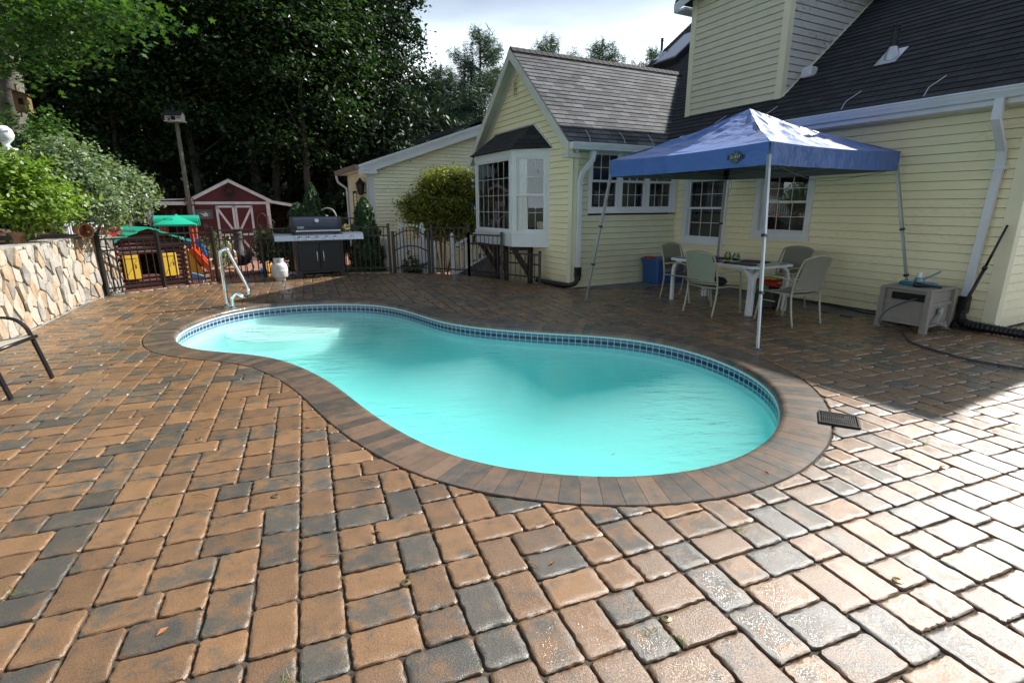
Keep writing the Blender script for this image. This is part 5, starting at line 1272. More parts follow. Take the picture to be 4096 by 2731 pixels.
for i, (px, py) in enumerate(pts):
    if px < -.1 or px > SE_+.1: continue
    poly = [(0, 0), (SE_, 0), (SE_, WH), (0, WH)]
    for j, (qx, qy) in enumerate(pts):
        if j == i: continue
        dx, dy = qx-px, qy-py
        if abs(dx) > .9: continue
        # cells drawn out upwards: distances measured with a squeezed height
        ky = .55; mxx, myy = (px+qx)/2, (py+qy)/2; poly = clip(poly, (mxx, myy), (-dx, -dy*ky))
        if len(poly) < 3: break
    if len(poly) < 3: continue
    ar = abs(sum(poly[q][0]*poly[(q+1) % len(poly)][1]-poly[(q+1) % len(poly)][0]*poly[q][1] for q in range(len(poly))))/2
    if ar < .002: continue
    m0 = len(ws.v); add_paver(ws, poly, (rnd2.random(), rnd2.random(), 0), z=rnd2.uniform(-.006, .022)+1e-6, amt=.006, bev=.026, sub=4)
for v in ws.v: v.x = min(max(v.x, 0), SE_); q = wallmap(v.x, v.y, v.z*1.4); v.x, v.y, v.z = q
rnd = rnd_keep
swall = thing('stone_wall', 'pale rubble stone retaining wall along the left side of the deck', 'wall', (WB[4][0], WB[4][1], 0))
ws.build('stone_face', stone, swall, smooth=True)
s = MB(); k = 60
for i in range(k):
    a, b = SE_*i/k, SE_*(i+1)/k
    s.quad(wallmap(a, -.3, -.016), wallmap(b, -.3, -.016), wallmap(b, WH, -.016), wallmap(a, WH, -.016)); s.quad(wallmap(a, WH, -.016), wallmap(b, WH, -.016), wallmap(b, WH, -.34), wallmap(a, WH, -.34))
s.build('mortar', mat('pale mortar', (.36, .33, .29), .95, bump=.8, bscale=40, var=.3, vscale=10), swall)
# raised bed behind it
s = MB(); inner = [wallmap(SE_*i/30, WH-.03, -.3) for i in range(31)]; outer = [(-40, inner[0][1]-14, 1.1)]+[(-26-0*i, inner[i][1]*1.0+ (i-10)*.5, 1.5) for i in range(1, 30)]+[(-12.5, 10.6, 1.0)]
for i in range(30):
    mid0 = tuple(np.array(inner[i])*.86+np.array(outer[i])*.14+np.array([0, 0, .05])); mid1 = tuple(np.array(inner[i+1])*.86+np.array(outer[i+1])*.14+np.array([0, 0, .05]))
    s.quad(inner[i], inner[i+1], mid1, mid0); s.quad(mid0, mid1, outer[i+1], outer[i])
a, b = inner[30], outer[30]; s.quad(a, b, (b[0], b[1], -.5), (a[0], a[1], -.5)); struct(s.build('garden_bed', M['mulch']))
# things on the bed
tc1 = mat('terracotta', (.48, .22, .12), .75, var=.2)
def potm(Mx): 
    s = MB(Mx); s.lathe([(.075, 0), (.11, .20), (.125, .20), (.125, .26), (.105, .26), (.09, .03), (.001, .03)], n=20); return s
p = atv(325, 950, atY(325, 970, 9.0)); o = potm(Matrix.Translation((p[0]-.1, p[1]+.1, 1.20)) @ Matrix.Rotation(radians(98), 4, 'Y') @ Matrix.Rotation(.4, 4, 'X')).build('clay_pot', tc1, smooth=True); tag(o, 'terracotta pot lying on its side on top of the stone wall', 'plant pot')
p = atY(78, 945, 7.6); o = potm(Matrix.Translation((p[0]-.1, p[1]+.12, 1.03)) @ Matrix.Diagonal((.7, .7, .7, 1))).build('clay_pot', tc1, smooth=True); tag(o, 'terracotta pot standing under the bright bush at the left edge', 'plant pot')
p = atY(40, 600, 8.9); M_ = Matrix.Translation((p[0], p[1], 1.1)); gp_ = thing('fence_post', 'white post with round ball finial rising from the bright bush', 'post', M_)
top = atY(30, 500, 8.9)[2]-1.1; s = MB(M_); s.bb(-.075, .075, -.075, .075, 0, top-.30); s.bb(-.095, .095, -.095, .095, top-.32, top-.28); s.build('shaft', M['white2'], gp_)
s = MB(M_); s.lathe([(.07, top-.28), (.045, top-.24), (.05, top-.21), (.11, top-.15), (.13, top-.08), (.11, top), (.06, top+.05), (.001, top+.06)], n=20); s.build('finial', M['white2'], gp_, smooth='all')
A, B = Vector(atY(270, 950, 10.2)), Vector(atY(430, 950, 11.6)); A.z = B.z = 1.05; d = B-A; e = d.normalized(); lt = thing('picket_fence', 'white fence glimpsed between the stems of the grey green shrubs', 'fence', A)
s = MB()
for k in range(16): p = A+e*d.length*k/16; s.bb(p.x-.04, p.x+.04, p.y-.01, p.y+.01, 1.05, 1.85)
s.bar(A+Vector((0, .03, .65)), B+Vector((0, .03, .65)), .03, .08); s.build('picket', M['white2'], lt)
# --- red barn shed
SX = np.array([2.02, 1.32]); SM = frame((-10.67, 17.91, -.30), SX); shed = thing('barn_shed', 'dark red barn shed with white trim and crossed double doors', 'shed', SM)
red = mat('dark red barn siding', (.105, .014, .018), .6, bump=.25, bscale=8, var=.25, vscale=3)
w_, eh, ah = 2.41, 2.08, 2.72; s = MB(SM); face = [(0, 0), (w_, 0), (w_, eh), (w_/2, ah), (0, eh)]
x = 0
while x < w_-.01:
    x1 = min(x+.20, w_); z = lambda q: eh+(ah-eh)*(1-abs(q-w_/2)/(w_/2))
    pp = [(x+.006, 0), (x1-.006, 0), (x1-.006, z(x1))]+([(w_/2, ah)] if x < w_/2 < x1 else [])+[(x+.006, z(x))]; s.prism(pp, -.012, 0); x = x1
s.prism(face, 0, .02); s.quad((0, .02, 0), (0, 3, 0), (0, 3, eh), (0, .02, eh)); s.quad((w_, .02, 0), (w_, 3, 0), (w_, 3, eh), (w_, .02, eh)); s.quad((0, 3, 0), (w_, 3, 0), (w_, 3, eh), (0, 3, eh)); s.build('wall', red, shed)
s = MB(SM); s.bb(-.02, .10, -.035, -.012, 0, eh-.02); s.bb(-.02, 0, -.035, .1, 0, eh-.02); s.bb(w_-.10, w_+.02, -.035, -.012, 0, eh-.02); s.bb(w_, w_+.02, -.012, .1, 0, eh-.02); s.bb(.10, w_-.10, -.033, -.012, eh-.14, eh-.05); s.bb(.1, w_-.1, -.033, -.012, 0, .10); s.build('trim', M['white2'], shed)
s = MB(SM); sl_h = (ah-eh)/(w_/2)
for sg in (-1, 1):
    ex = w_/2+sg*(w_/2+.10); ez = eh-.10*sl_h
    s.rings([[(ex, y, ez+h) for y, h in ((-.10, .06), (-.07, .06), (-.07, -.06), (-.10, -.06))], [(w_/2, y, ah+h) for y, h in ((-.10, .06), (-.07, .06), (-.07, -.06), (-.10, -.06))]])
s.build('rake_board', M['white2'], shed)
s = MB(SM); cg = 1/sqrt(1+sl_h**2); L_ = (w_/2+.14)/cg
shingles(s, (-.14, 0, eh-.14*sl_h+.06), (0, -1, 0), (cg, 0, sl_h*cg), [(-3.1, 0), (.12, 0), (.12, L_), (-3.1, L_)]); shingles(s, (w_+.14, 0, eh-.14*sl_h+.06), (0, 1, 0), (-cg, 0, sl_h*cg), [(-.12, 0), (3.1, 0), (3.1, L_), (-.12, L_)]); s.build('roof', M['shingle'], shed)
def bd(s, a, b_, w2=.075, y=-.034): s.bar((a[0], y, a[1]), (b_[0], y, b_[1]), w2, .02, up=(0, 1, 0)) if False else s.rings([[(a[0]+nx_*w2/2, y-.01, a[1]+nz_2*w2/2) for nx_, nz_2 in [_n(a, b_)]]+[(a[0]-_n(a, b_)[0]*w2/2, y-.01, a[1]-_n(a, b_)[1]*w2/2), (a[0]-_n(a, b_)[0]*w2/2, y+.012, a[1]-_n(a, b_)[1]*w2/2), (a[0]+_n(a, b_)[0]*w2/2, y+.012, a[1]+_n(a, b_)[1]*w2/2)], [(b_[0]+_n(a, b_)[0]*w2/2, y-.01, b_[1]+_n(a, b_)[1]*w2/2), (b_[0]-_n(a, b_)[0]*w2/2, y-.01, b_[1]-_n(a, b_)[1]*w2/2), (b_[0]-_n(a, b_)[0]*w2/2, y+.012, b_[1]-_n(a, b_)[1]*w2/2), (b_[0]+_n(a, b_)[0]*w2/2, y+.012, b_[1]+_n(a, b_)[1]*w2/2)]])
def _n(a, b_): dx, dz = b_[0]-a[0], b_[1]-a[1]; l = sqrt(dx*dx+dz*dz); return (-dz/l, dx/l)
for x0, x1, inner_ in ((.72, 1.285, 1), (1.295, 1.86, 0)):
    s = MB(SM); s.bb(x0, x1, -.028, -.012, .12, 1.90); dr = s.build('door', red, shed)
    s = MB(SM); ix, ox = (x1-.035, x0+.035) if inner_ else (x0+.035, x1-.035)
    for a, b_ in [((x0+.035, .12), (x0+.035, 1.90)), ((x1-.035, .12), (x1-.035, 1.90)), ((x0, 1.865), (x1, 1.865)), ((x0, .92), (x1, .92)), ((x0, .155), (x1, .155)), ((ox, 1.84), (ix, .94)), ((ix, .90), (ox, .17))]: bd(s, a, b_, .07)
    s.build('brace', M['white2'], dr)
# lean-tos on both sides
s = MB(SM); s.bb(-1.75, -.02, -.06, -.03, 1.92, 2.03); s.bb(-1.75, -1.67, -.03, .05, 0, 1.92); s.rings([[(-1.8, -.08, 2.04), (-.02, -.08, 2.10), (-.02, -.08, 2.13), (-1.8, -.08, 2.07)], [(-1.8, 3, 2.04), (-.02, 3, 2.10), (-.02, 3, 2.13), (-1.8, 3, 2.07)]]); s.bar((w_+.02, -.05, 2.04), (w_+1.75, -.05, 1.72), .03, .10); s.bb(w_+1.05, w_+1.12, -.03, .04, 0, 1.78); s.bb(w_+1.66, w_+1.72, -.03, .04, 0, 1.70); s.build('lean_to_frame', M['white2'], shed)
s = MB(SM); s.rings([[(w_+.02, -.08, 2.11), (w_+1.8, -.08, 1.78), (w_+1.8, -.08, 1.80), (w_+.02, -.08, 2.13)], [(w_+.02, 3, 2.11), (w_+1.8, 3, 1.78), (w_+1.8, 3, 1.80), (w_+.02, 3, 2.13)]]); s.quad((-1.75, 2.6, 0), (-.02, 2.6, 0), (-.02, 2.6, 2.0), (-1.75, 2.6, 2.0)); s.quad((w_, 2.6, 0), (w_+1.7, 2.6, 0), (w_+1.7, 2.6, 1.7), (w_, 2.6, 2.0)); s.build('lean_to_roof', mat('dark weathered timber', (.04, .03, .025), .85, var=.4), shed)
rs = mat('rusty iron', (.10, .055, .035), .8, .3, bump=.5, bscale=40)
S2 = lambda x, z, y=-.05: SM @ Matrix.Translation((x, y, z))
sg_ = thing('wall_picture', 'grey framed goose picture hanging left of the shed doors', 'picture', S2(.36, 1.62)); s = MB(S2(.36, 1.62)); rect_frame(s, -.25, .25, -.15, .15, .022, -.02, .01); s.build('frame', mat('weathered frame', (.17, .16, .13), .7), sg_)
s = MB(S2(.36, 1.62)); s.bb(-.228, .228, -.004, .006, -.128, .128); s.build('panel', mat('slate panel', (.10, .13, .15), .6, var=.3, vscale=12), sg_)
gs_ = mat('pale painted goose', (.68, .68, .66), .6); s = MB(S2(.36, 1.62, -.056)); s.add([(.03+.085*cos(a), 0, -.02+.05*sin(a)) for a in np.linspace(0, 2*pi, 20, endpoint=False)], [tuple(range(20))]); s.add([(-.05, -.001, -.02), (.0, -.001, .02), (-.09, -.001, .03), (-.12, -.001, .025)], [(0, 1, 2, 3)]); s.add([(.03, -.001, .0), (.09, -.001, .02), (.02, -.001, .09)], [(0, 1, 2)]); s.build('goose', gs_, sg_)
s = MB(S2(.36, 1.62, -.056)); s.tube([(.17*cos(a), 0, -.015+.085*sin(a)) for a in np.linspace(0, 2*pi, 33)], .003, 5); s.build('oval_line', gs_, sg_)
s = MB(S2(.34, 1.23)); s.lathe([(.001, -.05), (.06, -.045), (.085, -.02), (.09, .02)], n=20, ax='y')
for k in range(16):
    a = 2*pi*k/16; R_4 = .17 if k % 2 else .14; s.add([(.085*cos(a-.14), 0, .085*sin(a-.14)), (R_4*cos(a+.06), -.008, R_4*sin(a+.06)), (.085*cos(a+.14), 0, .085*sin(a+.14)), (.08*cos(a), -.02, .08*sin(a))], [(0, 1, 3), (3, 1, 2)])
s.ball((0, -.052, -.005), .014); s.bar((-.04, -.05, .03), (-.015, -.052, .03), .008, .01); s.bar((.015, -.052, .03), (.04, -.05, .03), .008, .01); s.bar((-.025, -.05, -.04), (.025, -.05, -.04), .008, .01)
tag(s.build('sun_ornament', mat('rusty sun face', (.17, .10, .075), .7, .3), smooth=True), 'rusty metal sun face with pointed rays on the shed wall', 'ornament')
s = MB(S2(2.12, 1.33)); P = [(-.10, 0, -.33), (-.15, -.02, -.1), (-.16, -.02, .08), (-.10, -.02, .24), (0, -.02, .30), (.10, -.02, .24), (.16, -.02, .08), (.15, -.02, -.1), (.10, 0, -.33)]; s.tube(catmull(P, 5), .022, 8); s.bar((-.12, 0, -.34), (.12, 0, -.34), .03, .03)
for sx_ in (-1, 1): s.tube(catmull([(sx_*.19, -.01, .2), (sx_*.22, -.01, .0), (sx_*.17, -.01, -.32), (sx_*.24, -.01, -.42)], 4), .007, 5)
tag(s.build('horse_collar', mat('worn leather and hame', (.12, .075, .045), .7), smooth='all'), 'old leather horse collar hanging right of the shed doors', 'horse collar')
s = MB(S2(1.2, 2.40, -.12)); rr = random.Random(4)
for k in range(70): a = rr.uniform(0, 2*pi); p = Vector((.12*cos(a), rr.uniform(-.03, .02), .12*sin(a))); a2 = a+rr.uniform(-.9, .9); s.tube([p, p+Vector((cos(a2)*.06, rr.uniform(-.03, .03), sin(a2)*.06))], .004, 4)
s.tube([(.11*cos(a), 0, .11*sin(a)) for a in np.linspace(0, 2*pi, 20)], .018, 6); tag(s.build('twig_wreath', mat('dark twigs', (.03, .022, .018), .9)), 'dark twig wreath in the gable of the red shed', 'wreath')
s = MB(S2(1.2, 2.20, -.08)); s.prism([(-.28, .06), (-.12, .0), (-.05, -.06), (0, -.10), (.05, -.06), (.12, 0), (.28, .06), (.1, .055), (.02, .09), (-.02, .09), (-.1, .055)], -.02, .01); tag(s.build('eagle_plaque', mat('black iron eagle', (.02, .016, .015), .6)), 'black iron eagle with spread wings under the twig wreath', 'ornament')
S3 = S2(-.02, 2.02, -.2); s = MB(S3); s.tube([(.14*cos(a), 0, .14*sin(a)) for a in np.linspace(0, 2*pi, 24)], .014, 6)
for k in range(5): a = 2*pi*k/5+.3; s.tube([(0, 0, 0), (.13*cos(a), 0, .13*sin(a))], .010, 5)
s.lathe([(.03, -.03), (.03, .03)], n=10, ax='y'); s.tube([(0, 0, .14), (0, .05, .26)], .01, 5); tag(s.build('iron_wheel', rs), 'rusty iron pulley wheel hanging at the left shed corner', 'wheel')
S3 = SM @ Matrix.Translation((-1.15, -.1, 1.90)); wc = thing('wind_chime', 'silver tube wind chime hanging under the left lean-to roof', 'wind chime', S3)
for k in range(5): s = MB(S3); x = -.08+.04*k; s.tube([(x, .03*sin(k), -.10), (x, .03*sin(k), -.55-.10*((k*2) % 3))], .013, 8); s.build('tube', M['steel'], wc, smooth='all')
s = MB(S3); s.lathe([(.10, -.07), (.10, -.05)], n=14); s.tube([(0, 0, -.05), (0, 0, 0)], .004, 4); s.build('disc', rs, wc)
for k, (x, h, lb) in enumerate([(-.75, 1.5, 'rake'), (-.5, 1.35, 'shovel'), (-.3, 1.6, 'fork')]):
    S3 = SM @ Matrix.Translation((x, .5, .2)); tl_ = thing('garden_'+lb, 'long handled garden '+lb+' standing under the left lean-to', lb, S3); s = MB(S3); s.tube([(0, 0, 0), (.04, .05, h)], .016, 6); s.build('handle', mat('ash handle', (.16, .10, .06), .7), tl_)
    s = MB(S3)
    if lb == 'shovel': s.prism([(-.08, h), (.1, h), (.1, h+.18), (.03, h+.26), (-.05, h+.18)], .02, .03)
    else:
        for q in range(5): s.bar((-.08+.045*q, .03, h), (-.08+.045*q, .03, h+.2), .01, .01)
        s.bar((-.09, .03, h), (.11, .03, h), .02, .02)
    s.build('head', rs, tl_)
# --- bird house on its pole, nest box on the trunk
bp0 = Vector(atY(795, 1035, 17.75)); bp0.z = -.3; hz_ = atv(722, 450, bp0)[2]; PM = frame(bp0, (1, .12))
bh = thing('birdhouse_pole', 'tall weathered pole carrying a white bird house with dark roof', 'birdhouse', PM)
s = MB(PM); s.tube([(0, 0, 0), (0, 0, hz_*.5), (.0, 0, hz_+.12)], [.075, .068, .058], 10); s.build('pole', mat('weathered pole', (.17, .155, .12), .85, bump=.6, bscale=12, var=.3), bh, smooth='all')
HM = PM @ Matrix.Translation((-.03, 0, hz_+.12)) @ Matrix.Diagonal((.64, .64, .70, 1)); s = MB(HM); s.prism([(-.20, 0), (.20, 0), (.20, .26), (0, .40), (-.20, .26)], -.38, .38, 'x') ; hs = s.build('house_box', mat('old white paint', (.55, .53, .46), .7, var=.2, vscale=8), bh)
s = MB(HM); 
for sg in (-1, 1): s.rings([[(x, sg*.27, .20) for x in (-.42, .42)]+[(x, sg*.27, .23) for x in (.42, -.42)], [(x, 0, .41) for x in (-.42, .42)]+[(x, 0, .44) for x in (.42, -.42)]])
s.bb(-.06, .06, -.12, -.02, .38, .56); s.build('roof', mat('dark bird house roof', (.02, .022, .024), .8), hs)
s = MB(HM)
for x in (-.28, -.17, .20, .29): s.lathe([(.030, -.203), (.030, -.206)], (x, 0, .12), 12, 'y')
s.bb(-.09, .10, -.207, -.202, .03, .17); s.build('entrance', mat('dark hole', (.004, .004, .004), .9), hs)
s = MB(HM); s.bb(-.42, .42, -.24, .24, -.03, 0); s.build('floor_board', M['white2'], hs)
"""TRUNKBOX"""
# --- playhouse
pl, pr_ = Vector((*at(480, 1205, -.3)[:2], -.3)), None
f0 = atY(497, 1190, 10.9); f1 = atY(748, 1150, 11.9); PH = frame((f0[0], f0[1], -.3), (f1-f0)[:2]); pw = np.hypot(*(f1-f0)[:2]); 
phs = thing('playhouse', 'brown plastic log playhouse with green roof and yellow shutters', 'playhouse', PH)
lg_ = mat('dark brown log plastic', (.085, .022, .018), .4); gn = mat('green toy plastic', (.02, .42, .27), .35); yl = mat('yellow toy plastic', (.72, .48, .05), .4); rd = mat('red toy plastic', (.55, .02, .03), .38)
pdp, ph_, pa = 1.25, 1.14, 1.40; wx0, wx1, wz0, wz1 = pw*.30, pw*.68, .40, .88
def logwall(s, x0, x1, y, z0, z1, ax='x'):
    z = z0
    while z < z1-.01:
        if ax == 'x': s.tube([(x0, y, z+.045), (x1, y, z+.045)], .047, 8)
        else: s.tube([(y, x0, z+.045), (y, x1, z+.045)], .047, 8)
        z += .09
s = MB(PH); logwall(s, 0, pw, 0, 0, wz0); logwall(s, 0, wx0, 0, wz0, wz1); logwall(s, wx1, pw, 0, wz0, wz1); logwall(s, 0, pw, 0, wz1, ph_)
z = ph_
while z < pa-.04: f_ = (pa-z)/(pa-ph_); s.tube([(pw/2-pw/2*f_, 0, z+.045), (pw/2+pw/2*f_, 0, z+.045)], .045, 8); z += .085
logwall(s, 0, .35, pw, 0, ph_, 'y'); logwall(s, .85, pdp, pw, 0, ph_, 'y'); logwall(s, 0, pdp, 0, 0, ph_, 'y'); logwall(s, 0, pw*.25, pdp, 0, ph_); logwall(s, pw*.65, pw, pdp, 0, ph_); logwall(s, pw*.2, pw*.7, pdp, 0, .5); s.build('log_wall', lg_, phs, smooth=True)
s = MB(PH)
for (x, y) in ((-.02, 0), (pw+.02, 0), (pw, .38), (pw, .82), (pw+.02, pdp)):
    z = .02
    while z < ph_: s.ball((x+.04, y-.03, z+.045), .055, 8); z += .11
s.build('log_ends', lg_, phs, smooth='all')
s = MB(PH)
for sg in (-1, 1):
    for k in range(4):
        f0_, f1_ = k/4, (k+1.12)/4; ex = lambda f: pw/2+sg*(pw/2+.17)*f; ez = lambda f: pa+.05-(pa-ph_+.07)*f
        o_ = .035*(1 if k else 0); A = [(ex(f0_), -.16, ez(f0_)+.0), (ex(f1_), -.16, ez(f1_)+.03), (ex(f1_), pdp+.12, ez(f1_)+.03), (ex(f0_), pdp+.12, ez(f0_)+.0)]
        if sg < 0: A = A[::-1]
        s.rings([[(x, y, z-.035) for x, y, z in A], A])
s.build('roof', gn, phs)
for x0, x1, aj in ((pw*.07, pw*.32, 1), (pw*.67, pw*.90, -1)):
    s = MB(PH); s.bevbox(x0, x1, -.085, -.055, wz0-.03, wz1+.0, .012); s.bar((x0+.04, -.09, wz1-.06), (x1-.04, -.09, wz1-.06), .006, .012); s.bar((x0+.04, -.09, wz0+.04), (x1-.04, -.09, wz1-.10), .006, .012); sh_ = s.build('shutter', yl, phs)
    s = MB(PH); xm = x1-.08 if aj < 0 else x0+.22; s.bevbox(xm-.012, xm+.012, -.088, -.086, .60, .68, .0008); s.build('slot', mat('dark slot', (.05, .02, .01), .8), sh_)
s = MB(PH); s.bevbox(pw-.0, pw+.03, .38, .80, .0, .48, .012); s.build('door', rd, phs)
s = MB(PH); s.bevbox(-.02, .24, .25, .55, 1.20, 1.42, .02); s.bevbox(-.05, .27, .22, .58, 1.40, 1.46, .015); s.build('chimney', rd, phs)
# --- climber with slide
c0 = atY(676, 1140, 13.6); c1_ = atY(808, 1130, 13.9); CM = frame((c0[0], c0[1], -.3), (c1_-c0)[:2]); cw = np.hypot(*(c1_-c0)[:2])
cl_ = thing('play_climber', 'toddler climber with green arched roof, blue wall and orange slide', 'climber', CM)
zt = atY(715, 846, 13.7)[2]+.3; zb = zt-.29; bl = mat('blue toy plastic', (.03, .18, .62), .35); og = mat('orange toy plastic', (.85, .14, .02), .35)
s = MB(CM); n = 10; cx_, dp = cw/2, cw
prof = [(-.10, zb), (-.10, zb+.05), (cw*.18, zb+.07)]+[(cw*.5-cw*.27*cos(pi*k/n), zb+.08+.24*sin(pi*k/n)) for k in range(n+1)]+[(cw*.82, zb+.07), (cw+.10, zb+.05), (cw+.10, zb)]
inn_ = [(cw*.5+cw*.21*cos(pi*k/n), zb+.0+.24*sin(pi*k/n)) for k in range(n+1)]
s.prism(prof+inn_, -.08, dp+.08, 'x') if False else None
top_ = [(cw*.5-cw*.27*cos(pi*k/n), zb+.04+.22*sin(pi*k/n)) for k in range(n+1)]; bot_ = [(cw*.5-cw*.21*cos(pi*k/n), zb-.02+.21*sin(pi*k/n)) for k in range(n+1)]
for k in range(n): s.rings([[(-.12, top_[k][0], top_[k][1]), (-.12, top_[k+1][0], top_[k+1][1]), (-.12, bot_[k+1][0], bot_[k+1][1]), (-.12, bot_[k][0], bot_[k][1])], [(cw+.12, top_[k][0], top_[k][1]), (cw+.12, top_[k+1][0], top_[k+1][1]), (cw+.12, bot_[k+1][0], bot_[k+1][1]), (cw+.12, bot_[k][0], bot_[k][1])]])
R5 = lambda e, z: [(-e, -e, z), (cw+e, -e, z), (cw+e, cw+e, z), (-e, cw+e, z)]
s.rings([[(cw*.5+(x-cw*.5)*1.0, cw*.5+(y-cw*.5), z) for x, y, z in R5(.09, zb)], R5(.09, zb+.04), [(cw*.5+(x-cw*.5)*.08, cw*.5+(y-cw*.5)*.08, zt-.03) for x, y, z in R5(.14, 0)], [(cw*.5+(x-cw*.5)*.02, cw*.5+(y-cw*.5)*.02, zt) for x, y, z in R5(.14, 0)]])
s.build('roof', gn, cl_, smooth=True)
s = MB(CM); s.tube([(.16, -.135, zb+.17)]+[(.16+.10+.10*cos(a), -.10, zb+.17+.022*sin(a)) for a in np.linspace(pi, 3*pi, 16)], .008, 5); s.build('badge', gn, cl_)
for x, y in ((.05, .05), (cw-.05, .05), (.05, cw-.05), (cw-.05, cw-.05)): s = MB(CM); s.bevbox(x-.045, x+.045, y-.045, y+.045, 0, zb+.01, .015); s.build('post', mat('red post plastic', (.55, .07, .03), .35), cl_)
s = MB(CM); z1_ = .85; s.prism([(cw*.25, 0), (cw*1.12, 0), (cw*1.2, .12), (cw*1.0, .45), (cw*.75, .84), (cw*.58, 1.0), (cw*.35, 1.0)], -.12, -.05); s.build('yellow_side', yl, cl_)
s = MB(CM)
for a_, b_, c_, d__ in ((cw*.6, cw*1.36, .30, .48), (cw*.6, cw*.80, .48, 1.04), (cw*1.22, cw*1.33, .48, .60), (cw*.80, cw*1.28, .60, .70), (cw*1.16, cw*1.24, .70, .84), (cw*.80, cw*1.18, .82, .92), (cw*.80, cw*1.10, .92, 1.04), (cw*.98, cw*1.03, .48, .60)): s.bevbox(a_, b_, .22, .27, c_, d__+.01, .012)
s.build('blue_wall', bl, cl_)
s = MB(CM); P = catmull([(cw*.85, .05, .74), (cw*1.02, .02, .60), (cw*1.28, -.02, .30), (cw*1.52, -.05, .10)], 5)
for a, b_ in zip(P[:-1], P[1:]): s.bar(a, b_+(b_-a)*.1, .38, .03, up=(0, 0, 1)); s.bar(a+Vector((0, -.2, .05)), b_+Vector((0, -.2, .05))+(b_-a)*.1, .03, .14); s.bar(a+Vector((0, .2, .05)), b_+Vector((0, .2, .05))+(b_-a)*.1, .03, .14)
s.build('slide', og, cl_)
# --- chiminea on its stand
q0 = atY(975, 1112, 14.4); CHM = Matrix.Translation((q0[0], q0[1], -.3)); chim = thing('chiminea', 'dark clay chiminea with tall neck on an iron stand before the shed', 'chiminea', CHM); zz2 = atY(965, 908, 14.4)[2]+.3
ck = mat('sooty grey clay', (.055, .05, .048), .7, var=.4, vscale=6, bump=.4, bscale=25)
s = MB(CHM); s.lathe([(.12, .30), (.23, .36), (.285, .48), (.28, .60), (.20, .70), (.12, .80), (.10, .95), (.10, zz2-.14), (.12, zz2-.12), (.12, zz2-.08), (.105, zz2-.06), (.125, zz2-.02), (.12, zz2), (.085, zz2), (.08, .9)], n=24, cap=False); s.build('body', ck, chim, smooth=True)
s = MB(CHM); s.lathe([(.11, 0), (.10, .02), (.001, .02)], (.12, -.235, .50), 16, 'y'); s.build('mouth', mat('fire mouth', (.01, .008, .008), .9), chim)
s = MB(CHM); s.tube([(.26*cos(a), .26*sin(a), .38) for a in np.linspace(0, 2*pi, 24)], .012, 6)
for k in range(4): a = pi/4+k*pi/2; s.tube(catmull([(.26*cos(a), .26*sin(a), .38), (.33*cos(a), .33*sin(a), .22), (.22*cos(a), .22*sin(a), .10), (.30*cos(a), .30*sin(a), .0)], 4), .012, 6)
s.build('stand', M['black'], chim)
# --- tan resin chair
q0 = atY(905, 1120, 13.0); AM = Matrix.Translation((q0[0], q0[1], -.3)) @ Matrix.Rotation(radians(-155), 4, 'Z'); ac = thing('resin_chair', 'tan plastic garden chair with slatted back behind the fence', 'chair', AM); tn = mat('tan resin', (.42, .25, .17), .5)
s = MB(AM); s.bevbox(-.26, .26, -.22, .25, .36, .40, .012); s.build('seat', tn, ac)
s = MB(AM)
for k in range(6): x = -.2+.08*k; s.bar((x, -.24, .40), (x*1.1, -.38, .82), .05, .012, up=(1, 0, 0))
P = catmull([(-.27, -.26, .40), (-.28, -.36, .72), (-.15, -.41, .86), (0, -.42, .88), (.15, -.41, .86), (.28, -.36, .72), (.27, -.26, .40)], 4)
for a, b_ in zip(P[:-1], P[1:]): s.bar(a, b_, .05, .03)
s.build('backrest', tn, ac)
for sx_ in (-1, 1):
    s = MB(AM); s.bar((sx_*.27, .24, 0), (sx_*.27, .20, .60), .05, .06); s.build('leg', tn, ac); s = MB(AM); s.bar((sx_*.27, -.30, 0), (sx_*.27, -.24, .45), .05, .06); s.build('leg', tn, ac); s = MB(AM); s.bevbox(sx_*.27-.04, sx_*.27+.04, -.33, .26, .585, .615, .01); s.build('armrest', tn, ac)
# --- small toys on the brick paving
q0 = atY(1080, 1090, 12.9); TMx = Matrix.Translation((q0[0], q0[1], -.3)); ty = thing('toy_chair', 'small blue and orange plastic toy chair behind the gas cylinder', 'toy', TMx); s = MB(TMx); s.bevbox(-.15, .12, -.12, .12, .18, .22, .01)
for x in (-.12, .1):
    for y in (-.1, .1): s.bb(x-.02, x+.02, y-.02, y+.02, 0, .18)
s.bevbox(-.15, -.11, -.12, .12, .22, .42, .01); s.build('blue_seat', bl, ty); s = MB(TMx); s.bevbox(.02, .07, -.14, .1, .1, .5, .01); s.build('orange_back', mat('orange yellow plastic', (.85, .40, .04), .4), ty)
q0 = atY(1178, 1085, 12.75); TMx = Matrix.Translation((q0[0], q0[1], -.28)) @ Matrix.Rotation(.25, 4, 'Z'); tt = thing('toy_truck', 'silver toy pickup truck with roof lamps beside the grill cart', 'toy truck', TMx)
sv = mat('silver toy paint', (.40, .42, .45), .3, .5); s = MB(TMx); s.bevbox(-.13, .13, -.30, .30, .08, .18, .02); s.rings([[(-.12, -.16, .18), (.12, -.16, .18), (.12, .22, .18), (-.12, .22, .18)], [(-.10, -.07, .27), (.10, -.07, .27), (.10, .16, .27), (-.10, .16, .27)]]); s.build('body', sv, tt)
s = MB(TMx); s.quad((-.10, -.145, .195), (.10, -.145, .195), (.085, -.085, .26), (-.085, -.085, .26)); s.build('windscreen', mat('dark toy glass', (.02, .02, .03), .1), tt)
for x in (-.13, .13):
    for y in (-.19, .19): s = MB(TMx); s.lathe([(.055, -.03), (.075, -.02), (.075, .02), (.055, .03)], (x, y, .075), 14, 'x'); s.build('wheel', M['black'], tt, smooth=True)
s = MB(TMx)
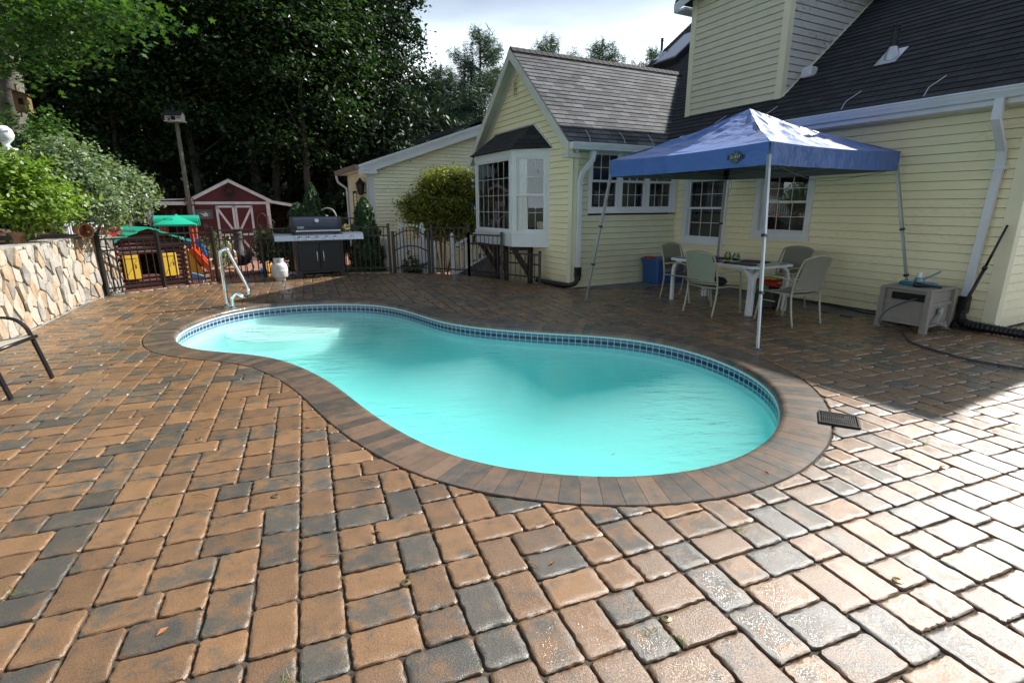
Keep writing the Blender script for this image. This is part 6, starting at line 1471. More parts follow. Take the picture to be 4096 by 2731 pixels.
for k in range(4): s.ball((-.08+.053*k, -.05, .30), .022, 8)
s.build('roof_lamp', M['white'], tt)
q0 = at(785, 1120, -.28); TMx = Matrix.Translation((q0[0], q0[1], -.3)) @ Matrix.Rotation(.5, 4, 'Z'); tb2 = thing('toy_box', 'light blue and white toy box beside the playhouse door', 'toy', TMx); s = MB(TMx); s.bevbox(-.17, .17, -.10, .10, 0, .13, .015); s.build('base', M['white'], tb2); s = MB(TMx @ Matrix.Rotation(.35, 4, 'Y')); s.bevbox(-.15, .15, -.11, .11, .13, .24, .012); s.build('lid', mat('light blue plastic', (.16, .42, .75), .4), tb2)
# --- the yellow garage
GU, GV = -15.0, 3.46; gar = thing('garage', 'weathered yellow sided garage with shallow grey roof behind the gate', 'garage', frame(UV(GU, GV, -.42), D1))
Mk = wframe(GU, 0, '+u'); WG = (5.50, 6.38, 1.75, 2.64); gs2 = .34; z_at = lambda v: 2.56+(v-GV)*gs2
s = MB(Mk); siding(s, [(GV, -.42), (12.2, -.42), (12.2, 2.56), (7.85, z_at(7.85)), (GV, 2.56)], [WG], e=.098); s.build('wall', M['creamg'], gar)
window(Mk, *WG, gar, dh(WG, 3, .05), trim=.05, sill=False)
Mj = wframe(0, GV, '-v'); s = MB(Mj); siding(s, [(GU-2.6, -.42), (GU, -.42), (GU, 2.5), (GU-2.6, 2.5)], [], e=.098); s.build('side_wall', M['cream'], gar)
s = MB(Mk)
s.bb(GV-.02, GV+.16, -.03, -.0, -.42, 2.5)
for k in range(6): s.bb(GV+.0+.025*k, GV+.012+.025*k, -.036, -.03, -.3, 2.45)
s.M = Mj; s.bb(GU-.12, GU+.03, -.03, 0, -.42, 2.5); s.bb(GU-2.62, GU-2.54, -.03, 0, -.42, 2.5); s.build('corner_trim', M['white'], gar)
s = MB(Mj); rect_frame(s, GU-2.0, GU-1.45, .62, 2.0, .06, -.03, .02); s.bb(GU-1.94, GU-1.51, -.01, .0, .68, 1.94); s.build('window', mat('dark side window', (.02, .022, .025), .2), gar)
s = MB(Mj); s.bb(GU-1.25, GU-.42, -.03, -.012, -.2, 1.98); s.build('door', mat('yellow door paint', (.55, .46, .24), .5), gar)
s = MB(Mj @ Matrix.Translation((GU-.25, -.16, 1.85))); s.rings([[(r*cos(a), r*sin(a), z) for a in np.linspace(0, 2*pi, 6, endpoint=False)] for r, z in ((.03, 0), (.09, .04), (.13, .30), (.15, .31), (.06, .40), (.02, .46))]); s.bar((0, .04, .10), (0, .16, .05), .03, .03); s.build('wall_lamp', M['black'], gar)
s = MB(Mj @ Matrix.Translation((GU-.32, -.05, 1.35)))
rr = random.Random(2)
for k in range(60): a = rr.uniform(0, 6.3); p = Vector((.12*cos(a), rr.uniform(-.05, 0), .30*sin(a))); s.tube([p, p+Vector((rr.uniform(-.08, .08), rr.uniform(-.04, 0), rr.uniform(-.15, .1)))], .006, 4)
s.build('twig_swag', mat('dark swag', (.03, .022, .018), .9), gar)
s = MB(HF); cgg = 1/sqrt(1+gs2**2); ov2 = .28; RL_ = (7.85-GV+ov2)/cgg
shingles(s, (GU+.28, GV-ov2, 2.56-ov2*gs2+.16), (-1, 0, 0), (0, cgg, gs2*cgg), [(0, 0), (3.2, 0), (3.2, RL_), (0, RL_)]); shingles(s, (GU-2.9, 12.5, 2.56-ov2*gs2+.16), (1, 0, 0), (0, -cgg, gs2*cgg), [(0, 0), (3.2, 0), (3.2, RL_+.1), (0, RL_+.1)]); s.build('roof', M['shingle'], gar)
s = MB(HF)
for dv, h0, h1 in ((0, .155, .085), (-.03, .085, .02), (-.045, .02, -.12)): a = GU+.28+dv; s.rings([[(a-.02, GV-ov2, 2.56-ov2*gs2+h0), (a, GV-ov2, 2.56-ov2*gs2+h0), (a, GV-ov2, 2.56-ov2*gs2+h1), (a-.02, GV-ov2, 2.56-ov2*gs2+h1)], [(a-.02, 7.85, z_at(7.85)+h0), (a, 7.85, z_at(7.85)+h0), (a, 7.85, z_at(7.85)+h1), (a-.02, 7.85, z_at(7.85)+h1)]])
s.bb(GU-2.9, GU+.28, GV-ov2, GV, 2.50, 2.53); s.bb(GU, GU+.25, GV-ov2+.02, GV+.2, 2.40, 2.50); s.build('rake_board', M['gutter'], gar)
gutter(wframe(0, GV-ov2+.02, '-v'), GU-2.9, GU+.26, 0, 2.62, gar, mat('brown grey gutter', (.25, .22, .19), .5))
s = MB(HF); s.tube(catmull([(GU-2.85, GV-ov2-.04, 2.5), (GU-2.85, GV-ov2, 2.3), (GU-2.75, GV-.06, 2.1), (GU-2.75, GV-.05, 1.9), (GU-2.75, GV-.05, -.3)], 4), .035, 8); s.build('downspout', M['gutter'], gar)
s = MB(HF); s.quad((GU-2.8, GV, -.4), (GU-2.8, 12, -.4), (GU-2.8, 12, 2.5), (GU-2.8, GV, 2.5)); s.build('back_wall', M['cream'], gar)
s = MB(HF); s.rings([[(GU-1.6, 5.3, z_at(5.3)+.2), (GU-.6, 5.3, z_at(5.3)+.2), (GU-.6, 6.6, z_at(6.6)+.2), (GU-1.6, 6.6, z_at(6.6)+.2)], [(GU-1.6, 5.3, z_at(5.3)+.32), (GU-.6, 5.3, z_at(5.3)+.32), (GU-.6, 6.6, z_at(6.6)+.32), (GU-1.6, 6.6, z_at(6.6)+.32)]]); s.build('skylight', M['screen'], gar)
# black fence by the garage
p = [Vector(atY(1382, 1070, 14.6)), Vector(atY(1440, 1070, 14.2))]; fb_ = thing('metal_fence', 'taller black fence section between the grill and the garage', 'fence', (p[0].x, p[0].y, -.3), 'black metal fences around the deck')
s = MB()
for q in p: s.bb(q.x-.03, q.x+.03, q.y-.03, q.y+.03, -.3, 1.30)
s.build('post', brz, fb_); s = MB(); s.bar((p[0].x, p[0].y, 1.25), (p[1].x, p[1].y, 1.25), .03, .04); s.bar((p[0].x, p[0].y, .95), (p[1].x, p[1].y, .95), .03, .03)
for k in range(1, 6): q = p[0]+(p[1]-p[0])*k/6; s.bb(q.x-.01, q.x+.01, q.y-.01, q.y+.01, -.2, 1.25)
s.build('picket', brz, fb_)
# floodlight, lantern, arch
FM = HF @ Matrix.Translation((UL-.02, VW-.08, 2.12)); fld = thing('floodlight', 'twin head security floodlight at the left gable corner', 'floodlight', FM); s = MB(FM); s.box((0, 0, 0), (.10, .05, .12)); s.build('base', M['black'], fld)
for dx, dz in ((-.10, .05), (-.14, -.10)):
    s = MB(FM @ Matrix.Translation((dx, -.06, dz)) @ Matrix.Rotation(-.6, 4, 'Z')); s.lathe([(.02, .06), (.045, .04), (.065, -.04), (.06, -.06), (.001, -.055)], n=16, ax='y'); s.build('lamp', M['flash'], fld, smooth=True)
LM = HF @ Matrix.Translation((UL-.06, VW-.22, 1.55)); ln_ = thing('bird_feeder', 'small blue topped hanging feeder at the left house corner', 'bird feeder', LM); s = MB(LM); s.lathe([(.10, 0), (.06, .05), (.012, .07)], n=14); s.build('roof', mat('blue feeder roof', (.02, .10, .30), .4), ln_); s = MB(LM); s.lathe([(.045, -.16), (.045, 0)], n=12); s.tube([(0, 0, .07), (0, 0, .25), (.06, .14, .28)], .004, 5); s.build('tube', glass_mat('feeder glass', (.5, .6, .7)), ln_)
q0 = Vector(atY(1330, 1000, 13.2)); s = MB(); P = catmull([atY(1355, 1000, 13.2), atY(1352, 880, 13.2), atY(1338, 838, 13.2), atY(1312, 827, 13.2), atY(1290, 835, 13.2)], 6); s.tube(P, .022, 8); tag(s.build('garden_hook', mat('pale grey hook', (.30, .28, .24), .5), smooth='all'), 'curved pale metal garden hook behind the grill hood', 'garden hook')
"""HERBS"""
# ================================================================== VEGETATION
RG = np.random.default_rng(12)
SHP = {'oval': [(-.5, 0), (-.1, .26), (.25, .2), (.5, 0), (.25, -.2), (-.1, -.26)],
       'rhomb': [(-.5, 0), (0, .28), (.5, 0), (0, -.28)],
       'needle': [(-.5, .03), (.5, .015), (.5, -.015), (-.5, -.03)],
       'spray': [(-.5, .05), (-.1, .2), (.5, .0), (-.1, -.2)],
       'maple': [(-.5, 0), (-.28, .12), (-.30, .46), (-.02, .24), (.16, .52), (.2, .16), (.55, 0), (.2, -.16), (.16, -.52), (-.02, -.24), (-.30, -.46), (-.28, -.12)]}
def leafmesh(name, P, size, shape, m, parent, D=None, flat=.6, rng=RG, out=None, svar=.35):
    """P: leaf centres (n,3) in world space; D: optional leaf directions; every leaf is its own little face"""
    P = np.asarray(P, float); n = len(P); sh = np.array(SHP[shape]); k = len(sh)
    Nn = rng.normal(size=(n, 3)); Nn[:, 2] = np.abs(Nn[:, 2])+flat
    if out is not None: Nn += out
    Nn /= np.linalg.norm(Nn, axis=1)[:, None]
    if D is None: D = rng.normal(size=(n, 3)); D[:, 2] -= .35
    D = D-Nn*(D*Nn).sum(1)[:, None]; D /= np.linalg.norm(D, axis=1)[:, None]+1e-9; B = np.cross(Nn, D)
    s = size*(1+svar*rng.uniform(-1, 1, n)); fold = .12
    V = P[:, None, :]+(D[:, None, :]*sh[None, :, 0, None]+B[:, None, :]*sh[None, :, 1, None]-Nn[:, None, :]*np.abs(sh[None, :, 1, None])*fold*2)*s[:, None, None]
    V = V.reshape(-1, 3)
    if parent is not None:
        W = np.array(ROOTW[parent.name].inverted()); V = V@W[:3, :3].T+W[:3, 3]
    me = bpy.data.meshes.new(name); me.vertices.add(n*k); me.vertices.foreach_set('co', V.ravel()); me.loops.add(n*k); me.loops.foreach_set('vertex_index', np.arange(n*k, dtype=np.int32))
    me.polygons.add(n); me.polygons.foreach_set('loop_start', np.arange(0, n*k, k, dtype=np.int32)); me.polygons.foreach_set('loop_total', np.full(n, k, dtype=np.int32))
    me.update(calc_edges=True); me.materials.append(m); o = bpy.data.objects.new(name, me); COL.objects.link(o)
    if parent is not None: o.parent = parent; ROOTW[o.name] = ROOTW[parent.name]
    return o
def blob(c, r, ncl, per, cr_, rng=RG, shell=.55, hole=0):
    """leaf centres in clumps spread through an ellipsoid, denser near the outside, with uneven outline"""
    c = np.array(c, float); r = np.array(r, float); d = rng.normal(size=(ncl, 3)); d /= np.linalg.norm(d, axis=1)[:, None]
    bump = 1+.16*np.sin(d[:, 0]*5+1.3)*np.cos(d[:, 1]*4+.5)+.10*np.sin(d[:, 2]*7+2)
    rad = (shell+(1-shell)*rng.uniform(0, 1, ncl)**.6)*bump; C = c+d*r*rad[:, None]
    q = rng.normal(size=(ncl, per, 3))*np.array([1, 1, .55])*cr_*rng.uniform(.6, 1.3, (ncl, 1, 1)); P = (C[:, None, :]+q).reshape(-1, 3)
    o = np.repeat(d, per, 0); return P, o
LM_ = dict(
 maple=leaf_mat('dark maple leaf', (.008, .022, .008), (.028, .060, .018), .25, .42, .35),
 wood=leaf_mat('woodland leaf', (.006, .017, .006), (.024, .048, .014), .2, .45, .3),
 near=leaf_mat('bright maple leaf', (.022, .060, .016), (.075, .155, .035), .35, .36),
 hem=leaf_mat('hemlock needle', (.008, .022, .013), (.028, .055, .028), .15, .5, .3),
 pine=leaf_mat('white pine needle', (.03, .06, .045), (.09, .15, .10), .15, .5),
 lime=leaf_mat('yellow green shrub leaf', (.08, .16, .02), (.24, .34, .05), .35, .45),
 grey=leaf_mat('grey green shrub leaf', (.09, .14, .08), (.30, .37, .24), .3, .40),
 gold=leaf_mat('golden vine leaf', (.018, .040, .008), (.36, .36, .06), .35, .42),
 arb=leaf_mat('arborvitae spray', (.010, .035, .010), (.05, .12, .03), .2, .55),
 rhodo=leaf_mat('rhododendron leaf', (.02, .045, .015), (.10, .16, .06), .2, .35))
def trunk(s, base, h, r0, r1, rng, lean=(0, 0), limbs=6, lo=.35, spread=2.2, up=.8):
    base = Vector(base); n = 7; P = [base+Vector((lean[0]*(k/n)**1.3+rng.uniform(-.06, .06)*h*.08, lean[1]*(k/n)**1.3+rng.uniform(-.06, .06)*h*.08, h*k/n)) for k in range(n+1)]
    s.tube(catmull(P, 3), [r0*(1.25 if q == 0 else 1)+(r1-r0)*q/(n*3) for q in range(n*3+1)], 9)
    for k in range(limbs):
        f = lo+(1-lo)*(k+.5)/limbs; i = min(n-1, int(f*n)); p = P[i]+(P[i+1]-P[i])*(f*n-i); a = k*2.4+rng.uniform(-.4, .4); L_ = spread*(1.15-f*.6)
        q = [p, p+Vector((cos(a)*L_*.4, sin(a)*L_*.4, L_*up*.35)), p+Vector((cos(a)*L_, sin(a)*L_, L_*up*.9))]; rr_ = r0*(1-f*.7)*.42; s.tube(catmull(q, 3), [rr_*(1-.8*j/6) for j in range(7)], 6)
def make_tree(name, label, cat, pos, h, cr_lo, rad, ncl, per, cl, size, shape, leafm, r0=.2, limbs=7, group=None, twin=False, seed=1, flat=.5, trunkm=None):
    rng = random.Random(seed); nrg = np.random.default_rng(seed); M_ = Matrix.Translation(pos); t = thing(name, label, cat, M_, group)
    s = MB(); trunk(s, pos, h*.92, r0, .03, rng, (rng.uniform(-.5, .5), 0), limbs, .3, rad*.75)
    if twin: trunk(s, (pos[0]+r0*1.6, pos[1]+.1, pos[2]), h*.85, r0*.8, .03, rng, (1.4, .3), limbs-2, .4, rad*.6)
    s.build('trunk', trunkm or M['barkd'], t, smooth='all')
    c = (pos[0], pos[1], pos[2]+(h+cr_lo)/2); P, o = blob(c, (rad, rad, (h-cr_lo)/2), ncl, per, cl, nrg)
    leafmesh('crown', P, size, shape, leafm, t, rng=nrg, out=o*.5, flat=flat); return t
WG_ = 'trees of the dark wood behind the yard'
gp2 = lambda px, Y, z=-.42: tuple(np.r_[atY(px, 900, Y)[:2], z])
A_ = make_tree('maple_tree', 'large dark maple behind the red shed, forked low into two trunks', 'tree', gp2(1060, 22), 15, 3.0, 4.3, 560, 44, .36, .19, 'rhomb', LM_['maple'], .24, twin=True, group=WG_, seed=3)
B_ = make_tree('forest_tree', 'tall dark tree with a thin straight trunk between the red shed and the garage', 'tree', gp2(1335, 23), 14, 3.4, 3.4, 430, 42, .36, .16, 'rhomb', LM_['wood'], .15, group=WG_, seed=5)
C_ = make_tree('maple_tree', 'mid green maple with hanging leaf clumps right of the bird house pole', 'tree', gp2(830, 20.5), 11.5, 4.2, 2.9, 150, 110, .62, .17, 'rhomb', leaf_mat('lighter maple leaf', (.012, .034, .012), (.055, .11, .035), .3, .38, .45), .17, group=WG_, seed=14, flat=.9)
def cpt(o, px, Y, rot, sc, label, z=-.42):
    p = gp2(px, Y, z); return dup(o, Matrix.Translation(p) @ Matrix.Rotation(rot, 4, 'Z') @ Matrix.Diagonal((sc, sc, sc*.98, 1)), label)
for (o, px, Y, rot, sc, lb) in [
 (A_, 700, 23, 1.1, 1.0, 'dark maple directly behind the bird house pole'), (B_, 430, 21, 2.0, 1.05, 'dark tree in the wood above the grey green shrubs'),
 (A_, 230, 24, 2.6, 1.05, 'dark maple in the wood right of the trunk with the nest box'), (B_, 900, 27, .6, 1.15, 'dark tree standing deep in the wood over the shed gable'),
 (A_, -100, 20, 4.0, 1.0, 'dark maple at the far left edge behind the near trunk'), (B_, 1190, 26, 3.4, 1.2, 'dark tree in the wood left of the straight thin trunk'),
 (C_, 1250, 21, 2.2, .95, 'mid green maple with hanging leaf clumps over the grill and the evergreens'), (C_, 520, 20, 4.4, .9, 'mid green maple with hanging clumps left of the bird house above the shrubs'), (B_, 560, 28, 5.0, 1.25, 'dark tree deep in the wood left of the bird house'), (A_, 1440, 29, 5.2, .95, 'dark maple behind the garage roof left of the hemlock'),
 (B_, 60, 28, 1.4, 1.2, 'dark tree deep in the wood at the upper left'), (A_, -420, 25, .3, 1.1, 'dark maple left of the picture edge')]:
    cpt(o, px, Y, rot, sc, lb)
# shading trees around the place, out of the picture (they are what the bay window mirrors)
for k, (x, y, sc) in enumerate([(-16, 2, 1.0), (-18, -5, 1.1), (-11, -11, 1.0), (-4, -14, 1.1), (4, -15, 1.0), (11, -12, 1.1), (17, -6, 1.0), (-21, 9, 1.1)]):
    dup(A_ if k % 2 else B_, Matrix.Translation((x, y, -.4)) @ Matrix.Rotation(k*1.7, 4, 'Z') @ Matrix.Diagonal((sc, sc, sc, 1)), 'tree of the surrounding wood outside the picture')['group'] = 'surrounding trees outside the picture'
# hemlock and pines
def conifer(name, label, pos, h, rad, lo, levels, per, size, shape, leafm, droop, seed, candles=0, group=None, tuft=0):
    nrg = np.random.default_rng(seed); rng = random.Random(seed); t = thing(name, label, 'tree', Matrix.Translation(pos), group); s = MB(); trunk(s, pos, h, .26, .03, rng, (0, 0), 0); P = []; D = []
    for L_ in range(levels):
        f = L_/(levels-1); z = pos[2]+lo+(h-lo)*f; R_6 = rad*(1-f)**(.75 if not candles else .5)*(.75+.4*rng.random())+.15; nb = max(5, int(11*(1-f)+5))
        for b_ in range(nb):
            a = rng.uniform(0, 6.283); rb = R_6*rng.uniform(.65, 1.15); d0 = np.array([cos(a), sin(a), 0]); m = int(per*rb/rad)+6; u = nrg.uniform(.12, 1, m)**.7
            zc = z+rb*(.18*u-droop*u*u); q = np.c_[pos[0]+d0[0]*rb*u, pos[1]+d0[1]*rb*u, zc]; lat = np.array([-d0[1], d0[0], 0]); w_2 = (1-u*.75)*rb*.28
            q += lat*(nrg.normal(size=m)*w_2)[:, None]; q[:, 2] += nrg.normal(size=m)*(.05+tuft)-.05*np.abs(nrg.normal(size=m)); P.append(q); D.append(np.tile(d0+np.array([0, 0, -droop*.9]), (m, 1))+nrg.normal(size=(m, 3))*.55)
            if b_ % 3 == 0: s.tube([(pos[0], pos[1], z), (pos[0]+d0[0]*rb*.5, pos[1]+d0[1]*rb*.5, z+rb*(.09-droop*.25)), (pos[0]+d0[0]*rb*.9, pos[1]+d0[1]*rb*.9, z+rb*(.16-droop*.8))], [.035, .022, .008], 5)
    for k in range(candles):
        a = rng.uniform(0, 6.283); rr_ = rad*.62*sqrt(rng.random()); zz_ = pos[2]+lo+(h-lo)*max(.15, (1-(rr_/rad)**1.1))*rng.uniform(.88, 1.03); hh = rng.uniform(.5, 1.15); x, y = pos[0]+cos(a)*rr_, pos[1]+sin(a)*rr_
        s.tube([(x, y, zz_-.6), (x, y, zz_+hh)], [.018, .006], 4); m = 60; u = nrg.uniform(0, 1, m); g_ = np.round(u*4)/4; q = np.c_[x+nrg.normal(size=m)*.04, y+nrg.normal(size=m)*.04, zz_-.2+g_*(hh+.2)]; P.append(q); D.append(nrg.normal(size=(m, 3))*.7+np.array([0, 0, .9]))
    s.build('trunk', M['barkd'], t, smooth='all'); P = np.vstack(P); D = np.vstack(D); leafmesh('crown', P, size, shape, leafm, t, D=D, rng=nrg, flat=.3); return t
conifer('hemlock_tree', 'feathery dark hemlock behind the garage roof', gp2(1520, 25), 16.5, 4.3, 2.2, 46, 130, .26, 'spray', LM_['hem'], .42, 8)
H2 = conifer('white_pine', 'blue green white pine rising between the hemlock and the gable', gp2(1935, 31), 10.9, 3.7, .8, 34, 330, .34, 'needle', LM_['pine'], -.18, 9, 60, 'white pines behind the house', .12)
for px, Y, sc, lb in [(1790, 29, .80, 'lower broad white pine beside the right edge of the hemlock'), (2200, 36, 1.10, 'white pine tips showing above the grey wing roof left of its middle'), (2390, 37, 1.10, 'white pine tips showing above the middle of the grey wing roof ridge'), (2570, 38, 1.08, 'white pine tips showing above the grey wing roof near the dormer')]:
    dup(H2, Matrix.Translation(gp2(px, Y)) @ Matrix.Rotation(px*.01, 4, 'Z') @ Matrix.Diagonal((sc, sc, sc, 1)), lb)
# far-off wood and undergrowth: reads as one mass
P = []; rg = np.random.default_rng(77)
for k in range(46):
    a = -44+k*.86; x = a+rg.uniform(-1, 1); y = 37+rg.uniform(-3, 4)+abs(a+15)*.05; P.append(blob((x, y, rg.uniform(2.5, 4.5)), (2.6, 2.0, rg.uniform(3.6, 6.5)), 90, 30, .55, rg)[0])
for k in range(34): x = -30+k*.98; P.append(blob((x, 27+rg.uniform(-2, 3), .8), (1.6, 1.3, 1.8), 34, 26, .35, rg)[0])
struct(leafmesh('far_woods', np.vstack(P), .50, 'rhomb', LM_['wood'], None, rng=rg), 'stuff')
# shrubs
def shrub(name, label, c, r, ncl, per, cl, size, shape, lm_, seed, stems=5, base=None, group=None, cat='shrub', shell=.5, flat=.5, lobes=(), sprig=16):
    nrg = np.random.default_rng(seed); rng = random.Random(seed); b0 = (c[0], c[1], c[2]-r[2]) if base is None else base
    t = thing(name, label, cat, Matrix.Translation(b0), group); s = MB()
    for k in range(stems):
        a = k*2.1+rng.random(); e = Vector((c[0]+cos(a)*r[0]*.6, c[1]+sin(a)*r[1]*.6, c[2]+r[2]*rng.uniform(.1, .7))); b_ = Vector(b0)+Vector((cos(a)*.08, sin(a)*.08, 0)); s.tube(catmull([b_, b_.lerp(e, .5)+Vector((rng.uniform(-.1, .1), rng.uniform(-.1, .1), .1)), e], 4), [.022*(1-.75*j/8) for j in range(9)], 5)
    s.build('stems', M['bark'], t, smooth='all'); P, o = blob(c, r, ncl, per, cl, nrg, shell)
    for (dx, dy, dz, fs_) in lobes:
        P2, o2 = blob((c[0]+dx*r[0], c[1]+dy*r[1], c[2]+dz*r[2]), [q_*fs_ for q_ in r], int(ncl*fs_*fs_*1.1), per, cl, nrg, shell); P = np.vstack([P, P2]); o = np.vstack([o, o2])
    for k in range(sprig):                       # shoots that stand out of the outline
        d = nrg.normal(size=3); d[2] = abs(d[2])+.3; d /= np.linalg.norm(d); b_0 = np.array(c)+d*np.array(r)*.9; u_ = np.linspace(0, 1, 13)[:, None]; q_ = b_0+(d*.5+np.array([0, 0, .5]))*u_*nrg.uniform(.18, .42)+nrg.normal(size=(13, 3))*.018; P = np.vstack([P, q_]); o = np.vstack([o, np.tile(d, (13, 1))])
    leafmesh('foliage', P, size, shape, lm_, t, rng=nrg, out=o*.6, flat=flat); return t
C3 = lambda px, py, Y: tuple(atY(px, py, Y))
shrub('lime_shrub', 'bright yellow green shrub spilling over the stone wall at the left edge', C3(50, 765, 7.9), (.66, .6, .5), 130, 26, .12, .075, 'oval', LM_['lime'], 31, lobes=((-.5, 0, .55, .7), (.55, -.1, -.35, .6), (.2, 0, .75, .45)))
sh2 = shrub('grey_green_shrub', 'large grey green shrub in the middle of the raised bed', C3(290, 730, 9.3), (.62, .7, .62), 170, 28, .12, .065, 'oval', LM_['grey'], 32, lobes=((.55, 0, -.4, .72), (-.6, 0, .3, .6), (.1, 0, .7, .5)), sprig=30)
shrub('grey_green_shrub', 'open grey green shrub nearest the black fence with bare stems', C3(520, 780, 10.4), (.42, .45, .42), 90, 20, .10, .065, 'oval', LM_['grey'], 33, 7, tuple(np.r_[atY(405, 950, 10.6)[:2], 1.05]), lobes=((-.6, 0, -.5, .8), (.55, 0, .2, .6), (.1, 0, .8, .5)), sprig=34)
shrub('dark_shrub', 'tall dark green shrub behind the grey green shrubs', C3(170, 590, 9.9), (.6, .6, .62), 110, 24, .15, .085, 'oval', leaf_mat('mid green shrub leaf', (.03, .07, .02), (.10, .19, .05), .35, .4), 34)
# trees and plants behind the fence
def column(name, label, pos, h, rad, seed, tip=.6, group=None):
    nrg = np.random.default_rng(seed); t = thing(name, label, 'evergreen', Matrix.Translation(pos), group); s = MB(); s.tube([pos, (pos[0], pos[1], pos[2]+h*.8)], [.05, .015], 6); s.build('trunk', M['barkd'], t)
    n = 9000; u = nrg.uniform(0, 1, n); prof = rad*np.minimum(1, (1-u)**tip*1.15)*(.9+.12*np.sin(u*24)); a = nrg.uniform(0, 6.283, n); k = np.round(a*3.2)/3.2
    r = prof*(.72+.32*nrg.uniform(0, 1, n)**.5+.10*np.sin(k*9+u*30)); P = np.c_[pos[0]+np.cos(a)*r, pos[1]+np.sin(a)*r, pos[2]+.05+u*h]; D = np.c_[np.cos(a)*.7, np.sin(a)*.7, np.full(n, 1.0)]+nrg.normal(size=(n, 3))*.35
    o = np.c_[np.cos(a), np.sin(a), np.zeros(n)]; leafmesh('foliage', P, .10, 'spray', LM_['arb'], t, D=D, rng=nrg, out=o*1.6, flat=.1); return t
b0 = atY(1275, 1050, 14.9); column('arborvitae', 'pointed conical evergreen rising behind the grill hood', (b0[0], b0[1], -.3), atY(1275, 735, 14.9)[2]+.3, .52, 41, .62)
b0 = atY(1215, 1050, 15.3); column('arborvitae', 'broad low evergreen behind the left grill shelf', (b0[0], b0[1], -.3), atY(1215, 815, 15.3)[2]+.3, .40, 42, .35)
b0 = atY(1475, 1060, 13.6); column('arborvitae', 'columnar evergreen between the grill and the picket fence', (b0[0], b0[1], -.3), atY(1455, 795, 13.6)[2]+.3, .46, 43, .5)
shrub('rhododendron', 'rounded dark shrub at the right corner of the red shed', C3(1095, 985, 15.2), (.55, .5, .45), 70, 22, .12, .10, 'oval', LM_['rhodo'], 44)
shrub('rhododendron', 'small pale leaved shrub before the shed door left of the chiminea', C3(868, 1010, 15.4), (.42, .4, .34), 50, 20, .10, .085, 'oval', leaf_mat('pale shrub leaf', (.06, .10, .04), (.24, .30, .16), .3, .4), 45)
shrub('golden_vine', 'big vine covered shrub with golden top between garage and gable', C3(1800, 800, 14.1), (.85, .7, .70), 330, 40, .12, .065, 'oval', LM_['gold'], 46, 6, tuple(np.r_[atY(1780, 1060, 14.1)[:2], -.3]), shell=.6, lobes=((-.45, 0, -.55, .8), (.35, 0, -.75, .75), (-1.05, -.1, -.25, .42), (.5, 0, .35, .6), (.75, 0, -1.0, .5), (-.5, 0, .55, .35), (.1, 0, .75, .3)), sprig=70)
shrub('hosta', 'low dark leafy plant inside the arched gate', C3(1665, 1085, 13.4), (.28, .25, .16), 26, 10, .06, .13, 'oval', LM_['rhodo'], 47, 0)
s0 = Vector(GM @ Vector((GW+.12, .25, .98)))
hb_ = thing('herb_bundle', 'bunch of dried leaves standing on the right grill shelf', 'dried bouquet', Matrix.Translation(s0)); s = MB(Matrix.Translation(s0)); s.lathe([(.03, 0), (.045, .06), (.04, .08)], n=10); s.build('cup', tc1, hb_); P, o = blob((s0.x, s0.y, s0.z+.11), (.09, .09, .06), 24, 8, .025); leafmesh('leaves', P, .05, 'spray', leaf_mat('dried leaf', (.16, .16, .07), (.40, .38, .22), .2), hb_)
wp_ = []
for px, py in [(2705, 2560), (2600, 2530), (3690, 1790), (630, 2000), (30, 2350), (1150, 2700), (2950, 2130)]:
    c = at(px, py, .006); wp_.append(c+RG.normal(size=(16, 3))*np.array([.022, .012, .004]))
struct(leafmesh('joint_weeds', np.vstack(wp_), .035, 'needle', leaf_mat('weed blade', (.08, .14, .03), (.22, .30, .08), .3), None, D=RG.normal(size=(16*7, 3))+np.array([0, 0, 1.0]), flat=0), 'stuff')
# near tree at the left: big trunk, nest box, overhanging maple boughs
tp0 = atY(45, 700, 11.6); tz0 = 1.1; NT_ = thing('maple_tree', 'thick grey maple trunk at the left edge with bright overhanging leaves', 'tree', Matrix.Translation((tp0[0], tp0[1], tz0))); s = MB(); q = lambda px, py: Vector(atY(px, py, 11.6))
P = [Vector((q(75, 600).x, 11.6, tz0)), q(70, 560), q(48, 420), q(30, 250), q(5, 60), q(-60, -250)]; s.tube(catmull(P, 4), [.40, .36, .33, .31, .30, .29, .28, .28, .27, .27, .26, .26, .25, .25, .24, .24, .23, .23, .22, .22, .2][:21], 18)
bo = [(30, 40, 10.5), (150, 120, 9.6), (60, 210, 9.9), (250, 40, 9.2), (260, 110, 9.0), (380, 40, 8.8), (470, 25, 8.6), (330, 105, 8.8), (180, 180, 9.2), (120, 30, 9.6), (20, 130, 10.0), (540, 35, 8.5), (110, 235, 9.5), (30, 0, 9.5), (210, -30, 9.2), (400, -40, 8.8), (-60, 100, 9.6), (80, 90, 9.3), (200, 60, 9.0), (300, 10, 9.0), (-40, 240, 9.8)]
for (px, py, Y) in bo[1::2]:
    e = Vector(atY(px, py, Y)); st_ = q(10, 0)+Vector((0, 0, 1.2)); s.tube(catmull([st_, st_.lerp(e, .55)+Vector((0, 0, .45)), e], 5), [.06*(1-.85*j/10) for j in range(11)], 6)
s.build('trunk', mat('grey maple bark', (.17, .155, .13), .95, bump=1.0, bscale=18, var=.5, vscale=7), NT_, smooth='all')
nrg = np.random.default_rng(5); PP = []
for (px, py, Y) in bo:
    c = atY(px, py, Y); q_ = nrg.normal(size=(190, 3))*np.array([.36, .36, .13]); q_[:, 2] -= .20*np.abs(q_[:, 0]); PP.append(c+q_)
for k in range(16): c = np.array(atY(nrg.uniform(-300, 300), nrg.uniform(-420, -60), nrg.uniform(9, 12))); PP.append(c+nrg.normal(size=(160, 3))*np.array([.5, .5, .2]))
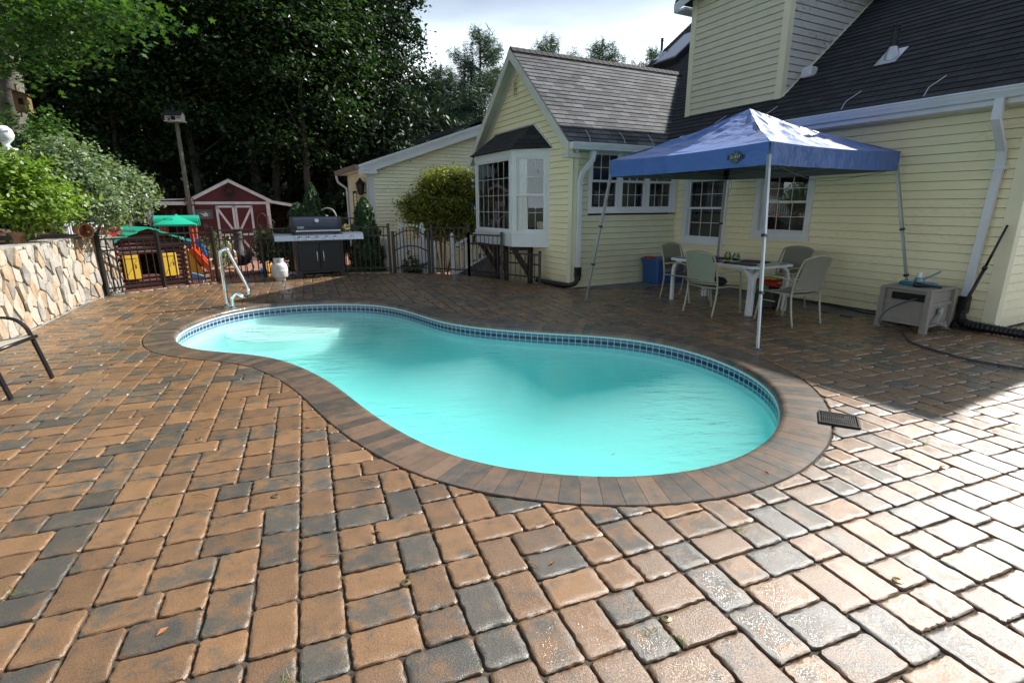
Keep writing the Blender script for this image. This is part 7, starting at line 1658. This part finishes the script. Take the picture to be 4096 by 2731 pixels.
leafmesh('crown', np.vstack(PP), .095, 'maple', LM_['near'], NT_, rng=nrg, flat=1.0)
nb = Vector(atY(100, 395, 11.15)); NM = frame(nb, (.9, .43)); nx_b = thing('nest_box', 'small brown wooden nest box fixed to the thick maple trunk', 'nest box', NM); wd_ = mat('brown box wood', (.22, .12, .055), .8, var=.3, bump=.3)
s = MB(NM); s.prism([(-.11, -.17), (.11, -.17), (.11, .13), (-.11, .20)], -.10, .12); s.bb(-.11, -.08, .12, .14, -.25, .36); s.build('box', wd_, nx_b); s = MB(NM); s.rings([[(-.14, -.15, .215), (.15, -.15, .125), (.15, .13, .125), (-.14, .13, .215)], [(-.14, -.15, .235), (.15, -.15, .145), (.15, .13, .145), (-.14, .13, .235)]]); s.build('roof', wd_, nx_b)
s = MB(NM); s.lathe([(.028, -.101), (.028, -.104)], (.0, 0, .02), 14, 'y'); s.bb(-.04, .04, -.104, -.1002, -.05, .07); s.build('entrance', mat('nest hole', (.02, .01, .008), .9), nx_b)
bpy.context.view_layer.update()

# separate free-standing pieces of a few parts into parts of their own
def split_loose(o, gap=.02, most=14):
    me = o.data; n = len(me.vertices); par = list(range(n))
    def fd(a):
        while par[a] != a: par[a] = par[par[a]]; a = par[a]
        return a
    for p in me.polygons:
        v = p.vertices
        for k in v[1:]:
            a, b = fd(v[0]), fd(k)
            if a != b: par[a] = b
    gr = {}
    for i in range(n): gr.setdefault(fd(i), []).append(i)
    co = np.array([v.co for v in me.vertices]); cl = [[g, co[g].min(0)-gap/2, co[g].max(0)+gap/2] for g in gr.values()]
    if len(cl) > 400: return
    ch = True
    while ch:
        ch = False; i = 0
        while i < len(cl):
            j = i+1
            while j < len(cl):
                if (cl[i][1] <= cl[j][2]).all() and (cl[j][1] <= cl[i][2]).all():
                    cl[i] = [cl[i][0]+cl[j][0], np.minimum(cl[i][1], cl[j][1]), np.maximum(cl[i][2], cl[j][2])]; cl.pop(j); ch = True
                else: j += 1
            i += 1
    if len(cl) < 2 or len(cl) > most: return
    own = np.zeros(n, int)
    for k, c in enumerate(cl): own[c[0]] = k
    faces = [tuple(p.vertices) for p in me.polygons]; sm = [p.use_smooth for p in me.polygons]; nm = o.name.split('.')[0]
    for k, c in enumerate(cl):
        idx = sorted(c[0]); mp_ = {v: q for q, v in enumerate(idx)}; fs = [(f, s_) for f, s_ in zip(faces, sm) if own[f[0]] == k]
        m2 = bpy.data.meshes.new(nm); m2.from_pydata([tuple(co[v]) for v in idx], [], [tuple(mp_[v] for v in f) for f, _ in fs])
        m2.polygons.foreach_set('use_smooth', [s_ for _, s_ in fs]); m2.materials.append(me.materials[0]); m2.update()
        if k == 0: first_ = m2
        else:
            c2 = o.copy(); c2.data = m2; COL.objects.link(c2)
    o.data = first_
for o in list(COL.objects):
    if o.type == 'MESH' and o.parent is not None and not o.children and not o.data.uv_layers and not o.data.color_attributes and o.name.split('.')[0] in ('corner_trim', 'bracket', 'mullion', 'gutter_strap', 'lean_to_frame', 'lean_to_roof', 'rail', 'post', 'curtain', 'frame', 'lean_to', 'rake_board', 'brace', 'baluster', 'entrance', 'handrail', 'back_wall', 'fascia', 'dormer_fascia', 'cart', 'log_ends'):
        split_loose(o)
bpy.context.view_layer.update()
